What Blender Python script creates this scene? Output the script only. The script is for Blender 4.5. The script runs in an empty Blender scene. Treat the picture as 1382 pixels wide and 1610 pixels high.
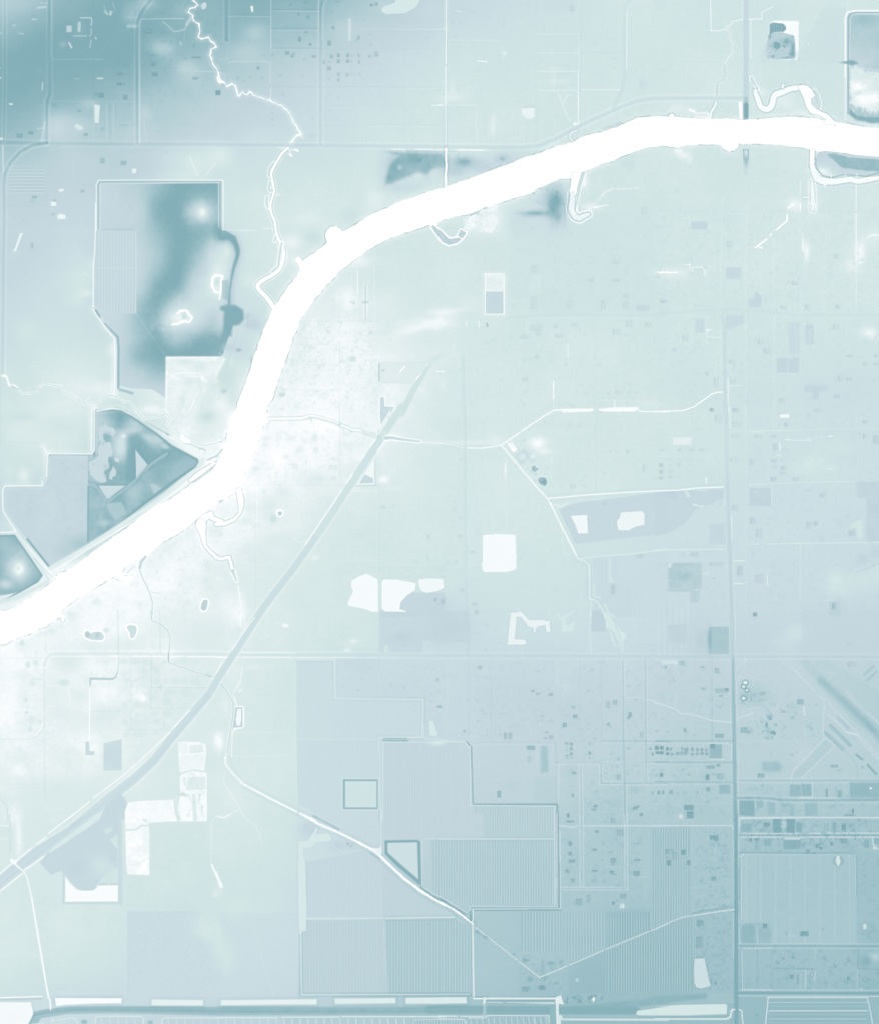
import bpy, math
import numpy as np

# ------------------------------------------------------------------ camera, sky, sun, exposure
S = 3.0                       # metres per map unit
W0, H0 = 1382.0, 1610.0
CX, CY = W0 / 2, H0 / 2
scene = bpy.context.scene
cam_d = bpy.data.cameras.new('survey_camera')
cam = bpy.data.objects.new('survey_camera', cam_d)
scene.collection.objects.link(cam)
scene.camera = cam
CAM_H = 12000.0
cam.location = (0, 0, CAM_H)
cam.rotation_euler = (0, 0, 0)
cam_d.sensor_fit = 'VERTICAL'
cam_d.sensor_height = 24.0
cam_d.lens = 24.0 * CAM_H / (H0 * S)
cam_d.clip_start = 10.0
cam_d.clip_end = 200000.0

world = bpy.data.worlds.new('World')
scene.world = world
world.use_nodes = True
wn = world.node_tree
for n in list(wn.nodes):
    wn.nodes.remove(n)
sky = wn.nodes.new('ShaderNodeTexSky')
sky.sky_type = 'NISHITA'
sky.sun_disc = False
sky.sun_elevation = math.radians(88)
sky.sun_rotation = math.radians(315)
bg = wn.nodes.new('ShaderNodeBackground')
bg.inputs['Strength'].default_value = 0.06
wo = wn.nodes.new('ShaderNodeOutputWorld')
wn.links.new(sky.outputs[0], bg.inputs['Color'])
wn.links.new(bg.outputs[0], wo.inputs['Surface'])
sun_d = bpy.data.lights.new('sun', 'SUN')
sun_d.energy = 3.0
sun_d.angle = math.radians(8)
sun_d.color = (1.0, 0.97, 0.93)
sun = bpy.data.objects.new('sun', sun_d)
sun.rotation_euler = (math.radians(2), 0, math.radians(45))
scene.collection.objects.link(sun)
scene.view_settings.view_transform = 'Standard'
scene.view_settings.look = 'None'
scene.view_settings.gamma = 1.0
scene.view_settings.exposure = 0.0
scene.cycles.max_bounces = 3
scene.cycles.diffuse_bounces = 1

# light level a horizontal surface receives, measured; base colours are the tints divided by it
LIGHT = (1.098, 1.111, 1.159)

# ------------------------------------------------------------------ raster of ground height (0 low .. 1 high)
MG = 60                                            # margin around the frame, in map units
NX, NY = int(W0) + 2 * MG + 1, int(H0) + 2 * MG + 1
E = np.zeros((NY, NX), np.float32)
ID = np.zeros((NY, NX), np.int16)
rng = np.random.RandomState(7)

def vnoise(scale, seed, sy=None):
    """smooth value noise, about -1..1, feature size = scale"""
    r = np.random.RandomState(seed)
    sy = sy or scale
    gx, gy = int(NX / scale) + 4, int(NY / sy) + 4
    g = r.rand(gy, gx).astype(np.float32) * 2 - 1
    x = np.arange(NX) / scale; y = np.arange(NY) / sy
    xi = x.astype(int); yi = y.astype(int)
    fx = (x - xi).astype(np.float32); fy = (y - yi).astype(np.float32)
    fx = fx * fx * (3 - 2 * fx); fy = (fy * fy * (3 - 2 * fy))[:, None]
    a = g[:, xi] * (1 - fx) + g[:, xi + 1] * fx
    return a[yi] * (1 - fy) + a[yi + 1] * fy

N1, N2, N4, N9, N25, N60 = [vnoise(s, 10 + i) for i, s in enumerate((1.2, 2.2, 4.2, 9, 25, 60))]
NR = N2 * .5 + N4 * .6 + N9 * .3                    # rough edges
NRB = vnoise(3.1, 91) * .6 + vnoise(7.3, 92) * .7

BASE = """
.72 .90 1.0 .95 .99 .92 .70 .53 .44 .40 .33 .36 .34 .33 .33
.99 1.08 1.0 .82 .70 .58 .48 .38 .36 .35 .34 .33 .33 .37 .37
.90 .76 .69 .60 .50 .44 .37 .33 .33 .33 .33 .33 .33 .33 .33
.60 .57 .55 .40 .34 .33 .33 .33 .33 .34 .34 .34 .33 .33 .32
.55 .48 .50 .50 .33 .31 .32 .32 .335 .35 .345 .335 .325 .32 .31
.47 .40 .50 .50 .38 .20 .27 .30 .33 .335 .335 .34 .345 .345 .345
.38 .28 .30 .18 .26 .10 .18 .30 .32 .32 .325 .35 .37 .385 .40
.36 .30 .50 .20 .10 .08 .22 .31 .315 .32 .33 .35 .385 .41 .43
.50 .50 .60 .20 .14 .27 .30 .32 .32 .33 .36 .41 .42 .44 .46
.30 .16 .12 .14 .26 .31 .33 .34 .345 .37 .42 .46 .46 .47 .48
.15 .16 .17 .22 .28 .32 .36 .45 .43 .44 .46 .52 .52 .53 .54
.14 .20 .24 .27 .31 .36 .50 .48 .54 .56 .56 .60 .59 .60 .62
.20 .22 .22 .29 .31 .36 .50 .52 .54 .58 .62 .66 .64 .65 .66
.28 .30 .33 .32 .32 .40 .54 .60 .66 .70 .72 .73 .75 .78 .80
.30 .31 .34 .36 .36 .46 .58 .66 .72 .74 .76 .78 .80 .80 .82
.31 .33 .38 .43 .40 .48 .58 .66 .74 .78 .82 .82 .80 .80 .84
.40 .45 .50 .52 .56 .64 .70 .76 .82 .86 .86 .86 .88 .88 .90
"""
G = np.array([[float(v) for v in l.split()] for l in BASE.strip().splitlines()], np.float32)
def cubic(G, u, axis):
    G = np.moveaxis(G, axis, 0)
    n = G.shape[0]
    u = np.clip(u, 0, n - 1.001); i = u.astype(int); f = (u - i).astype(np.float32).reshape(-1, *([1] * (G.ndim - 1)))
    g = lambda k: G[np.clip(i + k, 0, n - 1)]
    p0, p1, p2, p3 = g(-1), g(0), g(1), g(2)
    r = p1 + .5 * f * (p2 - p0 + f * (2 * p0 - 5 * p1 + 4 * p2 - p3 + f * (3 * (p1 - p2) + p3 - p0)))
    return np.moveaxis(r, 0, axis)
xs = (np.arange(NX) - MG) / 100.0; ys = (np.arange(NY) - MG) / 100.0
E[:] = cubic(cubic(G, ys, 0), xs, 1)
E += N60 * .012 + N25 * .009 + N9 * .006 + N4 * .004 + N2 * .010 + N1 * .016
E += vnoise(1.3, 201, 40) * .005 + vnoise(40, 202, 1.3) * .005

TILE = {}
for c, (ox, s) in enumerate(((0, 3.949), (340, 3.839), (690, 3.839), (1030, 3.926))):
    for r, oy in enumerate((0, 320, 640, 960, 1280)):
        TILE['%d%d' % (c, r)] = (ox, oy, s)
TILE['a'] = (140, 640, 7.678); TILE['b'] = (210, 280, 5.368)
TILE['c'] = (1150, 1230, 5.957); TILE['d'] = (1200, 0, 7.593); TILE['p'] = (0, 0, 1.0)

def P(s, ext=True):
    """'tile:x,y x,y|tile:x,y' -> list of map points; points on the frame edge run on outside it"""
    out = []
    for part in s.split('|'):
        t, pts = part.split(':')
        ox, oy, sc = TILE[t]
        for q in pts.split():
            x, y = q.split(',')
            x = ox + float(x) / sc; y = oy + float(y) / sc
            if ext:
                if x < 1.5: x = -MG
                if x > W0 - 2: x = W0 + MG
                if y < 1.5: y = -MG
                if y > H0 - 2: y = H0 + MG
            out.append((x, y))
    return out

def win(pts, R):
    a = np.array(pts)
    x0 = int(max(0, a[:, 0].min() + MG - R - 1)); x1 = int(min(NX, a[:, 0].max() + MG + R + 2))
    y0 = int(max(0, a[:, 1].min() + MG - R - 1)); y1 = int(min(NY, a[:, 1].max() + MG + R + 2))
    return x0, y0, max(x1, x0 + 1), max(y1, y0 + 1)

def dist(pts, R, closed=False, ws=None):
    x0, y0, x1, y1 = win(pts, R)
    D = np.full((y1 - y0, x1 - x0), 999., np.float32)
    n = len(pts)
    for i in range(n if closed else n - 1):
        (ax, ay), (bx, by) = pts[i], pts[(i + 1) % n]
        lx0 = max(x0, int(min(ax, bx) + MG - R - 1)); lx1 = min(x1, int(max(ax, bx) + MG + R + 2))
        ly0 = max(y0, int(min(ay, by) + MG - R - 1)); ly1 = min(y1, int(max(ay, by) + MG + R + 2))
        if lx1 <= lx0 or ly1 <= ly0: continue
        X = (np.arange(lx0, lx1) - MG - ax).astype(np.float32)[None]; Y = (np.arange(ly0, ly1) - MG - ay).astype(np.float32)[:, None]
        dx, dy = bx - ax, by - ay
        L = dx * dx + dy * dy + 1e-9
        t = np.clip((X * dx + Y * dy) / L, 0, 1)
        d = np.hypot(X - t * dx, Y - t * dy)
        if ws is not None:
            d = d - (ws[i] + (ws[i + 1] - ws[i]) * t) / 2
        sub = D[ly0 - y0:ly1 - y0, lx0 - x0:lx1 - x0]
        np.minimum(sub, d, out=sub)
    return (x0, y0, x1, y1), D

def inside(pts, w):
    x0, y0, x1, y1 = w
    M = np.zeros((y1 - y0, x1 - x0), bool)
    X = np.arange(x0, x1) - MG
    n = len(pts)
    for i in range(n):
        (ax, ay), (bx, by) = pts[i], pts[(i + 1) % n]
        if ay == by: continue
        if ay > by: ax, ay, bx, by = bx, by, ax, ay
        r0 = max(y0, int(math.ceil(ay + MG - 1e-6))); r1 = min(y1, int(math.ceil(by + MG - 1e-6)))
        if r1 <= r0: continue
        yy = np.arange(r0, r1) - MG
        xc = ax + (yy - ay) * (bx - ax) / (by - ay)
        M[r0 - y0:r1 - y0] ^= X[None] >= xc[:, None]
    return M

def smooth(pts, closed, k=4):
    """Catmull-Rom through the points"""
    n = len(pts); a = np.array(pts); out = []
    for i in range(n if closed else n - 1):
        if closed: p0, p1, p2, p3 = a[i - 1], a[i], a[(i + 1) % n], a[(i + 2) % n]
        else: p0, p1, p2, p3 = a[max(i - 1, 0)], a[i], a[i + 1], a[min(i + 2, n - 1)]
        for j in range(k):
            f = j / k
            out.append(tuple(p1 + .5 * f * (p2 - p0 + f * (2 * p0 - 5 * p1 + 4 * p2 - p3 + f * (3 * (p1 - p2) + p3 - p0)))))
    if not closed: out.append(tuple(a[-1]))
    return out

def paint(w, s, oid, e, d, soft, rings, noise, texture, gap=0):
    x0, y0, x1, y1 = w
    sub = E[y0:y1, x0:x1]
    for off, wd, de in rings or ():
        sub += de * np.exp(-((s - off) / wd) ** 2)
    a = np.clip(.5 - s / soft, 0, 1)
    a = a * a * (3 - 2 * a)
    if e is not None:
        sub[:] = sub * (1 - a) + (e + texture * (N2[y0:y1, x0:x1] + N9[y0:y1, x0:x1])) * a
    if d is not None:
        sub += d * a
    if oid:
        ID[y0:y1, x0:x1][s < 0] = oid

def poly(oid, s, e=None, d=None, soft=1.4, rings=None, rough=0, sm=False, ext=True, texture=.006):
    pts = P(s, ext) if isinstance(s, str) else s
    if sm: pts = smooth(pts, True)
    R = max([soft] + [abs(o) + 2 * w_ for o, w_, _ in rings or ()]) + 3 + rough * 2
    w, D = dist(pts, R, True)
    M = inside(pts, w)
    sd = np.where(M, -D, D)
    sd[(D > 900) & M] = -999; sd[(D > 900) & ~M] = 999
    x0, y0, x1, y1 = w
    if rough: sd = sd + rough * NR[y0:y1, x0:x1]
    paint(w, sd, oid, e, d, soft, rings, rough, texture)

def line(oid, s, w=2., e=None, d=None, soft=1.2, rings=None, rough=0, sm=False, ext=True, ws=None, texture=.006, wob=0):
    pts = P(s, False) if isinstance(s, str) else list(s)
    if ext is True or ext is None:
        for a_, b_ in ((0, 1), (-1, -2)):
            x, y = pts[a_]
            if len(pts) > 1 and (x < 2 or x > W0 - 2.5 or y < 2 or y > H0 - 2.5):
                dx, dy = x - pts[b_][0], y - pts[b_][1]; L = math.hypot(dx, dy) + 1e-6
                pts[a_] = (x + dx / L * 90, y + dy / L * 90)
    if ws is None: ws = [w] * len(pts)
    if len(ws) != len(pts): ws = list(np.interp(np.linspace(0, 1, len(pts)), np.linspace(0, 1, len(ws)), ws))
    if sm:
        k = 4; ws2 = []
        for i in range(len(pts) - 1): ws2 += [ws[i] + (ws[i + 1] - ws[i]) * j / k for j in range(k)]
        ws = ws2 + [ws[-1]]
        pts = smooth(pts, False, k)
    if wob:
        q = []; wq = []
        for i in range(len(pts) - 1):
            (ax, ay), (bx, by) = pts[i], pts[i + 1]
            n = max(1, int(math.hypot(bx - ax, by - ay) / 3.5))
            for j in range(n):
                q.append((ax + (bx - ax) * j / n + rng.uniform(-wob, wob), ay + (by - ay) * j / n + rng.uniform(-wob, wob)))
                wq.append(ws[i] + (ws[i + 1] - ws[i]) * j / n)
        q.append(pts[-1]); wq.append(ws[-1]); pts, ws = q, wq
    R = max([soft] + [abs(o) + 2 * w_ for o, w_, _ in rings or ()]) + max(ws) / 2 + 3 + rough * 2
    wn_, D = dist(pts, R, False, ws)
    x0, y0, x1, y1 = wn_
    if rough: D = D + rough * NR[y0:y1, x0:x1]
    paint(wn_, D, oid, e, d, soft, rings, rough, texture)

def glow(t, cx, cy, rx, ry, e, k=1., rot=0, p=1.):
    ox, oy, sc = TILE[t]
    cx = ox + cx / sc; cy = oy + cy / sc; rx /= sc; ry /= sc
    R = max(rx, ry) * 2.4
    x0, y0, x1, y1 = win([(cx, cy)], R)
    X = (np.arange(x0, x1) - MG - cx)[None]; Y = (np.arange(y0, y1) - MG - cy)[:, None]
    c, s_ = math.cos(math.radians(rot)), math.sin(math.radians(rot))
    u = (X * c + Y * s_) / rx; v = (-X * s_ + Y * c) / ry
    q = (u * u + v * v) * (1 + .35 * NRB[y0:y1, x0:x1] * .5 + .3 * N25[y0:y1, x0:x1])
    a = (k * np.exp(-np.power(np.maximum(q, 0), p))).astype(np.float32)
    sub = E[y0:y1, x0:x1]
    sub[:] = sub * (1 - a) + e * a

def stripes(s, space, amp, ang=0, duty=.5, off=0, wav=0, base=None):
    """plough or bed lines inside a polygon; ang 0 = lines running up the map"""
    pts = P(s)
    w, D = dist(pts, 3, True)
    M = inside(pts, w)
    x0, y0, x1, y1 = w
    a = np.clip(np.where(M, np.minimum(D, 3), 0) - .5, 0, 1)
    X = (np.arange(x0, x1) - MG)[None]; Y = (np.arange(y0, y1) - MG)[:, None]
    r = math.radians(ang)
    u = (X * math.cos(r) + Y * math.sin(r) - off) / space
    vary = 1 + .35 * N60[y0:y1, x0:x1] + .3 * N9[y0:y1, x0:x1]
    ph = np.cos(2 * math.pi * u)
    prof = np.clip((ph - (1 - 2 * duty)) / (2 * duty), 0, 1) * 1.0
    E[y0:y1, x0:x1] -= (2.1 * amp * a * (prof - duty * .6) * vary).astype(np.float32)

def mottle(s, amp, th=.25, nz=None, soft=10, scale=1.):
    pts = P(s)
    w, D = dist(pts, soft + 2, True)
    M = inside(pts, w)
    x0, y0, x1, y1 = w
    a = np.where(M, np.clip(D / soft, 0, 1), 0)
    f = (NRB if nz is None else nz)[y0:y1, x0:x1]
    E[y0:y1, x0:x1] += (amp * a * np.maximum(f - th, 0)).astype(np.float32)

def keep_outside(s, E0, soft=1.4):
    """put the ground outside the outline back as it was in E0"""
    pts = P(s)
    w, D = dist(pts, 3, True)
    M = inside(pts, w)
    x0, y0, x1, y1 = w
    a = np.zeros_like(E); a[y0:y1, x0:x1] = np.clip(.5 + np.where(M, D, -D) / soft, 0, 1)
    E[:] = E0 * (1 - a) + E * a

def relief_patch(s, cols, rows, vals, soft=1.4, nz=.02):
    """gently rolling ground inside an outline, through spot heights"""
    pts = P(s); w, D = dist(pts, 3, True); M = inside(pts, w); x0, y0, x1, y1 = w
    Gp = np.array(vals, np.float32).reshape(len(rows), len(cols))
    u = np.interp(np.arange(x0, x1) - MG, cols, np.arange(len(cols))); v = np.interp(np.arange(y0, y1) - MG, rows, np.arange(len(rows)))
    f = cubic(cubic(Gp, v, 0), u, 1) + nz * (N25 + NRB + N4)[y0:y1, x0:x1] * .8
    a = np.clip(.5 + np.where(M, D, -D) / soft, 0, 1)
    sub = E[y0:y1, x0:x1]; sub[:] = sub * (1 - a) + np.clip(f, 0, 1.03) * a

# ------------------------------------------------------------------ registry of things
REG = [dict(name='terrain', label='pale green and blue-grey open land around the river, roads and fields', kind='structure')]
def O(name, label=None, cat=None, kind=None, parent=None, group=None):
    REG.append(dict(name=name, label=label, cat=cat, kind=kind, parent=parent, group=group))
    return len(REG) - 1
def ST(name, label): return O(name, label, None, 'structure')
def TH(name, label, cat, group=None): return O(name, label, cat, None, None, group)
def PT(name, parent, label=None): return O(name, label, None, None, parent)

# ================================================================== soft ground shades
for t, cx, cy, rx, ry, e, k in (
    # top left
    ('00', 90, 10, 130, 60, .66, .6), ('00', 250, 600, 60, 40, .92, .4), ('00', 90, 500, 260, 160, .98, .6), ('00', 560, 330, 230, 170, .99, .7),
    ('00', 700, 190, 130, 160, .99, .6), ('00', 990, 40, 70, 60, .93, .6), ('00', 1320, 60, 90, 70, .86, .5), ('00', 700, 540, 330, 110, .86, .55), ('00', 450, 420, 240, 120, .98, .5), ('00', 1000, 640, 200, 90, .68, .5), ('00', 1130, 60, 60, 60, .72, .4),
    ('00', 900, 20, 60, 40, .62, .6), ('00', 820, 100, 50, 70, .66, .5), ('00', 1010, 300, 80, 50, .55, .6), ('00', 1165, 430, 70, 60, .5, .6), ('00', 905, 715, 50, 55, .52, .6),
    ('00', 360, 800, 75, 90, .47, .85), ('00', 490, 790, 90, 70, .5, .5), ('00', 900, 840, 110, 60, .55, .6), ('00', 470, 1010, 160, 100, .52, .5),
    ('00', 1210, 1010, 150, 110, .28, .9), ('00', 1350, 960, 90, 60, .28, .6), ('00', 1140, 1090, 120, 24, .26, .5), ('00', 500, 180, 50, 60, .9, .5), ('00', 395, 278, 24, 22, .78, .6),
    ('00', 250, 436, 24, 18, .9, .4), ('00', 215, 575, 20, 16, .9, .4), ('00', 560, 650, 60, 30, .6, .5), ('00', 1250, 750, 130, 110, .58, .3), ('00', 1180, 520, 120, 60, .6, .3),
    ('10', 0, 60, 60, 120, .9, .5), ('10', 180, 40, 110, 50, .93, .7), ('10', 170, 170, 50, 40, .88, .6), ('10', 190, 280, 40, 40, .78, .4), ('10', 240, 200, 60, 50, .58, .6), ('10', 200, 320, 110, 60, .56, .5),
    ('10', 450, 30, 120, 40, .88, .8), ('10', 500, 110, 150, 50, .8, .7), ('10', 420, 220, 110, 40, .78, .6), ('10', 800, 50, 120, 50, .72, .5), ('10', 820, 180, 130, 80, .5, .5),
    ('10', 60, 660, 130, 100, .56, .6), ('10', 230, 830, 90, 40, .42, .5), ('10', 30, 950, 70, 60, .26, .7), ('10', 240, 1180, 70, 60, .28, .4), ('10', 560, 860, 50, 20, .55, .3),
    ('10', 960, 1200, 60, 70, .2, .6), ('10', 990, 30, 60, 40, .5, .5), ('10', 1300, 60, 80, 60, .46, .5),
    ('20', 90, 60, 150, 70, .5, .5), ('20', 700, 30, 110, 50, .46, .6), ('20', 90, 590, 70, 30, .2, .6), ('20', 85, 530, 20, 50, .22, .5), ('20', 325, 780, 20, 50, .18, .6), ('20', 330, 715, 16, 20, .22, .5),
    ('20', 395, 322, 14, 14, .15, .7), ('20', 690, 480, 14, 50, .22, .5), ('20', 730, 490, 60, 14, .24, .4), ('20', 690, 415, 40, 12, .22, .4), ('20', 1225, 515, 20, 32, .46, .7), ('20', 1150, 980, 30, 34, .46, .5),
    ('20', 420, 990, 150, 70, .62, .6), ('20', 150, 980, 70, 35, 1.0, .9), ('20', 20, 985, 40, 40, .95, .8), ('20', 90, 1030, 80, 40, .75, .6), ('20', 380, 955, 40, 24, .82, .5), ('20', 240, 1010, 60, 40, .7, .5), ('20', 380, 960, 12, 10, 1, .6),
    ('20', 700, 1190, 60, 70, .92, .9), ('20', 690, 1230, 90, 60, .8, .5), ('20', 660, 1130, 100, 60, .5, .4), ('20', 880, 1100, 24, 50, .14, .7), ('20', 920, 1250, 60, 20, .12, .7), ('20', 330, 1250, 30, 30, .18, .5),
    ('30', 140, 670, 70, 26, .2, .6), ('30', 225, 685, 24, 14, .14, .7), ('30', 140, 930, 24, 20, .1, .8), ('30', 180, 960, 40, 24, .14, .7), ('30', 210, 985, 14, 20, .16, .6), ('30', 800, 630, 90, 50, .22, .7), ('30', 890, 690, 60, 20, .18, .5),
    ('30', 660, 570, 30, 30, .2, .6), ('30', 1100, 170, 60, 160, .42, .5), ('30', 700, 80, 140, 50, .42, .4), ('30', 850, 1250, 40, 30, .18, .7), ('30', 650, 1100, 200, 100, .36, .3),
    # second row
    ('01', 400, 180, 40, 40, .45, .5), ('01', 500, 470, 110, 160, .31, .85), ('01', 545, 560, 50, 26, .17, .6), ('01', 570, 385, 30, 40, .24, .5), ('01', 480, 610, 60, 40, .3, .6), ('01', 180, 790, 80, 60, .31, .7), ('01', 500, 960, 50, 60, .32, .6),
    ('01', 600, 1150, 140, 50, .16, .6), ('01', 690, 910, 40, 40, .2, .5), ('01', 40, 1260, 50, 50, .3, .6), ('01', 60, 1060, 60, 40, .3, .5), ('01', 100, 310, 40, 26, .4, .4),
    ('11', 510, 90, 60, 40, .22, .5), ('11', 600, 90, 70, 40, .24, .5), ('11', 810, 70, 50, 36, .42, .6), ('11', 580, 205, 50, 36, .44, .7), ('11', 450, 230, 70, 40, .16, .7), ('11', 430, 330, 60, 50, .2, .6), ('11', 210, 470, 60, 50, .22, .5),
    ('11', 860, 350, 100, 40, .15, .8), ('11', 900, 610, 160, 90, .2, .6), ('11', 800, 600, 60, 90, .1, .8), ('11', 760, 740, 40, 40, .15, .6), ('11', 1290, 720, 100, 36, .1, .9), ('11', 1160, 750, 90, 40, .16, .7), ('11', 1330, 660, 80, 30, .2, .6),
    ('11', 1050, 900, 120, 60, .22, .7), ('11', 1250, 900, 120, 40, .24, .6), ('11', 800, 1000, 180, 200, .13, .8), ('11', 560, 1080, 160, 190, .15, .7), ('11', 1140, 800, 150, 60, .26, .5), ('11', 1080, 1130, 100, 60, .13, .7),
    ('11', 230, 720, 50, 50, .6, .7), ('11', 130, 870, 90, 70, .55, .6), ('11', 60, 1050, 70, 90, .46, .7), ('11', 50, 1220, 60, 50, .14, .8), ('11', 110, 1180, 50, 60, .4, .6), ('11', 180, 1080, 60, 70, .3, .6),
    ('21', 180, 600, 60, 50, .22, .5), ('21', 40, 660, 80, 30, .12, .8), ('21', 10, 720, 40, 40, .1, .7), ('21', 280, 90, 90, 90, .14, .9), ('21', 370, 110, 60, 80, .22, .6), ('21', 500, 110, 100, 70, .52, .5),
    ('21', 720, 60, 60, 100, .8, .6), ('21', 620, 60, 90, 30, .78, .5), ('21', 820, 130, 70, 30, .3, .5), ('21', 20, 1100, 30, 30, .22, .6), ('21', 680, 1040, 50, 50, .26, .5), ('21', 1250, 1210, 80, 20, .25, .5), ('21', 850, 160, 200, 60, .44, .3),
    ('31', 850, 20, 40, 40, .14, .7), ('31', 930, 300, 20, 60, .1, .7), ('31', 1265, 300, 26, 60, .1, .8), ('31', 1215, 380, 50, 40, .16, .6), ('31', 1340, 210, 60, 40, .22, .6), ('31', 1320, 800, 46, 36, .12, .9), ('31', 80, 425, 120, 30, .2, .6), ('31', 150, 440, 60, 30, .22, .5),
    ('31', 1020, 80, 90, 30, .24, .4), ('31', 980, 1140, 60, 70, .5, .5), ('31', 1200, 1180, 120, 90, .46, .5), ('31', 610, 1230, 110, 30, .46, .4),
    # third row
    ('02', 120, 150, 90, 80, .27, .8), ('02', 380, 120, 120, 70, .38, .6), ('02', 140, 60, 80, 30, .42, .6), ('02', 350, 190, 50, 40, .3, .5), ('02', 150, 420, 40, 50, .12, .7), ('02', 60, 400, 60, 90, .26, .6), ('02', 250, 340, 50, 40, .28, .4),
    ('02', 1290, 60, 70, 60, .42, .8), ('02', 1280, 150, 90, 60, .28, .6), ('02', 1150, 150, 60, 40, .12, .7), ('02', 950, 20, 80, 30, .12, .8), ('02', 60, 730, 60, 30, .28, .5),
    ('02', 600, 1210, 26, 22, .26, .8), ('02', 870, 1230, 26, 26, .24, .7), ('02', 1290, 1080, 60, 110, .26, .6), ('02', 1190, 780, 30, 30, .2, .5), ('02', 1330, 760, 60, 30, .24, .5), ('02', 1290, 970, 24, 24, .24, .6), ('02', 440, 1290, 26, 24, .26, .8), ('02', 1180, 1060, 30, 30, .2, .5), ('02', 1100, 1150, 90, 90, .18, .4),
    ('12', 300, 190, 24, 16, .24, .8), ('12', 295, 228, 20, 12, .26, .8), ('12', 450, 190, 26, 18, .22, .7), ('12', 530, 200, 22, 22, .2, .6), ('12', 595, 185, 18, 30, .24, .7), ('12', 510, 255, 26, 20, .24, .7), ('12', 425, 300, 20, 14, .24, .7),
    ('12', 600, 430, 90, 50, .3, .6), ('12', 780, 230, 60, 40, .26, .6), ('12', 790, 160, 30, 20, .24, .6), ('12', 240, 370, 24, 16, .24, .7), ('12', 290, 510, 18, 18, .24, .6), ('12', 420, 520, 50, 40, .3, .5), ('12', 320, 600, 60, 70, .3, .6), ('12', 345, 675, 22, 24, .46, .8),
    ('12', 430, 720, 110, 24, .2, .7), ('12', 530, 760, 60, 14, .22, .5), ('12', 600, 910, 22, 20, .18, .8), ('12', 850, 920, 120, 18, .27, .5), ('12', 870, 300, 40, 36, .1, .8), ('12', 1010, 440, 34, 26, .08, .9), ('12', 1060, 490, 50, 20, .2, .6), ('12', 1100, 160, 90, 30, .2, .6),
    ('12', 380, 800, 90, 40, .3, .6), ('12', 60, 640, 60, 60, .18, .5), ('12', 200, 610, 30, 40, .25, .6), ('12', 170, 690, 30, 20, .25, .7), ('12', 60, 1010, 30, 30, .26, .6), ('12', 90, 1090, 50, 26, .26, .7), ('12', 160, 1030, 24, 30, .28, .5), ('12', 60, 1200, 60, 60, .16, .7), ('12', 150, 1210, 30, 70, .1, .7), ('12', 870, 60, 70, 60, .13, .6),
    ('22', 590, 220, 44, 34, .07, .95), ('22', 640, 270, 50, 20, .14, .7), ('22', 680, 320, 20, 24, .22, .6), ('22', 340, 200, 40, 26, .22, .7), ('22', 400, 380, 8, 50, .12, .8), ('22', 520, 290, 60, 40, .44, .5), ('22', 200, 30, 120, 20, .28, .4), ('22', 150, 215, 200, 16, .18, .5),
    ('22', 0, 1200, 110, 70, .56, .6), ('22', 560, 470, 40, 60, .28, .4), ('22', 830, 950, 60, 40, .42, .5), ('22', 1240, 900, 110, 30, .38, .5),
    ('32', 970, 350, 110, 70, .29, .8), ('32', 1140, 250, 110, 50, .32, .6), ('32', 1110, 1080, 70, 90, .31, .9), ('32', 1290, 1060, 90, 60, .3, .6), ('32', 1380, 1020, 60, 50, .3, .6), ('32', 1190, 1110, 60, 40, .35, .5), ('32', 200, 80, 200, 70, .32, .6), ('32', 350, 240, 120, 110, .36, .4), ('32', 1100, 400, 200, 60, .34, .4),
    ('32', 1280, 940, 34, 34, .6, .7), ('32', 1360, 900, 40, 40, .58, .6), ('32', 200, 800, 120, 50, .38, .6),
    # fourth row
    ('03', 60, 500, 90, 190, .1, .9), ('03', 20, 300, 50, 120, .1, .8), ('03', 620, 360, 130, 70, .12, .9), ('03', 650, 520, 130, 80, .1, .8), ('03', 500, 470, 80, 90, .16, .6), ('03', 430, 320, 90, 60, .29, .8), ('03', 330, 510, 70, 70, .27, .7), ('03', 500, 530, 60, 50, .28, .6),
    ('03', 110, 990, 60, 40, .08, .95), ('03', 560, 860, 110, 100, .12, .8), ('03', 640, 680, 110, 60, .27, .7), ('03', 400, 640, 90, 50, .27, .6), ('03', 700, 230, 240, 60, .28, .6), ('03', 440, 40, 24, 30, .3, .8), ('03', 325, 125, 36, 24, .26, .8), ('03', 390, 95, 20, 20, .26, .6), ('03', 600, 30, 200, 60, .1, .6),
    ('03', 940, 250, 200, 30, .14, .5), ('03', 1250, 130, 120, 120, .27, .8), ('03', 1200, 30, 120, 30, .2, .4), ('03', 870, 520, 40, 40, .12, .7), ('03', 900, 540, 26, 20, .08, .7), ('03', 1100, 950, 200, 160, .31, .8), ('03', 600, 1130, 200, 80, .29, .6), ('03', 300, 1130, 200, 80, .3, .6), ('03', 90, 1260, 40, 60, .12, .7), ('03', 20, 1260, 40, 40, .22, .5),
    ('03', 1360, 800, 60, 60, .22, .6), ('03', 1350, 1080, 60, 60, .26, .6), ('03', 200, 680, 40, 30, .24, .7), ('03', 850, 820, 30, 20, .2, .6), ('03', 230, 730, 40, 40, .18, .5),
    ('13', 130, 30, 50, 60, .12, .7), ('13', 200, 200, 30, 60, .22, .6), ('13', 60, 580, 30, 60, .18, .7), ('13', 20, 800, 24, 60, .1, .9), ('13', 210, 340, 100, 20, .22, .7), ('13', 120, 400, 40, 60, .22, .6), ('13', 100, 1110, 60, 60, .22, .5), ('13', 40, 1200, 60, 60, .27, .5),
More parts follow.
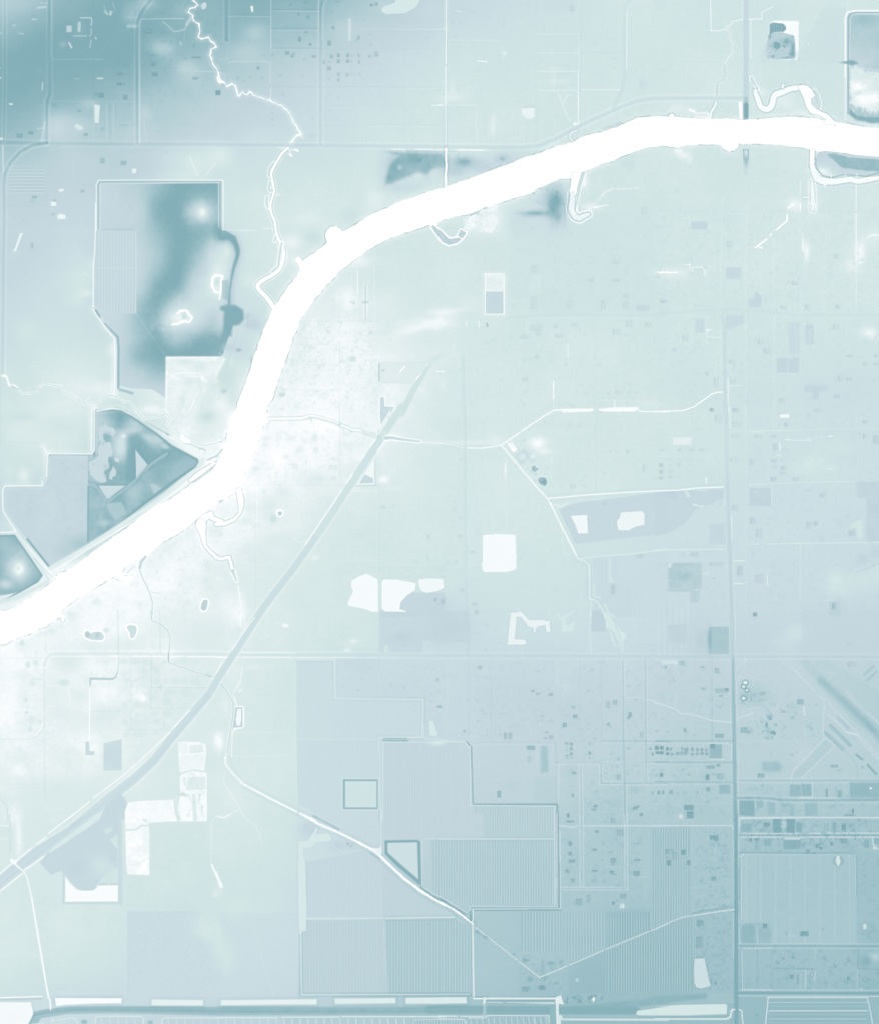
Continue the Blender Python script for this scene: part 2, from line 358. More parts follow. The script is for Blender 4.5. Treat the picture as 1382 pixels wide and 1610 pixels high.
    ('13', 830, 185, 20, 12, .1, .8), ('13', 795, 238, 18, 10, .14, .7), ('13', 830, 200, 70, 40, .28, .5), ('13', 900, 330, 60, 60, .56, .5), ('13', 800, 320, 40, 30, .54, .4), ('13', 1120, 160, 70, 40, .62, .5), ('13', 1330, 120, 70, 70, .62, .5),
    ('23', 760, 460, 60, 40, .42, .6), ('23', 100, 100, 110, 80, .64, .5), ('23', 760, 370, 60, 60, .46, .4), ('23', 1060, 40, 60, 60, .46, .5), ('23', 440, 1055, 34, 30, .7, .7), ('23', 308, 990, 26, 26, .62, .6), ('23', 800, 970, 46, 40, .74, .5), ('23', 1060, 1160, 40, 30, .76, .6), ('23', 1180, 1080, 36, 26, .8, .6), ('23', 1060, 1090, 30, 26, .72, .5),
    ('33', 870, 140, 60, 50, .34, .8), ('33', 800, 190, 70, 60, .42, .5), ('33', 600, 520, 90, 60, .76, .7), ('33', 600, 560, 60, 30, .72, .4), ('33', 540, 630, 60, 30, .56, .5), ('33', 600, 650, 70, 40, .56, .5), ('33', 900, 890, 80, 60, .52, .6), ('33', 720, 960, 90, 40, .78, .6), ('33', 1340, 420, 80, 110, .64, .6), ('33', 950, 690, 24, 24, .7, .4), ('33', 840, 660, 20, 20, .68, .4),
    # bottom row
    ('04', 1290, 720, 80, 60, .3, .7), ('04', 120, 140, 24, 110, .1, .9), ('04', 160, 860, 90, 50, .3, .5), ('04', 560, 150, 260, 180, .3, .0), ('04', 1370, 760, 60, 40, .33, .6), ('04', 1340, 500, 16, 12, .18, .6),
    ('14', 60, 820, 50, 130, .32, .7), ('14', 150, 560, 90, 50, .33, .5), ('14', 330, 520, 60, 60, .38, .6), ('14', 30, 200, 60, 140, .3, .5), ('14', 400, 200, 90, 60, .36, .5), ('14', 20, 470, 30, 40, .24, .5), ('14', 200, 90, 90, 30, .32, .5),
    ('24', 900, 760, 120, 40, .9, .6), ('24', 1150, 600, 160, 24, .88, .6), ('24', 620, 780, 60, 40, .82, .5), ('24', 900, 960, 60, 60, .86, .5), ('24', 560, 1060, 60, 24, .88, .5), ('24', 620, 1045, 24, 16, .95, .6),
    ('34', 420, 180, 60, 60, .8, .4), ('34', 430, 760, 60, 90, .84, .5), ('34', 570, 380, 36, 40, .84, .6), ('34', 1310, 460, 80, 80, .84, .5), ('34', 830, 370, 50, 30, .82, .4), ('34', 1300, 720, 70, 50, .86, .5), ('34', 560, 740, 0.1, 0.1, .9, 0)):
    if k > 0: glow(t, cx, cy, rx, ry, e, k)

E += np.clip((.30 - E) / .14, 0, 1) * (NRB * .028 + N25 * .035 + N4 * .012)
# hard-edged parcels of ground (part of the terrain)
for s, e, k in (
    ('23:0,0 170,0 170,185 0,200', .6, .35), ('12:985,1240 1382,1240 1382,1267 985,1267', .56, .0),
    ('21:680,0 770,0 755,148 670,148', .6, .4), ('21:430,130 1290,20 1290,660 540,660 430,560', .40, .25),
    ('21:435,595 535,595 535,670 435,670', .33, .5), ('21:545,430 620,430 620,550 545,550', .3, .4),
    ('10:600,880 980,900 980,1267 640,1267', .31, .0), ('20:1120,20 1382,20 1382,380 1140,380', .34, .6),
    ('30:870,380 1030,50 1170,50 1170,380', .43, .4), ('10:640,530 880,530 880,640 640,640', .46, .3), ('10:895,530 1135,530 1135,640 895,640', .42, .3),
    ('22:930,905 1160,890 1160,1267 930,1267', .52, .6), ('22:1080,890 1160,890 1160,1060 1080,1020', .42, .4), ('22:1170,890 1382,870 1382,1267 1170,1267', .5, .5),
    ('22:725,620 790,585 1382,510 1382,760 820,825', .53, .85), ('32:0,525 420,510 420,565 250,630 180,720 100,770 0,795', .54, .85),
    ('32:80,520 130,520 130,565 80,565', .6, .6),
    ('04:795,605 1255,605 1220,740 1382,820 1382,1130 795,1130', .47, .85), ('14:30,600 490,600 490,1105 30,1105', .47, .6),
    ('23:575,1000 705,1000 705,1155 575,1155', .66, .5), ('24:210,590 1000,590 1000,830 490,830 490,880 210,880', .76, .5), ('24:1000,590 1280,590 1280,720 1000,800', .84, .5),
    ('24:780,920 1005,820 1005,1080 780,1080', .88, .5), ('24:210,700 470,880 470,1090 215,1090', .76, .5), ('24:480,900 780,900 780,1085 480,1085', .8, .4),
    ('34:230,75 480,75 480,560 230,600', .74, .5), ('34:230,630 480,600 480,1100 230,1100', .8, .5),
    ('34:520,250 620,250 620,670 530,670', .72, .4), ('34:1245,250 1382,250 1382,670 1245,670', .82, .5), ('34:520,830 720,830 720,1085 530,1085', .82, .5),
    ('34:720,830 1240,830 1240,950 720,950', .82, .4), ('34:520,1115 690,1115 675,1296 530,1296', .86, .5),
    ('33:900,0 1382,0 1382,280 900,280', .56, .4), ('33:510,1070 1382,1070 1382,1160 510,1150', .72, .4), ('33:510,1180 1382,1180 1382,1270 510,1270', .72, .4),
    ('33:540,840 1240,820 1240,1040 510,1040', .62, .4), ('34:520,30 1382,30 1382,115 520,115', .78, .6), ('34:520,145 1382,145 1382,235 520,235', .78, .6),
    ('04:0,60 55,60 70,240 0,300', .3, .5), ('11:980,955 1300,960 1180,1085 990,1085', .29, .6), ('30:0,0 60,0 60,60 0,60', .45, .3),
    ('13:725,290 980,290 980,520 725,520', .5, .6), ('13:990,290 1382,290 1382,780 1255,780 1255,530 990,520', .5, .4), ('12:1140,1120 1382,1120 1382,1267 990,1267 990,1245 1150,1235 1110,1215 1115,1170', .55, .8), ('13:985,0 1382,0 1382,180 1250,180 1245,255 985,255', .54, .7),
    ('23:60,280 180,280 180,790 60,790', .5, .2), ('03:620,270 1382,270 1382,290 620,290', .24, .0), ('23:220,830 575,800 575,1155 300,1165 220,1090', .58, .5)):
    if k:
        pts = P(s); w_, D_ = dist(pts, 3, True); M_ = inside(pts, w_); x0, y0, x1, y1 = w_
        a_ = np.clip(.5 + np.where(M_, D_, -D_) / 1.4, 0, 1) * k
        E[y0:y1, x0:x1] = E[y0:y1, x0:x1] * (1 - a_) + (e + N2[y0:y1, x0:x1] * .006) * a_

for q in (('04', 1280, 690, 90, 80, .325, .95), ('14', 20, 800, 50, 90, .325, .95), ('14', 70, 880, 40, 90, .33, .8), ('14', 130, 560, 110, 60, .33, .8), ('14', 300, 480, 90, 70, .37, .7), ('14', 380, 230, 60, 90, .36, .5)): glow(*q)
# rough, scrubby, built-over ground
for s, amp, th in (
    ('11:320,700 980,690 980,1267 330,1267', .10, .2), ('12:200,60 980,100 780,380 240,460', .07, .3), ('00:560,0 1382,0 1382,880 590,880', .05, .3), ('10:70,60 1382,60 1382,860 640,860 340,530', .035, .3),
    ('20:0,0 600,0 600,540 0,600', .03, .3), ('02:860,960 1380,760 1380,1300 940,1300', .07, .35), ('03:560,270 1060,270 1060,800 760,800 760,430 560,430', .06, .2), ('03:1060,290 1330,420 1060,740 940,740 940,290', .05, .2),
    ('02:880,30 1382,0 1382,200 1000,150', .10, .1), ('01:1030,960 1382,960 1382,1303 1030,1303', .10, .0),
    ('21:430,130 1382,20 1382,660 540,660 430,560', .05, .1), ('21:430,690 1382,690 1382,1240 700,1240 350,1000', .025, .2), ('31:0,0 1382,0 1382,1296 300,1296 0,1290', .05, .15), ('32:460,0 1382,0 1382,1240 480,1240', .05, .15),
    ('13:990,290 1382,290 1382,780 1255,780', .05, .2), ('23:0,280 1382,280 1382,1267 720,1267 720,800 0,790', .07, .25), ('33:0,290 470,290 470,1296 0,1296', .07, .25), ('33:510,400 1040,560 1040,800 510,800', .16, .2), ('33:640,600 780,600 780,800 640,800', .5, .3), ('33:510,1070 1382,1070 1382,1296 510,1296', .10, .1),
    ('24:740,0 1250,0 1250,570 740,570', .08, .2), ('24:480,830 780,830 780,1080 480,1080', .16, .15), ('34:230,75 480,75 480,1090 230,1090', .10, .1), ('34:520,20 1382,20 1382,240 520,240', .14, .1), ('34:520,250 1382,250 1382,1090 520,1090', .05, .1), ('24:750,1090 990,1090 980,1140 750,1150', .15, .0), ('34:720,830 1382,830 1382,1090 720,1090', .06, .2)):
    mottle(s, amp, th)
mottle('34:230,75 480,75 480,1090 230,1090', .06, .0, N2, 4); mottle('23:0,280 1382,280 1382,1267 720,1267 720,800 0,790', .03, .2, N2, 4); mottle('34:520,20 1382,20 1382,240 520,240', .07, .1, N2, 3)
mottle('11:320,700 980,690 980,1267 330,1267', .05, .1, N2, 4); mottle('04:795,605 1382,605 1382,1130 795,1130', .035, .0, N2, 3); mottle('13:990,0 1382,0 1382,780 990,780', .03, .1, N2, 4)
mottle('02:590,30 880,60 1240,330 560,830', .03, .0, N2, 4)

for q, a_, t_ in (('20:0,0 600,0 600,540 0,600', .22, .62), ('21:430,130 1382,20 1382,1267 0,1267 0,900', .16, .62), ('31:0,0 1382,0 1382,1296 0,1296', .18, .62), ('32:0,0 1382,0 1382,1296 0,1296', .18, .62), ('22:170,0 1382,0 1382,1267 170,1267', .14, .64), ('00:0,0 1382,0 1382,880 0,880', .22, .62), ('10:0,0 1382,0 1382,860 0,860', .22, .60), ('33:0,0 1382,0 1382,1296 0,1296', .24, .58), ('34:230,20 1382,20 1382,1090 230,1090', .24, .58), ('24:740,0 1250,0 1250,570 740,570', .24, .58)): mottle(q, a_, t_, N2 * .6 + N4 * .4, 3)
glow('11', 1220, 750, 170, 24, .12, .8, -16); glow('11', 1060, 830, 90, 20, .2, .6, -30); glow('21', 60, 650, 120, 16, .15, .6, -8)
# ================================================================== farm fields
FG = 'bedded farm fields'
def field(label, s, e, k=.85, space=4.7, amp=.05, ang=0, duty=.4, off=0, name='farm_field', group=FG, stripe=None, parent=None):
    i = TH(name, label, 'farm field', group) if parent is None else PT(name, parent, label)
    pts = P(s); w_, D_ = dist(pts, 3, True); M_ = inside(pts, w_); x0, y0, x1, y1 = w_
    sd = np.where(M_, D_, -D_)
    a_ = np.clip(.5 + sd / 1.4, 0, 1) * k
    if e is not None: E[y0:y1, x0:x1] = E[y0:y1, x0:x1] * (1 - a_) + (e + N4[y0:y1, x0:x1] * .006) * a_
    ID[y0:y1, x0:x1][sd > 0] = i
    if space: stripes(stripe or s, space, amp, ang, duty, off)
    return i
field('pale blue upright L-shaped field of fine lines, just below the cross-country road', '13:488,300 715,300 722,535 1245,540 1240,765 980,768 975,775 488,775', .465, .75, 4.2, .032)
field('pale field of fine upright lines holding the small dark-rimmed square basin', '13:490,782 985,782 985,1240 980,1267|14:990,0 985,180 940,195 500,-60|13:495,1205', .485, .8, 4.1, .035)
field('wide striped field between the L-shaped field and the row of scattered houses', '23:-75,795 150,798 190,830 200,1170 270,1180 270,1267|24:270,140|14:1010,145 1010,0|13:1010,795', .56, .7, 4.2, .04)
field('short striped field strip under the horizontal ditch, left of the double levee', '23:205,1180 700,1180 700,1267|24:695,140 265,140 265,0|23:265,1220 205,1220', .66, .75, 3.9, .075)
field('dark striped rectangle beside the triangular basin, above the long horizontal ditch', '24:-50,155 205,155 695,155 695,548 190,548 165,590 60,530 -35,470', .70, .8, 4.0, .085)
field('long pale striped field under the white diagonal canal, right of the L-shaped pond', '14:535,290 700,260 920,225 1010,300 1010,620 550,620', .53, .8, 4.5, .03)
field('striped wedge of field below the lower curve of the diagonal canal', '14:1015,315 1130,410 1230,490 1382,570|24:100,622|14:1015,620', .58, .8, 4.3, .035)
field('pale striped square field, bottom left of the field block, above the motorway', '14:520,640 1010,640 1010,1080 520,1085', .62, .85, 4.6, .05)
field('darker striped square field, bottom centre of the field block, above the motorway', '14:1020,640|24:95,635 200,680 205,1085|14:1040,1080', .74, .85, 4.5, .075)
field('triangular striped field wedged between the horizontal ditch and the thin slanting ditch', '24:490,590 1000,590 1000,805 780,905 760,830 490,830', .78, .6, 4.7, .085)
field('dark striped field left of the thick column of scrub lots by the main road', '24:1010,590 1275,590 1275,695 1010,800', .86, .6, 4.1, .09)
field('tall striped field standing above the thin slanting ditch, left of the main road', '24:1275,85|34:215,75 215,620 165,630 90,660|24:1382,655 1275,695', .80, .7, 4.0, .10)
field('striped field below the thin slanting ditch, right of the scrub corner', '24:1010,822 1382,670|34:90,668 180,638 225,632 230,1095|24:1010,1075', .84, .7, 4.0, .10)
field('small plot of level lines inside the bend of the far left road', '00:50,1028 298,1030 298,1285 40,1285', .60, .6, 5.3, 0)
stripes('00:60,1035 285,1035 285,1205 55,1205', 5.2, .10, 90, .4, 2)
field('plain long lots divided by thin lines, right of the main road near the bottom', '34:520,248 1240,248 1240,800 715,800 715,670 525,670', .73, .6, 23.2, .03, 0, .03, 12)
field('row of dark narrow lots with pale cross lines, along the bottom right edge', '34:695,1130 1308,1130 1340,1296 680,1296', .88, .8, 0)
stripes('34:700,1145 1305,1145 1320,1290 690,1290', 13, .09, 90, .07, 3); stripes('34:700,1145 1305,1145 1320,1290 690,1290', 6.5, .05, 90, .2, 2)
field('slanting lined field in the bottom right corner, beside the row of dark lots', '34:1312,1130 1382,1130 1382,1296 1345,1296', .87, .8, 3.6, .05, -8)
field('pale strip of short beds under the motorway, left of the frame centre', '04:600,1262 885,1262 890,1303 600,1303', .55, .7, 13, .08, -6, .1, 5)
field('longer strip of short beds under the motorway, right of the small dark pad', '04:1015,1270 1382,1265|14:370,1232 380,1267|04:1010,1303', .6, .7, 13, .08, -6, .1, 5)
field('strip of beds with bright slanting ticks under the motorway, below the middle ponds', '14:400,1232 745,1228 1170,1230 1185,1267 400,1267', .68, .7, 12.5, .15, -6, .12, 2)
field('narrow bed strip enclosed by pale ditches under the motorway, centre right', '14:1195,1240 1382,1235|24:155,1238 165,1267|14:1195,1267', .76, .7, 4.2, .12, -6, .4)
field('bed strip between two pale ditches under the motorway, left of the wide gap', '24:180,1240 290,1225 655,1218 655,1267 175,1267', .78, .7, 9, .10, -10, .25)
field('faint grid of beds under the cross-country road, beside the thin creek bend', '32:585,680 660,680 660,820 585,820', .47, .4, 0)
for x in (1190, 1225, 1262, 1300): line(0, '23:%d,0 %d,200' % (x, x), 1, d=-.03, ext=False)
stripes('33:0,-40 230,-40 230,270 0,270', 9, .03, 0, .2); 

# broad parcels seen as one darker or paler rectangle
LOT = 'raised building lots'
def lot(label, s, e=None, d=None, soft=2.2, rough=.2, name='raised_lot', cat='raised lot', tex=.02, group=LOT):
    i = TH(name, label, cat, group)
    poly(i, s, e=e, d=d, soft=soft, rough=rough, texture=tex)
    return i
lot('dark square lot in the corner of the big crossroads, pale on its left side', '33:330,100 452,100 452,270 330,270', .74, soft=1.5, rough=0)
glow('33', 332, 180, 16, 70, .98, .95); glow('33', 285, 185, 44, 80, .64, .8);
lot('grey ring-patterned compound of blocks left of the main road, beside the grey field', '32:80,965 280,962 285,1115 270,1140 265,1205 215,1205 215,1140 80,1140', .64, soft=3, tex=.04)
glow('32', 180, 1045, 46, 26, .78, .9); glow('32', 100, 1030, 22, 40, .74, .7); glow('32', 180, 975, 90, 12, .72, .7); glow('32', 265, 1070, 16, 60, .66, .6); glow('32', 150, 1125, 70, 12, .64, .6); glow('32', 240, 1170, 18, 24, .62, .5)
lot('dark bank of ground standing alone, upright and soft-edged, above the corner of the ditch', '23:612,815 655,815 660,975 612,980', .76, soft=6)
lot('wide flat pad by the river-side grove, grey square above the bottom highway', '03:648,825 758,800 758,990 648,992', .44, soft=2.5)
glow('03', 690, 900, 46, 50, .48, .7)
lot('square dark block touching the left side of the main road, beside the row of houses', '33:333,822 410,822 408,912 333,912', .86, soft=2)
lot('dark slab beside the main road under the lower cross street', '33:392,1072 458,1072 460,1130 392,1130', .86, soft=3)
lot('very dark square lot in the corner right of the main road, first in its row', '33:515,1170 610,1170 610,1268 515,1262', .94, soft=3)
lot('small dark lot touching the top of the second row, beside the very dark corner lot', '33:618,1172 665,1172 660,1215 625,1220', .86, soft=4)
lot('third dark lot of the row above the bright canal, pale on its right side', '33:690,1180 735,1180 740,1262 692,1262', .84, soft=5)
lot('broad speckled lot in the row above the bright canal, below the bending street', '33:775,1185 850,1188 850,1262 772,1262', .80, soft=3, rough=.6, tex=.07)
lot('wide dark lot near the middle of the row above the bright canal', '33:920,1185 998,1185 998,1265 922,1265', .84, soft=4)
lot('dark lot pair above the bending street, left half', '33:828,1072 895,1075 895,1145 828,1145', .86, soft=2)
lot('dark lot pair above the bending street, right half with the pale bar below it', '33:900,1072 962,1070 962,1145 900,1145', .88, soft=2)
lot('large dark lot holding the tiny white dot, at the right edge above the street', '33:1195,1058 1382,1055 1382,1160 1200,1160', .88, soft=2)
lot('dark patch beside the large lot with the white dot', '33:1122,1110 1150,1110 1150,1155 1122,1155', .92, soft=3)
lot('dark left lot of the row under the bright canal, beside the main road', '34:528,55 594,60 590,108 528,108', .92, soft=6)
lot('dark square lot under the bright canal, left of the pale gap', '34:725,30 776,30 776,116 722,116', 1.0, soft=2)
lot('dark square lot under the bright canal, right of the pale gap', '34:803,30 858,30 858,116 805,116', 1.0, soft=2)
lot('irregular dark lot right of the two darkest squares under the bright canal', '34:868,50 905,48 900,110 870,112', .94, soft=4, rough=.6)
lot('slim upright dark lot under the bright canal, far right', '34:1090,50 1115,50 1112,112 1092,112', .92, soft=3)
lot('dark notched lot under the bright canal, beside the slim upright lot', '34:1145,60 1175,50 1175,108 1150,108', .92, soft=3, rough=.5)
lot('wide dark lot below the pale bar, in the row above the long lots', '34:788,155 895,155 892,215 788,215', .94, soft=4)
lot('soft dark lot left in the row above the long lots, beside the wide dark lot', '34:668,155 708,155 708,195 668,195', .92, soft=5)
lot('narrow soft dark lot with a darker top, left in the row above the long lots', '34:612,155 636,155 636,220 612,220', .88, soft=5)
lot('upright dark block at the right end of the row above the long lots', '34:1285,160 1315,160 1315,205 1285,205', .94, soft=3)
lot('dark block in the notch at the right edge above the long lots', '34:1345,140 1382,140 1382,218 1345,180', .92, soft=1.5)
lot('large rounded dark lot beside the main road, bottom of the long lots', '34:528,700 545,680 590,678 612,700 610,780 590,798 540,798 525,760', .90, soft=8)
lot('dark square lot with a small darker cap, beside the large rounded lot', '34:636,705 712,700 712,798 636,798', .85, soft=2.5)
lot('dark yard with a pale corner at the right edge, near the bottom', '34:1245,828 1382,828 1382,955 1248,955', .84, soft=2)
glow('34', 1350, 880, 40, 24, .6, .8); glow('34', 1300, 905, 34, 34, .98, .9)
lot('long grey slab across the yard between the crossroads and the runway', '33:655,935 755,932 780,960 770,990 700,995 660,985', .80, soft=7)
lot('grey square lot beside the wide road, left of the big crossroads', '33:80,90 195,80 195,200 75,200', .57, soft=5)
lot('two joined pale grey squares among the town streets, left square', '31:748,955 815,955 812,1045 748,1045', .53, soft=4)
lot('two joined pale grey squares among the town streets, right square', '31:820,958 886,952 882,1048 818,1045', .54, soft=3)
lot('grey square in the upper town streets, beside the main road', '31:435,395 528,395 528,465 435,465', .48, soft=3)
lot('grey T-shaped pad in the lower town streets', '31:920,1125 1060,1120 1060,1155 1010,1165 1005,1210 970,1210 965,1165 920,1160', .54, soft=6)
lot('grey rounded pad touching the wide town avenue from above', '31:575,590 610,580 615,545 640,545 655,590 650,640 575,640', .50, soft=3)
lot('tall rounded pad framed by a pale ring below the town avenue', '31:925,740 970,740 978,800 980,870 925,870 918,800', .50, soft=4)
lot('grey slab hanging under the town avenue beside the main road', '31:435,690 545,690 545,740 500,760 470,775 435,775', .48, soft=3)
lot('grey upright block below the town avenue, left of the main road', '31:245,712 300,712 300,795 245,795', .48, soft=3)
lot('grey wide block in the upper left of the town streets', '31:222,112 318,112 318,160 222,160', .52, soft=3)
lot('broad pale grey yard with faint stripes, right of the town centre', '31:820,735 890,735 890,930 820,930', .46, soft=4)
lot('grey square yard right of the thin levee in the lower right town', '32:580,500 712,500 712,610 580,610', .55, soft=2)
lot('pale grey orchard square at the right, under the soft round glade', '32:1070,1200 1140,1195 1142,1290 1072,1290', .60, soft=4)
lot('darker striped yard at the right edge above the long street', '32:1240,465 1382,460 1382,825 1300,830 1300,560 1240,560', .56, soft=4, rough=.4)
lot('grey soft square pad left of the main road, above the grey compound', '32:335,725 425,715 428,845 330,845', .52, soft=5)
lot('long grey pad beside the right-hand stream, upper half', '23:920,0 1000,0 1005,110 1010,125 918,125', .58, soft=3)
lot('teal-cored open field in the upper river bend, left of the straight canal', '10:1015,915 1370,930 1370,1000 1330,1010 1270,1050 1220,1040 1180,1060 1080,1100 1020,1120 1040,1020 1100,940', .80, soft=8, rough=1.2)
glow('10', 1090, 1010, 60, 60, 1, .9); glow('10', 1050, 1080, 34, 30, 1, .8); glow('10', 1190, 960, 50, 40, 1, .9); glow('10', 1270, 1000, 22, 60, .92, .8); glow('10', 1110, 1012, 16, 16, .58, .8)
glow('10', 1330, 960, 50, 40, .9, .7); mottle('10:1000,905 1370,930 1382,1100 1100,1200 990,1150', .12, .1); mottle('20:60,910 560,910 300,1040 80,1100', .22, .25, NRB, 6); mottle('20:560,1130 770,1090 770,1267 500,1230', .25, .2, NRB, 6)
glow('21', 690, 30, 34, 60, 1, .95); glow('21', 580, 60, 80, 14, .95, .9); glow('21', 715, 80, 16, 30, .9, .8); glow('20', 705, 1215, 30, 40, 1, .9)
glow('10', 1000, 1000, 30, 90, .5, .6); glow('10', 1130, 1130, 110, 30, .52, .7)

# ================================================================== dyked basins
DB = 'dyked basins beside the river'
# big basin, upper left
b1 = TH('dyked_basin', 'largest dyked basin, upper left, teal with a white ringed hollow near its foot', 'basin', DB)
E_0 = E.copy()
B1 = 'p:157,288|p:347,288 347,360 358,364 372,372 377,400 370,430 365,470 372,500 362,525 350,560 262,560 260,625 240,612 205,610 187,606 186,530 150,488 150,360'
poly(b1, 'p:157,288|p:347,288 347,360 358,364 372,372 377,400 370,430 365,470 372,500 362,525 350,560 262,560 260,625 240,612 205,610 187,606 186,530 150,488 150,360', e=.60, soft=1.5)
relief_patch(B1, [160, 190, 220, 250, 280, 310, 345], [290, 330, 370, 410, 450, 490, 530, 560, 590, 620],
    [.50, .58, .66, .84, 1.0, 1.0, .95,  .52, .54, .60, .95, 1.0, .82, .86,  .52, .54, .62, .82, 1.0, .94, .78,  .50, .50, .54, .76, 1.0, .76, .34,  .50, .50, .60, .95, .95, .48, .34,
     .50, .52, .82, .98, .60, .44, .56,  .52, .54, .80, .98, .74, .92, .96,  .53, .58, .88, 1.0, 1.0, 1.0, .92,  .50, .53, .62, .78, .7, .7, .7,  .48, .50, .50, .50, .5, .5, .5])
glow('b', 580, 290, 95, 80, .30, .95); glow('b', 585, 290, 34, 46, .13, .85)
glow('b', 420, 1180, 175, 120, .42, 1); glow('b', 400, 1180, 110, 75, .16, 1); glow('b', 430, 1170, 20, 30, .44, .9)
glow('b', 720, 640, 90, 110, .34, .6); glow('b', 790, 620, 50, 70, .26, .8); glow('b', 700, 890, 60, 120, .16, .9); glow('b', 710, 880, 24, 40, .42, .8); glow('b', 740, 1180, 40, 120, .4, .6); glow('b', 680, 1050, 60, 60, .36, .5)
line(0, 'b:375,1140 400,1118 450,1118 480,1160 500,1180 470,1218 430,1205 370,1235 330,1235', 3, d=-.35, soft=3, rough=.8, ext=False)
line(0, 'b:665,900 668,850 690,820 755,825 745,870 740,960 730,1020', 2.6, d=-.35, soft=3, rough=.6, ext=False); line(0, 'b:660,900 690,960 730,970', 2.4, d=-.3, soft=3, ext=False)
keep_outside(B1, E_0)
field('field of upright lines inside the left edge of the big dyked basin', '01:600,170 850,170 850,685 765,685 600,650', .50, .8, 4.75, .05)
isl = PT('island_block', b1, 'grey block standing in the pale ringed hollow'); poly(isl, 'b:750,865 805,860 800,1030 755,1020', e=.62, soft=2)
line(0, '01:850,170 850,685 1030,945', 1.2, d=-.12, ext=False); line(0, '01:600,400 850,403', 1.6, d=-.08, ext=False)
lv = PT('levee', b1, 'pale levee ring around the basin with a dark ditch inside')
for q in ('p:158,362 158,289 250,288.4 344.5,287.6 344.5,358',): line(0, q, 1.4, e=.34, soft=1.8, ext=False)
line(lv, 'p:152.6,362 152.4,290 156,283.6 250,283.2 351.5,283.6 351.5,362', 2.2, e=.16, soft=2.6, ext=False)
line(lv, 'p:155.6,360 155.6,290 158,286.2 250,285.8 347.8,285.8 347.8,360', 1.5, e=.84, soft=1.6, ext=False)
sn = PT('embankment', b1, 'dark teal winding bank on the right side, running down to the river')
line(sn, 'b:725,430 740,500 800,495 850,530 880,600 880,660 850,760 830,860 815,960 812,1070', 8, e=1.0, soft=5, rings=((2, 5, .14),), ws=[4, 9, 9, 9, 8, 6, 5, 3.5, 3.5, 4], sm=True)
kn = PT('knoll', sn, 'broad dark lower mass of the bank')
poly(kn, 'b:740,1085 780,1075 860,1070 930,1110 940,1190 900,1240 840,1250 830,1330 790,1340 745,1430 700,1480 760,1300 770,1130 735,1110', e=.98, soft=6, rough=.6)
line(0, 'b:970,1080 940,1150 900,1300 860,1450 820,1580', 2, d=-.05, soft=3, ext=False)
glow('b', 890, 1450, 22, 12, .85, .9); glow('b', 800, 1430, 50, 40, .6, .6)
dk = PT('ditch', b1, 'dark ditch along the lower left side'); line(dk, '01:600,665 622,700', 3.5, e=.9); line(dk, '01:655,745 735,830 740,900 738,1145', 3.4, e=.92, soft=1.8, ws=[2, 3.5, 3.5, 3.2]); line(dk, '01:745,1155 825,1178', 3, e=.85, soft=4)
line(ST('canal', 'narrow white canal down the left side of the largest dyked basin'), '01:597,0 595,165 592,290 583,400 582,640', 2.2, e=.12, soft=2, ext=False)
line(len(REG) - 1, '01:580,655 600,690 655,770 715,840 718,1000 714,1105 715,1160 705,1185', 2.4, e=.1, soft=2, rings=((3, 3, -.08),), ext=False)
# quarter of white works under it
wk = TH('work_yard', 'pale patchy yard of tracks under the largest dyked basin, beside the river', 'yard')
poly(wk, '01:1030,955 1382,950|11:20,900 60,940 0,1060|01:1360,1100 1240,1200 1210,1303 1030,1303', e=.19, soft=2.5, texture=.03)
for q in ('01:1030,958 1350,955', '01:1215,972 1345,970', '01:1035,1050 1090,1080 1115,1090', '01:1090,1060 1130,1050 1240,1055 1290,1110', '01:1170,1072 1245,1074 1280,1110', '01:1180,1290 1240,1150 1260,1080', '01:1140,1290 1160,1230', '01:1035,1050 1035,1303'): line(0, q, 2.2, d=-.10, soft=3, ext=False)
for q in ((1175, 1110, 24, 26), (1135, 1225, 20, 36), (1245, 1130, 20, 50), (1250, 1010, 34, 34), (1290, 1220, 50, 40), (1160, 985, 60, 20), (1320, 1130, 40, 60)): glow('01', q[0], q[1], q[2], q[3], .30, .8)

# triangular basin
b2 = TH('dyked_basin', 'triangular dyked basin in the river bend with two pale three-cornered pits', 'basin', DB)
E_0 = E.copy()
poly(b2, 'a:65,45 330,35 400,60 520,120 800,310 1000,470 1150,550 1310,635 1315,680 1280,730 900,1030 700,1160|02:620,820 545,860 548,490 300,470 305,300 560,300 590,270 590,30', e=.93, soft=2)
relief_patch('a:65,45 330,35 400,60 520,120 800,310 1000,470 1150,550 1310,635 1315,680 1280,730 900,1030 700,1160|02:620,820 545,860 548,490 300,470 305,300 560,300 590,270 590,30', [150, 170, 190, 210, 230, 250, 270, 290, 310], [650, 670, 690, 710, 730, 750, 770, 790, 820],
    [.64, .82, 1, .98, .95, 1, 1, 1, 1,  .60, .70, .86, .62, .84, 1, 1, 1, 1,  .60, .88, .45, .9, .86, .62, .9, 1, 1,  .68, .88, .42, .97, .97, .92, .95, .97, .9,  .7, .92, .84, 1, .96, .94, .9, .82, .84,
     .72, .92, .9, 1, .84, .93, .82, .82, .9,  .82, .86, .88, .74, .84, .8, .9, .95, .95,  .80, .80, .92, .78, .92, .95, 1, 1, 1,  .84, .95, .8, .95, 1, 1, 1, 1, 1], nz=.03)
glow('a', 425, 350, 34, 30, .10, 1); glow('a', 405, 440, 34, 110, .34, .8); glow('a', 520, 285, 110, 30, .5, .8, -8); glow('a', 720, 370, 90, 44, .52, .8, 28); glow('a', 920, 475, 50, 22, .5, .9, 25); glow('a', 560, 400, 80, 60, .97, .7); glow('a', 500, 620, 40, 220, .99, .9); glow('02', 650, 720, 34, 20, .58, .8); glow('02', 630, 690, 20, 50, .74, .6)
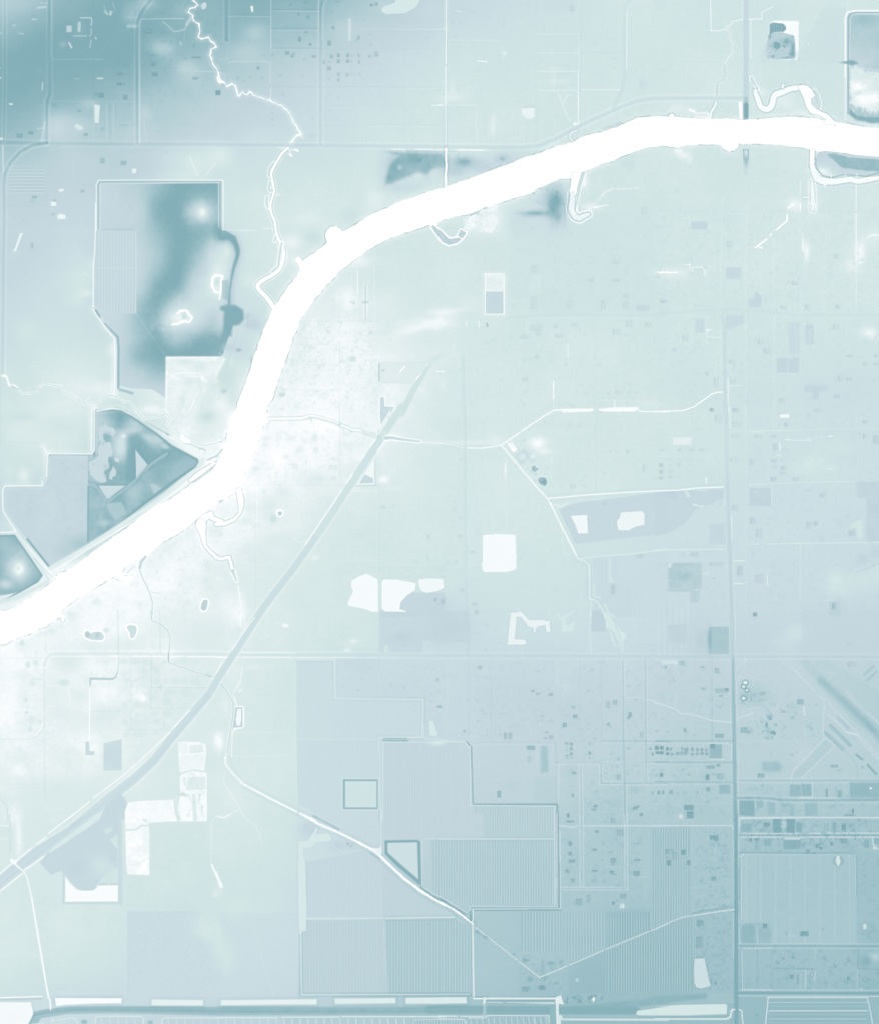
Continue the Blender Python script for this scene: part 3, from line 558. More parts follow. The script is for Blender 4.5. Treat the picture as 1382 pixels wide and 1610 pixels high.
for s, e in (('a:735,920 800,925 880,985 800,1060', .66), ('02:665,600 760,590 790,660 720,700 680,650', .72)): poly(0, s, e=e, soft=4, rough=.5)
keep_outside('a:65,45 330,35 400,60 520,120 800,310 1000,470 1150,550 1310,635 1315,680 1280,730 900,1030 700,1160|02:620,820 545,860 548,490 300,470 305,300 560,300 590,270 590,30', E_0)
pit = PT('shallow_pit', b2, 'ragged pale shallow pit in the left arm of the triangular basin')
poly(pit, 'a:195,175 215,215 245,240 300,250 335,310 290,360 235,340 185,315 185,390 210,425 265,425 285,500 300,590 250,600 245,650 255,740 185,770 220,850 215,900 150,920 90,880 20,810 5,730 10,670 90,620 120,580 110,500 150,440 130,380 115,330 130,260 180,240', e=.47, soft=1.6, rough=1.1, ext=False)
for q in ((230, 350, 40, 40), (60, 690, 12, 16), (205, 720, 24, 26), (280, 700, 30, 80), (200, 830, 14, 14), (180, 435, 14, 20)): glow('a', *q, .92 if q[0] in (230, 280) else .72, .85)
poly(PT('shallow_pit', b2, 'small ragged pale pit right of the big ragged one'), 'a:300,715 335,770 330,830 290,850 290,880 240,865 260,780', e=.50, soft=1.6, rough=.7, ext=False)
poly(PT('pad', b2, 'tiny pale square pad'), 'a:310,605 375,620 370,668 318,660', e=.42, soft=2)
p1 = PT('shallow_pit', b2, 'upright pale three-cornered pit'); poly(p1, 'a:565,512 715,695 575,878', e=.45, soft=1.3, rings=((1.5, 2, .06),))
p2 = PT('shallow_pit', b2, 'flat pale three-cornered pit pointing down'); poly(p2, 'a:120,948 452,948 245,1105 220,1108', e=.43, soft=1.3, rings=((1.5, 2, .06),))
for q in ('a:0,930 60,940 110,975 200,1110 260,1120 450,980 560,890 650,790 780,670 950,560', 'a:200,1110 180,1200', '02:300,480 560,482 600,500'): line(0, q, 3, e=.78, soft=3, rings=((2.6, 1.5, .05),), ext=False, sm=True)
line(0, 'a:690,790 740,720 860,640 950,580', 1.5, d=-.09, soft=2, ext=False)
dyk = PT('levee', b2, 'dark inner bank rimming the triangular basin')
line(dyk, 'a:70,590 72,45 330,33 400,55 520,120 800,310 1000,470 1150,550 1310,635 1318,670 1290,720 1050,880 700,1140|02:650,800 318,1000 175,820', 3, e=1.0, soft=2.4, ext=False, texture=0)
line(dyk, '02:570,298 400,295 312,295 315,355', 1.8, e=.95, soft=1.8, ext=False)
b2f = TH('dyked_field', 'grey five-sided field walled by pale dykes, left of the triangular basin', 'field')
poly(b2f, '02:30,495 268,492 300,470 300,305 552,303 552,840 470,900 318,1000 175,820 25,640', e=.52, soft=1.5, texture=.02)
mottle('02:30,495 552,303 552,840 318,1000', .06, .1, NRB, 6); mottle('02:300,305 552,303 552,470 300,470', .1, .2); glow('02', 500, 850, 90, 60, .8, .8); glow('02', 420, 900, 60, 40, .7, .6); glow('02', 320, 620, 60, 160, .45, .6); glow('02', 520, 560, 30, 50, .64, .5); glow('02', 250, 760, 60, 60, .46, .5); line(0, '02:175,820 318,1000 480,895 552,845', 2.6, e=.95, soft=2, ext=False); line(0, '02:552,495 550,835', 2.2, e=.96, soft=2, ext=False); line(0, '02:552,300 553,470', 1.6, d=.1, ext=False); line(0, '02:300,470 300,478 560,480', 3, d=.03, ext=False); line(0, '02:90,545 180,545 280,550', 1.4, d=.06, rough=.8, ext=False)
for q, e in (('02:605,25 700,10 760,15 900,90 1060,190 1160,240 1240,285', .12), ('02:590,0 588,270 570,292 300,290 292,430', .15), ('02:572,0 570,270', .14), ('02:265,460 268,488 35,490 22,510 20,600 25,650 105,775 335,1080', .12), ('02:0,780 100,775', .12), ('02:270,245 295,285', .12)):
    line(ST('dyke_slope', 'pale slope outside the dykes of the triangular and five-sided basins') if e == .12 and '605,25' in q else len(REG) - 1, q, 2.6, e=e, soft=2.4, ext=False, rings=((3, 2.2, -.06),))
line(0, '02:318,1000 520,880 650,800 800,700 960,600 1120,480 1230,380 1260,330', 7, e=.24, soft=4, ext=False); line(0, '02:340,1015 530,895 700,790 900,665 1100,520 1240,400', 3, e=.10, soft=4, ext=False)
line(0, '02:720,0 800,30 900,95 960,130 1050,175', 1.6, d=.25, soft=2, rough=.6, ext=False)

# left edge basin
b3 = TH('dyked_basin', 'dyked basin cut by the left edge, teal with white mottled hollows', 'basin', DB)
E_0 = E.copy()
poly(b3, '02:0,800 95,798 265,1045 240,1085 120,1150 0,1215', e=.90, soft=2)
glow('02', 90, 870, 90, 40, .8, .6); glow('02', 30, 840, 40, 50, .74, .6); glow('02', 125, 1010, 70, 80, .34, 1); glow('02', 125, 1005, 34, 44, .08, 1); glow('02', 40, 1100, 46, 30, .42, .9); glow('02', 20, 1180, 30, 16, .5, .7); glow('02', 200, 960, 30, 40, .75, .5)
glow('02', 118, 1000, 10, 12, .4, .8)
keep_outside('02:0,800 95,798 265,1045 240,1085 120,1150 0,1215', E_0)
line(PT('levee', b3, 'dark inner bank on the right side'), '02:0,800 95,798 265,1045 235,1085 120,1150 0,1215', 2, e=1, soft=2)
line(0, '02:105,785 310,1075', 5, e=.27, soft=3, ext=False); line(0, '02:170,855 330,1075', 1.8, e=.12, soft=2, ext=False); line(0, '02:215,940 330,1060', 1, d=.25, ext=False); line(0, '02:-200,1260 110,1180 300,1090', 6, e=.3, soft=4, ext=False, rough=.5)

# top right basin
b4 = TH('dyked_basin', 'dyked basin at the top right corner, grey above and mottled white below', 'basin', DB)
E_0 = E.copy()
poly(b4, 'd:1382,165 1060,165 1010,180 1015,1260 1080,1330|30:1240,715 1382,765', e=.68, soft=2, texture=.03)
glow('d', 1200, 230, 160, 90, .84, .8); glow('d', 1340, 430, 100, 120, .72, .5); glow('d', 1100, 640, 100, 90, .54, .8); glow('d', 1300, 640, 100, 70, .56, .6); glow('d', 1200, 740, 120, 50, .5, .7)
poly(0, 'd:1020,790 1130,790 1200,840 1382,860 1382,1340 1250,1350 1020,1240', e=.24, soft=10, rough=4, texture=.05)
for q in ((1140, 1110, 60, 30, .4), (1280, 1060, 60, 80, .26), (1100, 900, 60, 60, .28), (1240, 910, 80, 50, .3), (1340, 980, 50, 80, .3), (1200, 1230, 60, 40, .2), (1110, 1040, 90, 50, .04), (1200, 1180, 80, 60, .03), (1300, 1180, 90, 60, .05)): glow('d', *q[:4], q[4], .8)
mottle('d:1020,950 1382,900 1382,1340 1020,1240', -.14, .1, NRB, 8)
line(0, 'd:1120,760 1200,810 1382,850', 3, e=.5, soft=4, ext=True); line(0, 'd:1382,870 1320,850', 1.5, d=.1)
keep_outside('d:1382,165 1060,165 1010,180 1015,1260 1080,1330|30:1240,715 1382,765', E_0)
poly(PT('embankment', b4, 'dark teal toe of the basin, sloping to the river'), '30:1195,660 1215,690 1240,712 1300,722 1382,730 1382,768 1330,760 1240,742 1192,705', e=.95, soft=4, rough=.9)
line(PT('levee', b4, 'dark levee line on the left side'), '30:1382,78 1240,78 1200,85 1188,110 1188,700', 1.8, e=.92, soft=2.2, ext=True)
line(PT('canal', b4, 'white canal outside the levee'), '30:1382,68 1230,68 1185,78 1172,110 1172,735', 2.8, e=.09, soft=2.2, ext=True)
line(0, '30:1382,90 1240,90 1212,95 1200,120 1198,360', 1.4, d=-.3, soft=2); line(0, '30:1172,480 1172,735', 1, d=.3, soft=1.5, ext=False)
cr_ = TH('levee_crossing', 'dark wedge-shaped crossing on the left side of the top right basin', 'crossing'); poly(cr_, '30:1130,386 1185,378 1215,374 1255,392 1210,404 1185,396', e=.95, soft=3)
line(0, '30:0,383 540,380', 1, d=.03, ext=False); line(0, '30:580,375 1130,386', 1.4, d=.03, ext=False)

# white pit with teal blocks
w1 = TH('quarry_pit', 'white four-sided pit holding a teal speckled block, upper right', 'pit')
poly(w1, 'd:120,248 412,250 420,270 415,600 400,718 360,715 200,712 40,700 20,620 55,420 70,280', e=.09, soft=2)
poly(PT('spoil_heap', w1, 'dark smooth teal tongue at the top'), 'd:75,290 110,272 230,285 265,320 262,360 230,382 130,385 95,420 65,418', e=.97, soft=2, rough=.4)
k_ = PT('spoil_heap', w1, 'grey block speckled with teal'); poly(k_, 'd:95,395 210,385 300,410 362,430 370,560 368,695 200,710 30,700 10,640 60,430', e=.62, soft=2.2, rough=.4, texture=.03)
glow('d', 20, 660, 50, 70, .42, .8)
mottle('d:60,400 362,430 368,695 40,700', .6, .25, NRB, 2)
poly(PT('dark_hummock', k_, 'teal patch in the middle of the block'), 'd:115,510 150,500 195,520 200,570 160,590 115,575', e=.97, soft=2, rough=.8)
for q in ((150, 545, 44, 40), (270, 500, 44, 44), (345, 590, 26, 100), (280, 690, 60, 10), (70, 440, 16, 30), (110, 675, 24, 14), (335, 650, 40, 34)): glow('d', *q, 1, .9)

# ================================================================== thin ditches and streams
def wline(o, s, w, e, soft=1.6, rings=None, **k): line(o, s, w, e=e, soft=soft, rings=rings, ext=False, **k)
def ditch(label, s, w=1.6, e=None, d=None, soft=1.6, name='ditch', rings=None, **k):
    i = ST(name, label) if label else 0
    line(i, s, w, e=e, d=d, soft=soft, rings=rings, **k)
    return i
DTCH = []
ditch('straight white canal running down from the top edge to the river', '20:43,0 43,185', 2, e=.16, rings=((1.5, 2, -.06),), name='canal'); i_ = len(REG) - 1
line(i_, '20:43,192 42,385', 1.8, e=.10); line(i_, '20:40,400 40,640', 2, e=.14); line(i_, '20:40,645 40,870', 1.8, e=.2, rings=((1.8, .8, .1),)); line(i_, '20:42,897 42,970 45,1000 40,1060 42,1125', 3.4, e=.05, rings=((1.8, .9, .16),), rough=.4)
ditch('white stream from the top edge, kinking down past the wide embankment to the river', '30:340,0 342,190 400,190 440,175 475,135 535,120 655,118 655,75 720,45', 1.5, e=.12, name='creek', wob=.4)
i_ = len(REG) - 1; line(i_, '30:440,175 455,200 465,250 480,290 470,330 445,355 425,400 430,455 420,490 378,515 375,590', 1.8, e=.12, wob=.5, rings=((0, .7, .25), (2, 1.5, -.05))); line(0, '30:425,400 430,455 420,490 380,512 377,595', .8, d=.35, wob=.3, ext=False)
line(i_, '30:374,632 370,650 345,690 337,728', 2.4, e=.08, rings=((2, .8, .16),))
line(0, '30:440,170 420,125 350,85', 1.2, d=-.06, wob=.6, ext=False)
ditch('forked white trickle above the river, in the upper centre', '20:715,560 745,620 785,565', 1.4, e=.2, name='creek'); line(len(REG) - 1, '20:745,620 752,660 770,700 795,735', 1.4, e=.22)
ditch('thin upright white ditch beside the forked trickle, cut by cross streets', '20:843,0 843,430', 1.0, d=-.08); line(len(REG) - 1, '20:838,440 838,540', 1.6, d=-.18, ext=False); line(len(REG) - 1, '20:838,555 838,660', 1.6, d=-.24, ext=False); line(len(REG) - 1, '20:838,670 838,750', 1.6, d=-.24, ext=False)
for q, d in (('20:600,88 840,88', -.05), ('20:600,105 840,105', -.05), ('20:600,208 840,208', -.1), ('20:600,320 840,320', -.07), ('20:600,432 840,432', -.12), ('20:600,547 840,547', -.1), ('20:860,542 1090,543', -.14), ('20:60,243 370,245', -.09), ('20:855,60 1100,60', .04), ('20:980,60 980,310', .05), ('20:855,318 1105,318', .05),
             ('20:587,0 587,880', .04), ('20:0,175 40,175', -.14), ('20:0,635 230,635', -.1), ('20:225,640 225,860', -.06), ('20:240,635 590,635', .02), ('20:370,120 380,370', -.04), ('20:115,904 275,906', -.28), ('20:230,368 290,374', -.3), ('20:105,68 135,72', -.3), ('20:1130,60 1132,420', -.06), ('20:60,915 100,915', .22), ('20:590,375 840,375', .02),
             ('20:850,60 856,640', .03), ('20:180,0 182,120', .03), ('20:480,150 482,400', .02), ('20:60,370 580,372', .015), ('20:410,0 410,880', .015)):
    line(0, q, 1.5, d=d, soft=1.6, ext=False)
# stream system right of centre
c1 = ditch('pale canal from the motorwayside dark road down into the town centre fork', '12:1240,212 1382,220|22:0,222 60,228 148,248', 2, e=.14, name='canal', rings=((0, .5, .1),))
line(c1, '22:172,246 260,248 375,230', 2.4, e=.12); line(0, '22:0,222 60,232 140,248', .8, d=.22, ext=False); line(0, '22:180,242 360,232', .7, d=.08, ext=False)
c2 = ditch('white canal climbing from the fork to the right, swelling into two long pools', '22:375,230 485,155', 3, e=.12, name='canal'); line(c2, '22:497,145 600,75 690,20 740,18', 2.4, e=.1); poly(c2, '22:735,10 925,8 935,18 920,28 745,34', e=.09, soft=1.4); poly(c2, '22:955,12 1060,0 1195,0 1200,12 1180,28 1000,28 965,22', e=.09, soft=1.4); line(c2, '22:1195,8 1215,27 1382,28|32:0,28 170,22 245,-5|31:245,1248 350,1175 380,1165 415,1163', 2, e=.07)
line(0, '22:1088,25 1090,45', 1.2, d=-.12, ext=False)
c3 = ditch('pale canal falling from the fork past the dark-specked mounds', '22:375,230 410,270 500,380 600,495 655,555 690,620 740,725 800,840 835,915', 2.6, e=.11, name='canal'); line(c3, '22:835,912 885,935 905,955 908,1155', 2.6, e=.27, rings=((2.5, 1.5, .08),)); line(c3, '22:915,1158 950,1170 1010,1262 1050,1267', 3, e=.30); line(0, '22:848,1170 915,1155', 1, d=-.05, ext=False)
ditch('white ditch above the grey field with two lakes', '22:655,552 900,530 1140,515 1382,503|32:0,518 130,515 250,500 420,493', 2.4, e=.12, rings=((2.4, 2, .03),), sm=False, ext=False)
ditch('pale ditch below the grey field with two lakes', '22:835,915 1150,888 1382,858|32:0,883 200,880 435,878', 2.2, e=.28, soft=2, ext=False)
line(0, '22:830,820 950,815 1150,790 1382,765', 1.2, d=.06, sm=True, ext=False)
line(0, '22:680,585 740,600 790,580', 5, d=-.06, soft=5, ext=False)
ditch('pale slanting ditch at the far right of the lower town', '32:575,480 820,470 830,466 1230,460', 1.8, d=-.12, ext=False)
line(0, '32:690,845 1310,836', 2, d=-.15, ext=False); line(0, '32:1335,835 1382,835', 2, d=-.15, ext=False); line(0, '32:575,848 640,845', 2, d=-.12, ext=False); line(0, '32:895,840 895,1190', 1.6, d=-.11, ext=False, wob=.3); line(0, '32:575,148 1382,132', 1.6, d=-.07, ext=False); line(0, '32:690,310 690,460', 1.8, d=-.06, ext=False)
for q, d in (('32:800,200 860,205 940,205', -.16), ('32:940,190 955,208', -.2), ('32:1065,180 1092,181', -.26), ('32:768,225 768,272', -.2), ('32:755,295 770,303', -.2), ('32:1072,380 1095,380', -.16), ('32:265,516 320,517', -.16), ('32:715,490 715,600', -.14), ('32:312,440 312,470', -.26), ('32:690,1035 690,1100', -.22), ('32:488,950 545,948', -.24), ('32:490,1090 545,1090', -.24), ('32:395,857 425,857', -.16), ('32:205,855 245,892', -.0), ('32:1075,450 1080,1296', .0), ('32:960,195 1050,180', -.08), ('32:470,670 470,880', -.08), ('32:600,522 635,525', -.1), ('32:600,155 670,157', -.1)):
    line(0, q, 2 if d < -.15 else 1.5, d=d, soft=1.8, ext=False)
poly(TH('white_patch', 'tiny white bar in the upper part of the lower town, right side', 'pond', 'small ponds'), '32:766,45 825,43 826,66 768,67', e=.13, soft=2); poly(0, '32:105,190 220,185 222,235 105,235', e=.22, soft=3, texture=.02)
poly(0, '32:175,520 195,520 215,552 200,560', e=.30, soft=2.5); line(0, '32:235,600 260,610 290,612', 3.4, e=.27, soft=2.5, rough=.6, ext=False); poly(0, '32:78,962 100,962 98,992 78,990', e=.36, soft=2); line(0, '32:82,1070 105,1070', 1.5, d=-.14, ext=False); line(0, '32:245,1128 268,1130', 2.4, d=-.24, ext=False); line(0, '32:295,1030 325,1025', 2.2, d=-.14, rough=.8, ext=False)
poly(0, '32:1245,700 1275,695 1280,810 1245,815 1240,750 1200,745 1200,725', e=.34, soft=3, rough=.7)
# left-hand streams
s1 = ditch('thread-like stream with white banks, from the left edge to the triangular basin', '01:20,1065 45,1075 60,1130 90,1130 125,1155 140,1180 235,1175 250,1135 280,1115 330,1128 390,1135 395,1165 450,1195 535,1245 550,1215 555,1240 620,1235 640,1210 670,1190 720,1195 780,1235 810,1230 830,1265 865,1303|02:890,65 940,70 990,60 1035,42', 3, e=.06, soft=3, rough=.5, name='creek')
line(s1, '02:1035,42 1065,75 1040,100 1055,125 1100,150 1140,185 1180,210 1230,230 1275,240 1330,228 1382,212', 3, e=.05, soft=2.6, rough=.5)
line(0, '01:70,1130 125,1155 140,1180 235,1175 250,1135 280,1115 330,1128 390,1135 395,1165 450,1195 535,1245 550,1215 555,1240 620,1235 640,1210 670,1190 720,1195 780,1235 810,1230 830,1265 865,1303|02:890,65 940,70 990,60 1035,42', .9, d=.5, soft=1.2, ext=False)
line(0, '02:1035,42 1065,75 1040,100 1055,125 1100,150 1125,170 1125,195 1145,225 1180,228 1240,255 1280,270 1255,255 1240,262', .9, d=.46, soft=1.2, ext=False); line(0, '02:1145,180 1180,210 1230,230 1275,240 1330,228 1382,212|12:30,215 60,185', .9, d=.46, soft=1.2, ext=False); poly(0, '02:1125,165 1185,210 1190,225 1145,225 1122,200', e=.03, soft=1.5)
line(0, '02:905,90 960,120 1050,170', 1.6, d=.28, soft=1.6, rough=.8, ext=False)
line(ST('ditch', 'short white broken ditch at the foot of the upper left fields'), '01:460,240 490,280 495,320 520,345', 1.2, d=-.08, wob=.4); line(0, '01:520,430 575,462', 1.2, d=-.09, ext=False)
for q, d, w in (('00:330,370 580,370', -.14, 1.2), ('00:595,370 640,370', -.2, 1.2), ('00:505,112 570,113 575,130 570,160', -.4, 2), ('00:570,180 572,215 560,225', -.36, 1.6), ('00:460,225 540,225', -.3, 2), ('00:570,250 562,298', -.3, 1.8), ('00:497,145 495,192', -.34, 5), ('00:340,70 560,70', .03, 1.2), ('00:240,50 285,45', -.22, 4), ('00:255,20 300,22', -.14, 2), ('00:205,122 230,122', -.26, 2.4), ('00:125,210 150,212', -.2, 2.4), ('00:85,158 100,158', -.2, 2), ('00:268,515 268,560', -.4, 2), ('00:610,487 640,488', -.4, 3), ('00:465,490 495,492', -.2, 1.4), ('00:462,420 465,480', -.05, 1),
                ('00:262,880 282,760', -.18, 3), ('00:240,800 280,795', -.14, 2.6), ('00:582,0 585,620', .05, 1.2), ('00:583,630 583,880', -.1, 1.2), ('00:320,630 855,632', -.06, 1.2), ('00:668,645 668,870', -.12, 1.4), ('00:685,645 685,870', .06, 1.4), ('00:708,645 708,870', -.12, 1.4), ('00:595,572 850,572', -.03, 1.2), ('00:870,437 1200,437', -.04, 1), ('00:1210,440 1345,448', -.2, 1.2), ('00:1015,135 1050,165 1085,200 1150,185 1165,150', -.28, 1.6), ('00:1150,190 1145,270', -.08, 1.4), ('00:1120,260 1130,280', -.24, 2.4), ('00:895,740 915,870', -.08, 2), ('00:455,1010 460,1100 470,1140 560,1155', -.1, 1.2), ('00:1180,970 1230,1090', -.08, 2.4), ('00:1340,1010 1280,1090', -.08, 2.4), ('00:470,800 470,860', -.06, 1.4),
                ('00:550,120 640,10 690,0', 0, 1), ('00:655,70 670,90', -.2, 4), ('00:690,75 690,90', -.34, 4), ('00:0,485 10,485', -.4, 3), ('00:0,425 8,425', -.3, 2), ('00:0,862 18,862', -.5, 3.4), ('00:320,930 430,915', -.06, 1.4), ('00:470,1140 570,1158', .2, .9), ('00:350,910 375,910', .14, 1.4), ('00:470,235 460,245', 0, 1), ('00:595,235 602,242', -.4, 2.4), ('00:0,205 12,210', -.24, 2), ('00:170,600 175,800', 0, 1), ('00:0,1040 8,1200', 0, 1), ('00:1130,0 1145,180', 0, 1), ('00:760,440 850,440', -.03, 1), ('00:760,500 850,500', 0, 1)):
    if d: line(0, q, w, d=d, soft=1.6, ext=False)
line(0, '00:650,40 665,85 690,95 715,60 705,20', 2, d=-.14, soft=2, rough=1.2, ext=False)
for q, d, w in (('10:75,100 325,103', -.14, 1.8), ('10:75,92 325,94', .04, 1.5), ('10:333,0 333,290', -.22, 1.6), ('10:333,290 333,500', -.08, 1.2), ('10:335,530 328,600', -.22, 2.2), ('10:345,68 620,70', -.16, 1.6), ('10:335,60 625,60', .06, 2), ('10:620,0 622,170', -.18, 1.8), ('10:335,172 620,172', .08, 2), ('10:340,187 620,187', -.1, 1.4), ('10:622,180 622,290', -.14, 1.6), ('10:340,292 630,292', .08, 2), ('10:340,302 620,302', -.08, 1.2), ('10:75,385 90,372 310,372 325,385 325,500', -.12, 2), ('10:320,523 1382,525', .06, 2), ('10:0,358 70,358', -.06, 1.2), ('10:70,250 68,370', -.06, 1.2), ('10:635,295 1382,295', .03, 2), ('10:640,175 880,178 1370,178', 0, 1), ('10:882,178 1370,178', -.1, 2), ('10:882,180 882,290', -.06, 1.2),
                ('10:632,640 1382,638', .03, 1.8), ('10:632,755 1382,755', .03, 1.8), ('10:882,300 882,880', .03, 1.8), ('10:1137,295 1137,880', .03, 1.8), ('10:640,410 1130,410', -.03, 1.4), ('10:640,520 640,870', -.06, 1.2), ('10:872,530 872,870', -.05, 1.2), ('10:640,747 872,747', -.06, 1.2), ('10:892,648 892,870', -.05, 1.2), ('10:892,765 1128,765', -.05, 1.2), ('10:1145,765 1382,765', -.04, 1.2), ('10:892,535 1128,535', -.05, 1.2), ('10:1145,535 1382,535', -.06, 1.2), ('10:640,648 872,648', -.05, 1.2), ('10:1305,637 1370,635', -.22, 1.6), ('10:620,535 622,860', -.06, 1.4), ('10:540,865 620,862', -.12, 1.6), ('10:807,120 807,240', -.22, 5), ('10:60,180 72,245', 0, 1), ('10:583,900 583,1250', .03, 1), ('10:640,900 640,1080', .02, 1), ('10:180,75 240,75', -.06, 1.2), ('10:600,860 640,862', 0, 1),
                ('10:980,905 1000,900', .0, 1), ('10:1060,900 1140,905', -.16, 2), ('10:1200,900 1310,903', -.2, 2), ('10:1330,905 1370,903', -.16, 2), ('10:1150,915 1382,918', .2, 1.2), ('10:370,888 430,895', -.2, 1.6), ('10:460,905 495,910', -.22, 3), ('10:440,930 455,940', -.2, 3), ('10:60,600 60,860', .02, 1)):
    if d: line(0, q, w, d=d, soft=1.6, ext=False)
for q, d, w in (('11:40,160 245,163', -.14, 1.4), ('11:290,150 345,152', -.14, 1.6), ('11:855,410 855,540', -.14, 2), ('11:850,540 852,690', -.05, 1.4), ('11:893,480 893,685', -.12, 1.6), ('11:912,500 912,685', -.12, 1.6), ('11:903,500 903,695', .12, 2), ('11:912,500 925,465', -.1, 1.4), ('11:890,596 915,596', .2, 4), ('11:915,598 955,598 955,370', -.08, 1.3), ('11:960,690 965,600', -.04, 1.2), ('11:745,520 745,1267', .05, 1.4), ('11:505,710 980,712', .05, 1.4), ('11:480,850 730,852', .06, 1.2), ('11:400,975 740,975', .05, 1.2), ('11:370,1120 740,1128', .06, 1.4), ('11:540,1135 640,1132', .1, 1.2), ('11:410,1110 720,1112', -.04, 1.4), ('11:470,880 520,885', -.04, 2), ('11:985,970 985,1070', .35, 2), ('11:1110,1015 1138,985', -.24, 2), ('11:1210,1058 1245,1025', -.22, 2.2), ('11:1330,1014 1382,1014', -.24, 1.6), ('11:1000,960 1300,958', .03, 1.4), ('11:990,1082 1180,1085', .04, 1.4), ('11:812,600 820,590 840,600 825,605', .24, 1.4), ('11:160,720 80,930 20,1180', .06, 1.6), ('11:195,690 190,750', .14, 2), ('11:735,900 735,1000', -.05, 2)):
    line(0, q, w, d=d, soft=1.6, ext=False)
glow('11', 1010, 1008, 8, 6, .6, .9); poly(0, '11:1268,968 1296,968 1270,995', e=.16, soft=2); glow('11', 825, 938, 20, 16, .30, .8); glow('11', 140, 885, 14, 10, .8, .9); glow('11', 215, 945, 5, 24, .7, .8); glow('11', 50, 1132, 14, 12, .7, .8); glow('11', 210, 735, 50, 16, .58, .8); glow('11', 190, 680, 14, 14, .68, .8)
for q, d, w in (('21:165,580 755,580', 0, 1), ('21:775,845 778,930', -.14, 1.8), ('21:690,1070 690,1180', -.28, 1.6), ('21:690,1190 690,1240', -.12, 1.2), ('21:1058,1190 1060,1225', -.22, 1.4), ('21:0,1018 140,1018', .04, 1.2), ('21:775,1195 775,1200', 0, 1), ('21:240,710 242,745', -.18, 1.6), ('21:165,710 163,735', -.2, 1.4), ('21:130,915 130,1010', .04, 1), ('21:755,0 758,140', .2, 1.2), ('21:940,700 940,1200', .03, 1.6), ('21:1290,250 1295,640', .02, 1.4), ('21:1320,415 1382,412', -.2, 1.8), ('21:1025,250 1025,650', .015, 1), ('21:885,380 885,650', -.02, 1.2), ('21:620,440 620,650', .02, 1), ('21:545,935 1382,940', .02, 1), ('21:440,585 530,585 532,660', -.05, 1.4), ('21:1250,495 1382,490', .04, 1), ('21:1175,590 1175,655', -.05, 1.4), ('21:430,180 1290,180', .02, 1.2), ('21:565,680 760,672', .03, 1.2), ('21:530,730 530,770', -.08, 1.6), ('21:900,30 1020,10', -.2, 1.6), ('21:970,1185 1200,1190', -.05, 1.2), ('21:1300,790 1300,905 1382,895', .04, 1.2), ('21:1295,0 1290,250', .02, 1)):
    if d: line(0, q, w, d=d, soft=1.6, ext=False)
for q, d, w in (('31:812,70 812,105 745,163', -.3, 2.2), ('31:715,188 705,198', -.26, 2.2), ('31:685,220 615,272', -.3, 2.4), ('31:640,268 658,275', -.24, 3), ('31:908,215 908,290', -.24, 1.6), ('31:815,30 855,0', -.2, 2), ('31:893,0 893,45', -.2, 2), ('31:20,428 140,425', -.22, 1.6), ('31:45,400 42,425', -.14, 1.2), ('31:210,370 213,415', -.2, 1.6), ('31:228,420 228,395 290,392 303,410 303,440', -.2, 1.6), ('31:190,375 212,380', -.16, 2.2), ('31:315,400 315,450', -.1, 1.6), ('31:325,390 350,390', -.1, 1.6), ('31:430,135 480,138', .05, 1), ('31:330,160 335,135 360,132', -.07, 1.4), ('31:320,775 320,825 405,828', -.1, 1.8), ('31:318,780 342,780', -.16, 2.4), ('31:920,745 968,745', -.12, 2), ('31:920,740 918,800 925,885 975,885 982,800 975,740', -.05, 1.6), ('31:455,1125 540,1125', -.09, 1.8), ('31:447,1080 447,1230', -.07, 2), ('31:760,1050 875,1050', -.1, 2.6), ('31:895,950 895,1050', -.04, 1.6), ('31:830,540 825,580 890,595', .07, 1.4), ('31:950,780 955,820', -.16, 1.4), ('31:1250,370 1290,360', -.14, 2.2), ('31:1310,210 1330,195 1382,195', -.14, 2.4), ('31:575,1070 1382,1055', -.04, 1.4), ('31:455,1230 540,1228', -.06, 1.6), ('31:540,1228 545,1296', -.06, 1.6), ('31:745,940 745,1050', -.06, 1.6), ('31:735,700 735,1296', -.02, 1.6), ('31:575,795 715,795', -.05, 1.4), ('31:640,545 645,560', -.14, 2)):
    line(0, q, w, d=d, soft=1.6, ext=False)
line(ST('ditch', 'long upright white ditch at the right, running down from the oxbow through the town'), '30:1237,1140|31:1237,45', 1.6, e=.12); i_ = len(REG) - 1
line(i_, '31:1237,62 1237,360', 1.8, e=.10); line(i_, '31:1238,375 1238,415', 1.6, e=.2); line(i_, '31:1238,420 1238,640', 1.4, d=-.1)

# ================================================================== streets and roads
def road(label, s, w=2.4, d=.05, e=None, name='road', side=None, soft=1.8, parent=None, **k):
    i = (ST(name, label) if parent is None else PT(name, parent, label)) if label else 0
    rings = [(side[0], side[1], side[2])] if side else None
    line(i, s, w, e=e, d=d if e is None else None, soft=soft, rings=rings, **k)
    return i
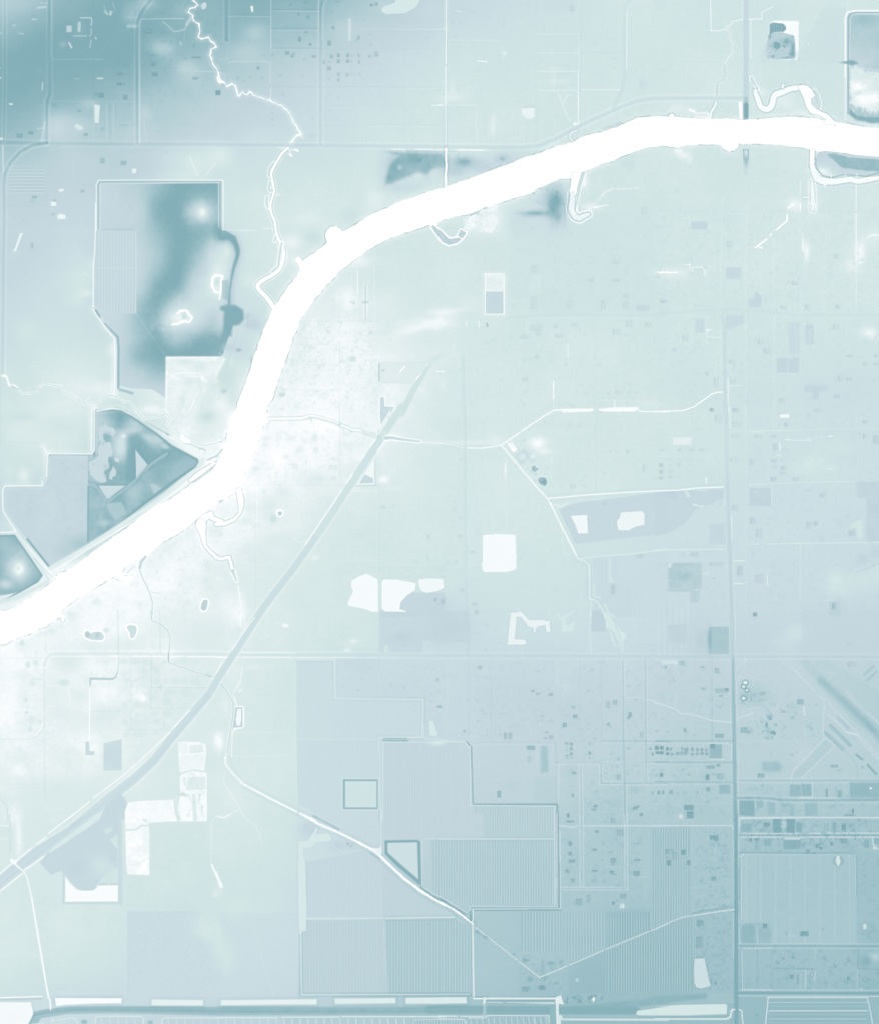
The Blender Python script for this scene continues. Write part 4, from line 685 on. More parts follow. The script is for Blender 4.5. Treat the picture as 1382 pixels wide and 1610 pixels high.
# faint town streets
st_ = ST('street', 'faint grid of pale town streets in the right half')
for q, d, w in (('31:215,0 218,640', .012, 1.6), ('31:560,0 556,690', -.03, 3), ('31:556,700 556,1296', -.035, 3), ('32:556,0 558,1296', -.035, 3), ('31:728,45 728,660', -.02, 2.4), ('31:893,60 893,650', -.015, 1.6), ('31:730,700 730,1296', -.04, 2.4), ('32:725,0 725,130', -.02, 2), ('31:1070,210 1072,1296', .02, 1.6), ('32:1075,0 1080,130', .02, 1.6), ('31:1245,690 1245,1296', .02, 2), ('32:1240,0 1240,130', -.04, 2), ('32:905,0 905,130', -.03, 2), ('31:405,0 405,640', -.03, 2.4), ('31:405,690 405,1000', -.03, 2.6), ('31:0,48 1382,52', .02, 2), ('31:900,370 1382,370', .02, 1.4), ('31:575,1058 1382,1050', .02, 1.4), ('31:0,690 1382,705', -.02, 2), ('31:215,1020 400,1020', .01, 1.2), ('31:100,1000 1382,1005', .0, 1), ('31:310,700 310,800', -.05, 1.6), ('31:225,710 225,850', -.04, 1.4),
                ('32:460,150 820,148', -.03, 2), ('32:575,655 1230,660', -.02, 1.6), ('32:730,480 730,830', -.02, 1.8), ('32:725,840 725,1296', .015, 1.4), ('32:915,480 915,830', -.02, 1.4), ('32:1080,470 1080,830', -.02, 1.4), ('32:1240,830 1240,1170', .02, 1.4), ('32:720,1195 1382,1190', -.02, 1.6), ('32:280,880 280,940', -.06, 2), ('32:0,945 440,945', -.03, 1.6), ('32:205,1200 205,1296', -.06, 2), ('32:0,100 420,100', .02, 1.4), ('32:0,305 420,305', -.03, 1.4), ('32:0,235 250,235', .02, 1.2), ('32:105,0 105,100', .03, 1.2), ('32:325,570 325,625', .04, 1.2), ('32:235,625 325,628', .04, 1.2), ('32:445,960 445,1296', -.05, 1.6),
                ('22:975,1070 980,1267', 0, 1), ('22:400,300 404,740', -.05, 1.2), ('22:945,30 948,510', .03, 1.6), ('22:0,745 150,748', -.02, 1.2), ('22:180,970 480,945', .015, 1.2), ('22:180,1135 880,1140', .015, 1.2), ('22:660,950 660,1267', -.02, 1.6), ('22:855,920 835,980', -.07, 1.4), ('22:735,700 750,880 800,940', -.03, 3), ('22:315,1010 318,1267', .01, 1), ('22:185,770 188,960', -.02, 1.4), ('22:1165,890 1170,1267', .05, 1.8), ('22:850,1000 850,1267', -.02, 3), ('22:1020,75 1382,72', -.02, 1), ('22:700,195 1382,195', .012, 1), ('22:700,312 1382,312', .012, 1),
                ('12:745,0 748,410', .07, 1.8), ('12:240,470 980,472', .04, 1.6), ('12:237,470 240,1240', .04, 1.8), ('12:245,480 247,700', -.05, 1.4), ('12:985,270 985,1010', .04, 1.6), ('12:978,510 975,1000', -.03, 1.6), ('12:985,968 1382,970', .04, 1.4), ('12:1000,1030 1382,1025', .03, 1.4), ('12:410,110 330,390 325,460', .04, 1.4), ('12:820,505 970,507', -.08, 1.6), ('12:860,650 970,648', -.05, 1.4), ('12:865,640 890,595', -.04, 1.4), ('12:1005,650 1382,650', .01, 1), ('12:1240,560 1245,640', -.04, 1), ('12:0,800 120,805 230,740', -.04, 1.4), ('12:320,685 240,690', -.06, 1.4), ('12:470,790 500,815 560,812', -.06, 1.4), ('12:220,325 260,318', .1, 1.2), ('12:1000,755 1382,757', .012, 1), ('12:1000,855 1382,857', .012, 1), ('12:600,700 605,960', .0, 1)):
    if d: line(st_, q, w, d=d, soft=2, ext=False)
for q, d, w in (('33:0,805 475,803', .14, 2.4), ('33:0,818 340,816', -.08, 1.4), ('33:0,935 475,936', .14, 2.2), ('33:0,948 340,948', -.06, 1.4), ('33:0,925 330,925', -.06, 1.4), ('33:0,1055 475,1060', .12, 2.2), ('33:0,1070 470,1073', -.10, 1.6), ('33:0,1045 120,1045', -.08, 1.6), ('33:345,295 348,800', .10, 2), ('33:218,300 218,800', -.03, 1.6), ('33:130,300 132,400', -.05, 1.6), ('33:125,510 125,600', -.1, 1.6), ('33:345,560 475,565', .03, 1.4), ('33:470,300 465,690', -.06, 1.4), ('33:440,820 470,835 465,925', -.22, 1.6), ('33:455,815 462,860', .12, 1), ('33:335,820 425,822', -.25, 2), ('33:340,915 425,920', -.25, 1.8), ('33:360,685 465,688', -.1, 1.8), ('33:40,1040 40,1050', 0, 1), ('33:0,1195 480,1190', -.04, 1.2), ('33:130,600 140,400', 0, 1), ('33:48,320 125,320', -.18, 6)):
    if d: line(st_, q, w, d=d, soft=1.8, ext=False)
for q, d, w in (('23:180,280 182,790', .06, 2), ('23:187,285 187,790', -.03, 1.2), ('23:310,285 313,790', .06, 2), ('23:50,290 50,790', -.03, 1.2), ('23:452,650 452,800', -.02, 1.2), ('23:0,787 150,790', -.05, 1.4), ('23:190,795 700,795', .06, 2.4), ('23:230,805 690,808', -.06, 1.4), ('23:700,800 710,925', .09, 2.2), ('23:708,300 712,780', -.04, 1.4), ('23:845,290 848,760', .05, 2), ('23:840,290 835,560', -.05, 1.2), ('23:975,290 980,780', .07, 2.2), ('23:1112,300 1112,780', .13, 2.6), ('23:1118,300 1118,520', -.2, 1.8), ('23:1118,540 1120,780', -.1, 1.4), ('23:1245,290 1247,1030', .10, 2.4), ('23:1255,290 1255,780', -.09, 1.4), ('23:1120,525 1235,525', -.1, 1.6), ('23:780,655 975,657', .05, 1.6), ('23:985,785 1382,788', .12, 2.4), ('23:985,800 1235,800', -.08, 1.4), ('23:1255,800 1382,800', -.08, 1.4),
                ('23:700,915 970,913', .05, 1.8), ('23:700,928 960,928', -.12, 1.8), ('23:985,912 1110,912', -.1, 1.6), ('23:1250,912 1382,912', .10, 2), ('23:1258,925 1382,925', -.08, 1.4), ('23:1130,912 1240,912', .02, 1.4), ('23:965,930 968,1050 1110,1050', -.16, 1.8), ('23:985,930 990,1030 1105,1032', -.14, 1.6), ('23:975,920 978,1042 1382,1042', .10, 2), ('23:1125,1052 1382,1052', -.13, 1.8), ('23:1130,1032 1240,1030', -.08, 1.2), ('23:1112,790 1120,1267', .13, 2.6), ('23:1132,1055 1130,1267', -.14, 1.8), ('23:1108,925 1112,1267', -.1, 1.4), ('23:1240,800 1242,1030', -.06, 1.4), ('23:1258,925 1258,1030', -.1, 1.4), ('23:1380,925 1378,1035', 0, 1),
                ('23:845,930 848,1267', -.16, 1.8), ('23:865,930 868,1267', -.16, 1.8), ('23:856,925 858,1267', .05, 2), ('23:718,930 718,1160', -.16, 1.6), ('23:235,920 340,918', -.04, 1.2), ('23:235,925 235,1020 560,1015', -.04, 1.2), ('23:708,910 712,1165', .06, 2), ('23:575,830 575,1155', .03, 1.2), ('23:0,285 180,288', -.04, 1.6), ('23:700,300 715,340', 0, 1), ('23:770,680 772,790', -.03, 1.2), ('23:905,100 915,250', -.1, 1.4), ('22:915,1160 915,1267', -.12, 1.8), ('23:915,0 915,255', -.1, 1.6), ('23:1170,40 1170,270', -.03, 1.2), ('23:1190,40 1190,190 1320,185 1320,100', -.04, 1.2), ('23:1195,205 1325,205', .04, 1.2), ('23:500,205 500,265', -.07, 1.4), ('23:720,190 720,240', -.04, 1.2)):
    if d: line(0, q, w, d=d, soft=1.8, ext=False)
for q, d, w in (('24:725,70 770,72 800,82 840,68', -.26, 2.2), ('24:870,70 1382,70|34:0,70 470,70 478,90', -.26, 2), ('24:850,0 850,430', -.18, 1.8), ('24:868,0 870,435', -.18, 1.8), ('24:1118,0 1120,430', -.18, 1.8), ('24:1134,0 1136,450', -.18, 1.8), ('24:1127,0 1127,440', .02, 2), ('24:859,0 859,430', .02, 2), ('24:735,440 1125,440', -.18, 1.8), ('24:750,457 1140,457', -.16, 1.6), ('24:1145,440 1250,440', -.03, 1.2), ('24:730,370 845,370', -.05, 1.2), ('24:1000,320 1115,320', -.05, 1.2), ('24:1145,378 1255,378', -.1, 1.2), ('24:1000,258 1110,258', -.05, 1)):
    line(0, q, w, d=d, soft=1.6, ext=False)
# airfield
rw = ST('runway', 'broad slanting grey runway strip at the right edge, above the dark lots')
poly(rw, '33:880,300 1060,300 1382,640 1382,880 1230,700 1060,520', d=.05, soft=6)
line(0, '33:930,330 1020,430 1290,680 1382,770', 16, d=.05, soft=12)
line(rw, '33:1020,430 1130,530 1290,680 1382,790', 10, d=.12, soft=9); line(0, '33:1180,500 1290,620 1382,700', 4, d=-.05, soft=4, ext=True)
tw = ST('taxiway', 'pale outlined grey taxiway slanting down-left from the runway')
poly(tw, '33:1050,790 1100,835 890,1035 840,1020', d=.05, soft=3)
for q, d, w in (('33:1045,790 845,990 835,1040', -.16, 2), ('33:1105,832 900,1035', -.16, 2), ('33:1045,560 1035,640 1033,760 1045,785 1105,830', -.15, 2), ('33:845,355 985,500', -.14, 2), ('33:1003,520 1035,550 1060,540', -.14, 2), ('33:1070,560 1080,590 1200,710 1240,750 1382,900', -.14, 2), ('33:1060,640 1100,670 1180,750 1245,770 1300,840 1382,925', -.16, 2.2), ('33:1180,750 1250,765', -.14, 3), ('33:1165,480 1210,550 1270,605', -.08, 2), ('33:955,310 1030,380 1110,385 1060,430', -.07, 2), ('33:1180,870 1240,945 1243,1035', .07, 2), ('33:1300,620 1382,700', -.1, 2), ('33:500,360 530,340 555,310', -.12, 1.6), ('33:500,570 500,440 540,350 556,300', -.08, 2.4), ('33:515,390 545,320', .1, 2), ('33:635,310 640,385 690,385 690,310', -.04, 1.4), ('33:545,415 615,417', -.05, 1.6), ('33:505,670 545,650 600,635 575,605 640,600', -.16, 2), ('33:915,595 918,640', -.3, 2.4), ('33:908,650 925,790', -.1, 1.6), ('33:505,805 1040,808', -.04, 1.6), ('33:780,1040 778,900', -.03, 1.4), ('33:750,560 752,800', -.03, 1.2), ('33:1065,1045 1065,1000', -.03, 1.4)):
    line(0, q, w, d=d, soft=2, ext=True)
AP = 'grass strips between the taxiways'
for lb, q, w, d in (('dark grass strip between runway and taxiway, the lower longer one', '33:1050,755 1155,855', 6, .16), ('dark grass strip between runway and taxiway, upper one beside the pale taxiway', '33:1080,710 1200,830', 6, .17), ('grass strip wedged nearest to the runway', '33:1125,660 1190,725', 4, .10), ('upper of two dark hangar bars in the top right corner of the airfield', '33:1290,395 1345,340', 4, .13), ('lower of two dark hangar bars in the top right corner of the airfield', '33:1305,430 1360,380', 4, .13)):
    line(TH('grass_strip' if 'grass' in lb else 'hangar_apron', lb, 'grass strip' if 'grass' in lb else 'apron', AP if 'grass' in lb else None), q, w, d=d, soft=2.4)
line(TH('earth_bank', 'short dark slanting bank right of the taxiways, the upper of two', 'bank', 'short dark banks'), '33:1238,888 1275,918', 3, e=.93, soft=2); line(TH('earth_bank', 'short dark slanting bank right of the taxiways, the lower longer one', 'bank', 'short dark banks'), '33:1308,952 1360,1008', 3, e=.95, soft=2)
for q in ((680, 710, 10, 14), (695, 740, 14, 20), (690, 785, 14, 8), (718, 780, 6, 12), (708, 650, 14, 14), (655, 688, 7, 12), (740, 705, 10, 10), (845, 660, 12, 10)): glow('33', *q, .95, .7)
glow('33', 697, 742, 5, 8, .7, .6); glow('33', 840, 890, 10, 6, .9, .8); glow('33', 868, 875, 5, 4, .95, .9); glow('33', 632, 825, 3, 8, .85, .7)
# highways
road('lower town cross street meeting the main road, third from the big crossroads', '33:505,1048 1382,1048', 2.2, .10, side=(2.2, 1, -.08))
road('bending street between the two rows of dark lots, right of the main road', '33:505,1156 600,1155 700,1158 780,1168 860,1170 1382,1168', 2.8, .16, side=(2.6, 1, -.09))
road('street with broken pale verges between the dark lots and the long lots', '34:515,128 1382,130', 2.8, .10)
for q in ('34:540,118 565,119', '34:580,119 690,119', '34:710,119 780,119', '34:795,119 840,119', '34:860,119 880,119', '34:948,118 1015,118', '34:1060,117 1090,117', '34:1110,117 1140,117', '34:1155,117 1185,117', '34:1200,117 1230,117', '34:1245,117 1382,117', '34:530,141 560,141', '34:580,141 630,141', '34:645,141 680,141', '34:690,141 780,141', '34:800,145 880,145', '34:895,141 920,141', '34:935,141 1050,141', '34:1065,141 1220,141', '34:1240,141 1270,141', '34:1285,141 1382,141'):
    line(0, q, 2.2, e=.50, soft=1.6)
line(0, '34:800,150 885,150', 4, e=.52, soft=2); line(0, '33:900,1152 960,1153', 3.4, e=.55, soft=1.6); line(0, '33:885,1160 1130,1162', 1.5, d=-.14); line(0, '34:780,50 800,50 800,75 780,75', 4, e=.66, soft=3)
line(TH('levee', 'grey line-like bank under the row above the long lots', 'bank'), '34:515,236 900,238 1200,238', 2, e=.92, soft=2)
for q, d in (('34:520,262 545,245', -.28), ('34:528,260 528,650', -.2), ('34:545,246 900,250 1180,246 1240,250', -.1), ('34:1240,250 1240,510', .16), ('34:1234,275 1234,510', -.12), ('34:520,255 518,650', .16), ('34:515,530 515,670', -.2), ('34:512,140 512,320', -.16), ('34:480,160 480,290', -.16), ('34:480,610 482,880', -.18), ('34:515,700 518,790', -.2), ('34:480,300 483,575', -.08), ('34:530,840 535,1082 720,1086', -.26), ('34:525,830 528,1085', .14), ('34:545,828 715,826', -.14), ('34:628,840 628,1080', .06), ('34:718,835 716,1080', .06), ('34:925,965 925,1072', -.26), ('34:893,965 893,1072', -.1), ('34:865,965 985,965', -.1), ('34:985,975 980,1025', -.24), ('34:860,990 862,1040', -.12), ('34:730,950 985,955', .1), ('34:985,835 985,890', -.12), ('34:1245,960 1242,1080', -.1), ('34:625,700 630,795', -.1), ('34:815,745 870,755', -.06), ('34:555,800 1382,806', -.0), ('34:1248,830 1247,950 1382,957', .1), ('34:800,440 900,462 1150,478', -.04), ('34:1265,1075 1275,1085', -.3), ('34:225,455 330,440', -.06), ('34:235,590 380,570', -.05), ('34:390,565 470,570', .1), ('34:340,380 480,392', .05), ('34:440,390 445,580', -.05), ('34:230,330 470,330', .05), ('34:370,200 370,320', -.05)):
    if d: line(0, q, 1.5, d=d, soft=1.6, ext=False)
road('thin street closing the long lots at their foot, right of the main road', '34:515,812 1382,814', 2.2, .12, side=(2.4, 1, -.12))
road('bottom street right of the main road, above the dark narrow lots', '34:515,1102 1382,1104', 3.2, .16, side=(3, 1.2, -.16))
road('long cross-country road from the left bend to the right edge through the crossroads', '03:278,340 290,300 320,272 360,268 1382,270|13:0,266 980,268 1382,272|23:0,272 700,274 1382,276|33:0,285 475,286 760,282 1382,285', 3, .05, side=(3, 1.2, -.07))
for q in ('03:690,282 740,282', '03:830,282 1010,284', '03:1070,284 1140,284', '03:1170,286 1382,286', '13:740,283 860,284', '13:880,284 975,284', '13:490,284 730,282', '13:0,282 70,282', '13:160,280 450,282', '13:160,255 480,257'): line(0, q, 1.5, d=-.12, ext=False)
line(0, '33:0,297 30,297', 1.4, d=-.06); line(0, '33:500,275 1382,275', 1.6, d=-.06); line(0, '33:510,297 1270,297', 1.6, d=-.05)
r_ = road('road bending down the far left from the cross-country road to the left edge', '03:278,340 280,700 265,745 230,785 190,797 0,800', 2.8, .06, ext=True)
line(r_, '03:280,700 282,1150', 2.2, d=.05, ext=False); line(0, '03:272,700 258,735 225,775', 1.5, d=-.12, ext=False)
road('suburban lanes left of the slanting highway', '03:815,275 818,740', 2.4, .05, name='street'); line(len(REG) - 1, '03:940,275 940,700', 2.4, d=.06); line(len(REG) - 1, '03:945,475 1290,480', 2.4, d=.06); line(len(REG) - 1, '03:945,605 1190,607', 2.2, d=.05); line(len(REG) - 1, '03:780,740 1060,740', 2.2, d=.04); line(len(REG) - 1, '03:735,0 738,265', 2.6, d=.10)
for q, d in (('03:935,285 935,470', -.07), ('03:940,612 942,690', -.08), ('03:825,300 825,700', -.03), ('03:560,300 0,295', .04), ('03:995,0 998,260', .12), ('03:760,290 758,790', -.03), ('03:570,625 760,625', .06), ('03:290,465 400,470 430,500 440,560 430,590 300,595', -.06), ('03:285,0 285,260', .06), ('03:195,430 215,420 265,430', .1), ('03:195,430 210,465', .1), ('03:0,830 280,828', .0), ('03:50,1300 50,1220', 0), ('03:950,470 1270,470', -.04), ('03:160,290 270,292', .05), ('03:165,300 150,560', .02), ('03:150,600 270,600', .04), ('03:180,655 270,655', .04), ('03:0,1076 280,1078', .04)):
    if d: line(0, q, 1.3, d=d, ext=False)
for cx, cy, w, h, e in ((178, 335, 14, 20, .32), (224, 325, 16, 18, .3), (165, 555, 10, 14, .34), (168, 632, 12, 8, .36), (190, 735, 14, 20, .3), (400, 447, 34, 22, .32), (205, 450, 24, 20, .27), (140, 202, 16, 20, .34), (665, 122, 18, 14, .3), (770, 315, 26, 18, .28), (850, 318, 30, 22, .29), (905, 320, 26, 24, .3), (900, 375, 24, 26, .3), (975, 375, 26, 22, .3), (790, 430, 18, 16, .28), (855, 430, 20, 16, .26), (975, 440, 28, 24, .3), (1035, 440, 20, 18, .28), (1095, 438, 24, 20, .3), (1150, 438, 20, 20, .3), (1215, 438, 26, 26, .32), (1060, 505, 40, 20, .31), (1150, 505, 30, 22, .31), (1040, 565, 30, 24, .32), (970, 545, 20, 14, .29), (860, 585, 28, 22, .28), (910, 590, 24, 20, .27), (780, 590, 18, 22, .28), (1045, 640, 34, 22, .31), (960, 640, 18, 16, .29), (975, 690, 20, 20, .29), (850, 690, 34, 20, .28), (910, 690, 24, 18, .28), (780, 690, 20, 20, .28), (865, 770, 44, 20, .3), (790, 770, 20, 16, .27), (1140, 310, 34, 18, .29), (1220, 315, 24, 18, .29), (1150, 590, 30, 20, .29), (250, 690, 16, 14, .28), (200, 680, 20, 26, .27)):
    glow('03', cx, cy, w, h, e, .85, 0, 2.2)
road('upper highway following the river bank from the left edge to the wide embankment', '00:0,886 300,890 600,895 1382,897|10:0,873 400,877 1382,885|20:0,887 500,890 600,880 700,840 800,785 900,735 1000,690 1100,645 1200,608 1290,595 1382,597|30:0,607 540,605', 3.6, .10, side=(3.2, 1.2, -.06), name='highway')
road('old highway curve branching left off the upper highway and down the left edge', '00:297,888 200,905 130,945 70,1010 35,1080 28,1160 30,1303|01:25,400 20,1060', 3.2, .12, side=(2.6, 1.2, -.10), name='highway')
road('far left upright road running down from the top edge', '00:35,0 35,500 28,880', 1.8, .05, side=(2, .9, -.10)); line(0, '00:22,905 24,1070', 2, e=.34, soft=2, ext=False); line(0, '01:5,150 5,1290', 1.5, d=.06, ext=False); line(0, '02:5,0 5,260', 1.5, d=.05, ext=False); line(0, '02:10,215 250,225', 1.2, d=.04, ext=False)
road('second upright road from the left at the top, stepping left halfway down', '00:312,0 313,590 297,630 295,885', 3, .10, side=(3, 1, -.10)); line(0, '00:322,0 322,360', 1.4, d=-.16, ext=False); line(0, '00:305,660 305,885', 1.2, d=-.14, ext=False)
road('third upright road with pale verges, joining the upper highway', '00:940,0 900,50 872,100 858,150 856,885', 3, .12, side=(3, 1, -.10)); line(0, '00:868,885 866,150 878,122 1145,118', 3, d=-.18, ext=False); line(0, '00:872,127 1145,126', 1.6, d=.12, ext=False); line(0, '00:855,40 860,110', 1.4, d=-.1, ext=False); line(0, '00:800,165 850,165', 5, d=-.2, soft=3, ext=False); line(0, '00:800,110 850,112', 3, d=-.06, ext=False)
road('short dark upright road at the top, left of the gridded plots', '10:65,0 65,245', 3.4, .14, side=(3, 1, -.08)); line(0, '10:60,235 72,245', 4, d=.1, ext=False)
road('upright road through the gridded plots, from the top edge to the upper highway', '10:650,0 636,30 632,90 632,870', 3.4, .09, side=(3, 1.1, -.08)); line(0, '10:655,5 643,50 640,240', 1.6, d=-.14, ext=False)
road('curving highway swinging down from the top to join the upper highway', '20:1150,0 1125,30 1118,80 1117,460 1108,530 1080,600 1050,655', 4.6, .06, name='highway'); line(0, '20:1132,70 1130,420', 1.6, d=-.1, ext=False)
road('town avenue crossing the main road in the right half, faint grey', '21:430,690 600,675 760,670 1382,680|31:0,682 270,662 440,655 620,660 900,690 1382,688', 4, .035, name='highway'); line(0, '21:430,700 600,690 1382,688', 2, d=-.02, ext=False)
road('faint field track on the left under the upper fields', '01:30,165 590,168', 1.4, -.04, name='track'); line(0, '01:30,455 575,458', 1, d=.03, ext=False); line(0, '01:48,170 48,270', 1.2, d=-.03, ext=False); line(0, '01:640,162 825,160', 1.4, d=.16, ext=False)
road('upright road left of centre, from the river bend to the cross-country road', '21:145,920 148,1267|22:155,0 158,600 165,1267|23:175,0 177,268', 4.2, .05); line(0, '22:150,0 150,240', 1.2, d=-.05, ext=False)
# slanting highway
hw = TH('highway_embankment', 'wide slanting highway embankment from the lower left edge up to the town', 'embankment')
line(hw, '11:1290,975 1200,1110 1120,1267|12:1120,0 1020,150 930,290', 10, e=.355, soft=3, ext=False, ws=[5, 9, 11, 11, 11, 11])
line(hw, '12:1000,180 930,290 830,440 720,610 600,790', 10.5, e=.385, soft=3, ext=False, ws=[11, 11, 10.5, 10, 10], rings=((2.2, 1.8, -.04),))
line(hw, '04:0,425 120,330 240,235|03:450,1370 560,1270 690,1160 830,1050 960,930 1060,800 1180,660 1300,520|13:20,400 103,270 214,95 275,0|12:325,1160 480,960 600,790', 12, e=.42, soft=3, ws=[19, 18, 17, 16, 15, 14, 13, 12, 12, 11, 10, 10, 10, 10, 10, 9.5, 9.5], rings=((2.2, 1.8, -.05),))
glow('11', 1330, 930, 50, 16, .36, .6, -30)
line(0, '12:600,790 720,610 830,440 930,290 1020,150', 7, d=-.03, soft=3, ext=False); 
line(0, '04:0,440 120,345 260,235 500,50|03:450,1330', 4, d=.07, soft=4); line(0, '04:0,405 120,305 330,150 560,0', 5, d=.06, soft=3)
line(0, '03:560,1270 760,1110 960,940 1100,770 1300,530', 4, d=.05, soft=4, ext=False)
vd = PT('side_ditch', hw, 'broken pale ditches running along both sides')
for q, w in (('03:410,1303 480,1250 560,1185', 1.8), ('03:580,1165 760,1030 850,950', 1.8), ('03:860,945 1000,810 1060,755', 1.8), ('03:1080,730 1180,620', 1.8), ('13:0,380 40,310', 1.4), ('13:100,240 180,115 235,40', 1.5), ('04:0,375 95,290', 1.8), ('04:110,290 200,210', 1.8), ('04:232,185 290,142', 1.8), ('04:305,120 460,0', 1.8), ('04:0,480 140,370', 2), ('04:155,345 305,245', 2), ('12:790,460 825,405', 2), ('12:540,830 600,740 690,610 760,505', 1.6), ('12:930,240 970,190', 1.8), ('12:975,260 1020,205', 1.8)):
    line(vd, q, w, e=.08, soft=1.8, ext=True)
line(0, '04:330,220 620,0|03:560,1303', 5, e=.28, soft=2.4, ext=False)
# wide embankment (main upright road) upper part, bridge ends
me_ = TH('bridge_approach', 'wide dark upright embankment from the top edge, ending dark at the river', 'embankment', 'bridge approaches'); line(me_, '30:558,0 558,730', 7.6, e=.50, soft=2.4); line(0, '30:558,650 558,728', 6, e=1.0, soft=5, ext=False)
poly(0, '30:546,600 570,600 571,728 544,728', d=.22, soft=3)
line(0, '30:538,10 538,110', 1.6, d=-.14, ext=False); line(0, '30:588,125 588,360', 2, d=-.12, ext=False); poly(ST('backwater', 'small white slot of water beside the foot of the wide embankment'), '30:512,630 534,630 538,735 520,735', e=.03, soft=1.4)
ms = TH('bridge_approach', 'small tapering bridge ramp with a dark top, below the river', 'embankment', 'bridge approaches')
poly(ms, '30:541,922 575,922 571,1000 568,1078 548,1078 545,1000', e=.46, soft=1.4); glow('30', 558, 990, 13, 34, .9, .9); glow('30', 558, 945, 8, 14, .36, .9); line(ms, '30:545,985 542,925 574,925 571,985', 1.1, e=.92, soft=1.2, ext=False)
mr_ = road('wide main road running down the right half of the town to the bottom edge', '31:412,700 425,760 427,1000 430,1296|32:435,0 440,300 450,700 460,900 470,1296|33:470,0 478,300 485,800 492,1296|34:495,0 497,1290', 5.6, .10, name='main_road', soft=2, ext=True)
line(0, '33:478,300 485,800 492,1296|34:495,0 497,1290', 5, d=.13, soft=2.4); line(0, '34:496,540 497,1290', 5.4, d=.1, soft=2); glow('34', 498, 590, 14, 40, 1, .6)
for q in ('32:458,0 460,130', '32:470,670 470,820', '32:476,900 485,1290', '33:490,20 492,580', '33:500,600 503,700', '33:508,860 510,1150', '33:512,1170 515,1262', '34:517,30 512,120', '32:425,545 430,600', '31:447,1080 450,1290'): line(0, q, 1.7, d=-.13, soft=2, ext=False)

# ================================================================== levees, ditches of the farm block
dl = 'ditches framing the farm fields'
c5 = ditch('pale ditch around the upper fields of the farm block', '13:480,290 480,700 490,1200', 2, e=.31, ext=False); line(c5, '13:490,296 717,296 720,530 1250,536 1250,640 1245,680 1243,765 980,768', 2, e=.30, ext=False, rings=((2, 1, .05),)); line(c5, '13:495,776 970,778', 1.4, e=.38, ext=False)
lx = TH('levee', 'dark double levee between the left and right field columns of the farm block', 'levee'); line(lx, '13:1010,784 1160,785', 1.5, e=.95, ext=False); line(lx, '13:1010,772 1150,772', 1.4, e=.85, ext=False); line(0, '13:985,1267 985,800', 1.8, e=.66, ext=False)
line(c5, '13:1382,792 1290,795 1010,792 1005,1267', 1.8, e=.34, ext=False); line(c5, '13:985,780 993,1267|14:997,0 995,180', 1.8, e=.32, ext=False); line(c5, '13:1255,690 1255,770 1382,780', 1.6, e=.36, ext=False); line(0, '13:1258,500 1258,680', 1, d=.12, ext=False); line(0, '13:985,280 985,360', 1.2, d=.16, ext=False); line(0, '13:725,527 1250,530', 1, d=.1, ext=False)
glow('13', 1330, 800, 44, 14, .3, .9); glow('23', 0, 800, 26, 14, .3, .9)
line(c5, '23:40,790 150,793 170,815 192,830', 2, e=.34, ext=False); lz = TH('levee', 'dark levee stepping right then down around the striped farm fields to the long ditch', 'levee'); line(lz, '23:165,790 195,825 205,1168 520,1168 708,1168|24:705,0 712,560|24:712,560 715,565', 1.8, e=.90, ext=False, soft=1.8)
line(0, '23:205,1170 520,1168 712,1168|24:718,0 722,570', 1.6, e=.95, soft=1.8, ext=False); line(0, '23:185,820 192,1175 700,1180|24:697,0 697,545', 1.7, e=.36, soft=1.6, ext=False); line(0, '24:708,0 710,560 195,557', 1.6, e=.4, soft=1.5, ext=False); line(0, '24:728,100 730,570 205,573', 1.7, e=.38, soft=1.5, ext=False)
ll = TH('levee', 'dark levee line above the thin-dyke triangle of ditches, running level left of the scrub lots', 'levee'); line(ll, '24:190,564 720,564', 1.6, e=.96, soft=1.6, ext=False); line(ll, '24:210,580 735,578', 1.5, e=1, soft=1.6, ext=False); line(0, '24:726,290 726,560', 1, e=.95, ext=False)
line(c5, '24:0,150 690,149', 2.2, e=.42, soft=1.6, ext=False, rings=((2, 1, .04),)); line(0, '14:1260,148 1382,150', 1.8, e=.42, ext=False)
line(c5, '14:555,630 700,630', 2, e=.30, ext=False); line(c5, '14:715,630 1010,627', 2, e=.30, ext=False); line(c5, '14:1025,628 1382,623|24:0,624 95,622', 2.2, e=.32, ext=False, rings=((2.2, 1, .1),)); line(c5, '14:512,730 518,1090 1020,1088 1382,1088|24:0,1087 180,1087', 1.7, e=.36, ext=False, rings=((1.8, .8, .16),)); line(0, '14:505,720 508,1090', 1.2, d=.14, ext=False)
vt = ditch('pale upright ditch from the end of the diagonal canal down to the motorway', '24:203,662 205,900 210,1100', 3, e=.29, ext=False, name='canal'); line(vt, '24:210,1112 500,1112 730,1112 745,1145', 3.4, e=.24, soft=1.6, ext=False); line(vt, '24:205,580 205,640 190,650', 2.4, e=.32, ext=False); line(0, '24:215,1102 300,1102', 2, e=.92, soft=1.6, ext=False); line(0, '24:430,1104 700,1104', 1, d=.12, ext=False)
line(vt, '24:275,1110 270,1155', 4, e=.26, soft=1.6, ext=False); line(vt, '24:715,1110 712,1150', 5, e=.22, soft=1.6, ext=False); poly(vt, '24:735,1090 750,1145 700,1145 700,1105', e=.24, soft=2)
tn = ditch('thin V-shaped slanting ditch between the canal corner and the main road', '24:220,685 330,770 470,880', 2, e=.44, ext=False); line(tn, '24:485,892 605,985 770,916', 2.2, e=.42, ext=False); line(tn, '24:785,910 990,822', 2, e=.46, ext=False); line(tn, '24:1005,815 1265,708', 2, e=.46, ext=False); line(tn, '24:1278,703 1382,658|34:0,708 90,665 170,635 212,628', 2, e=.48, ext=False); line(tn, '34:228,626 360,605 485,588', 2.2, e=.42, ext=False)
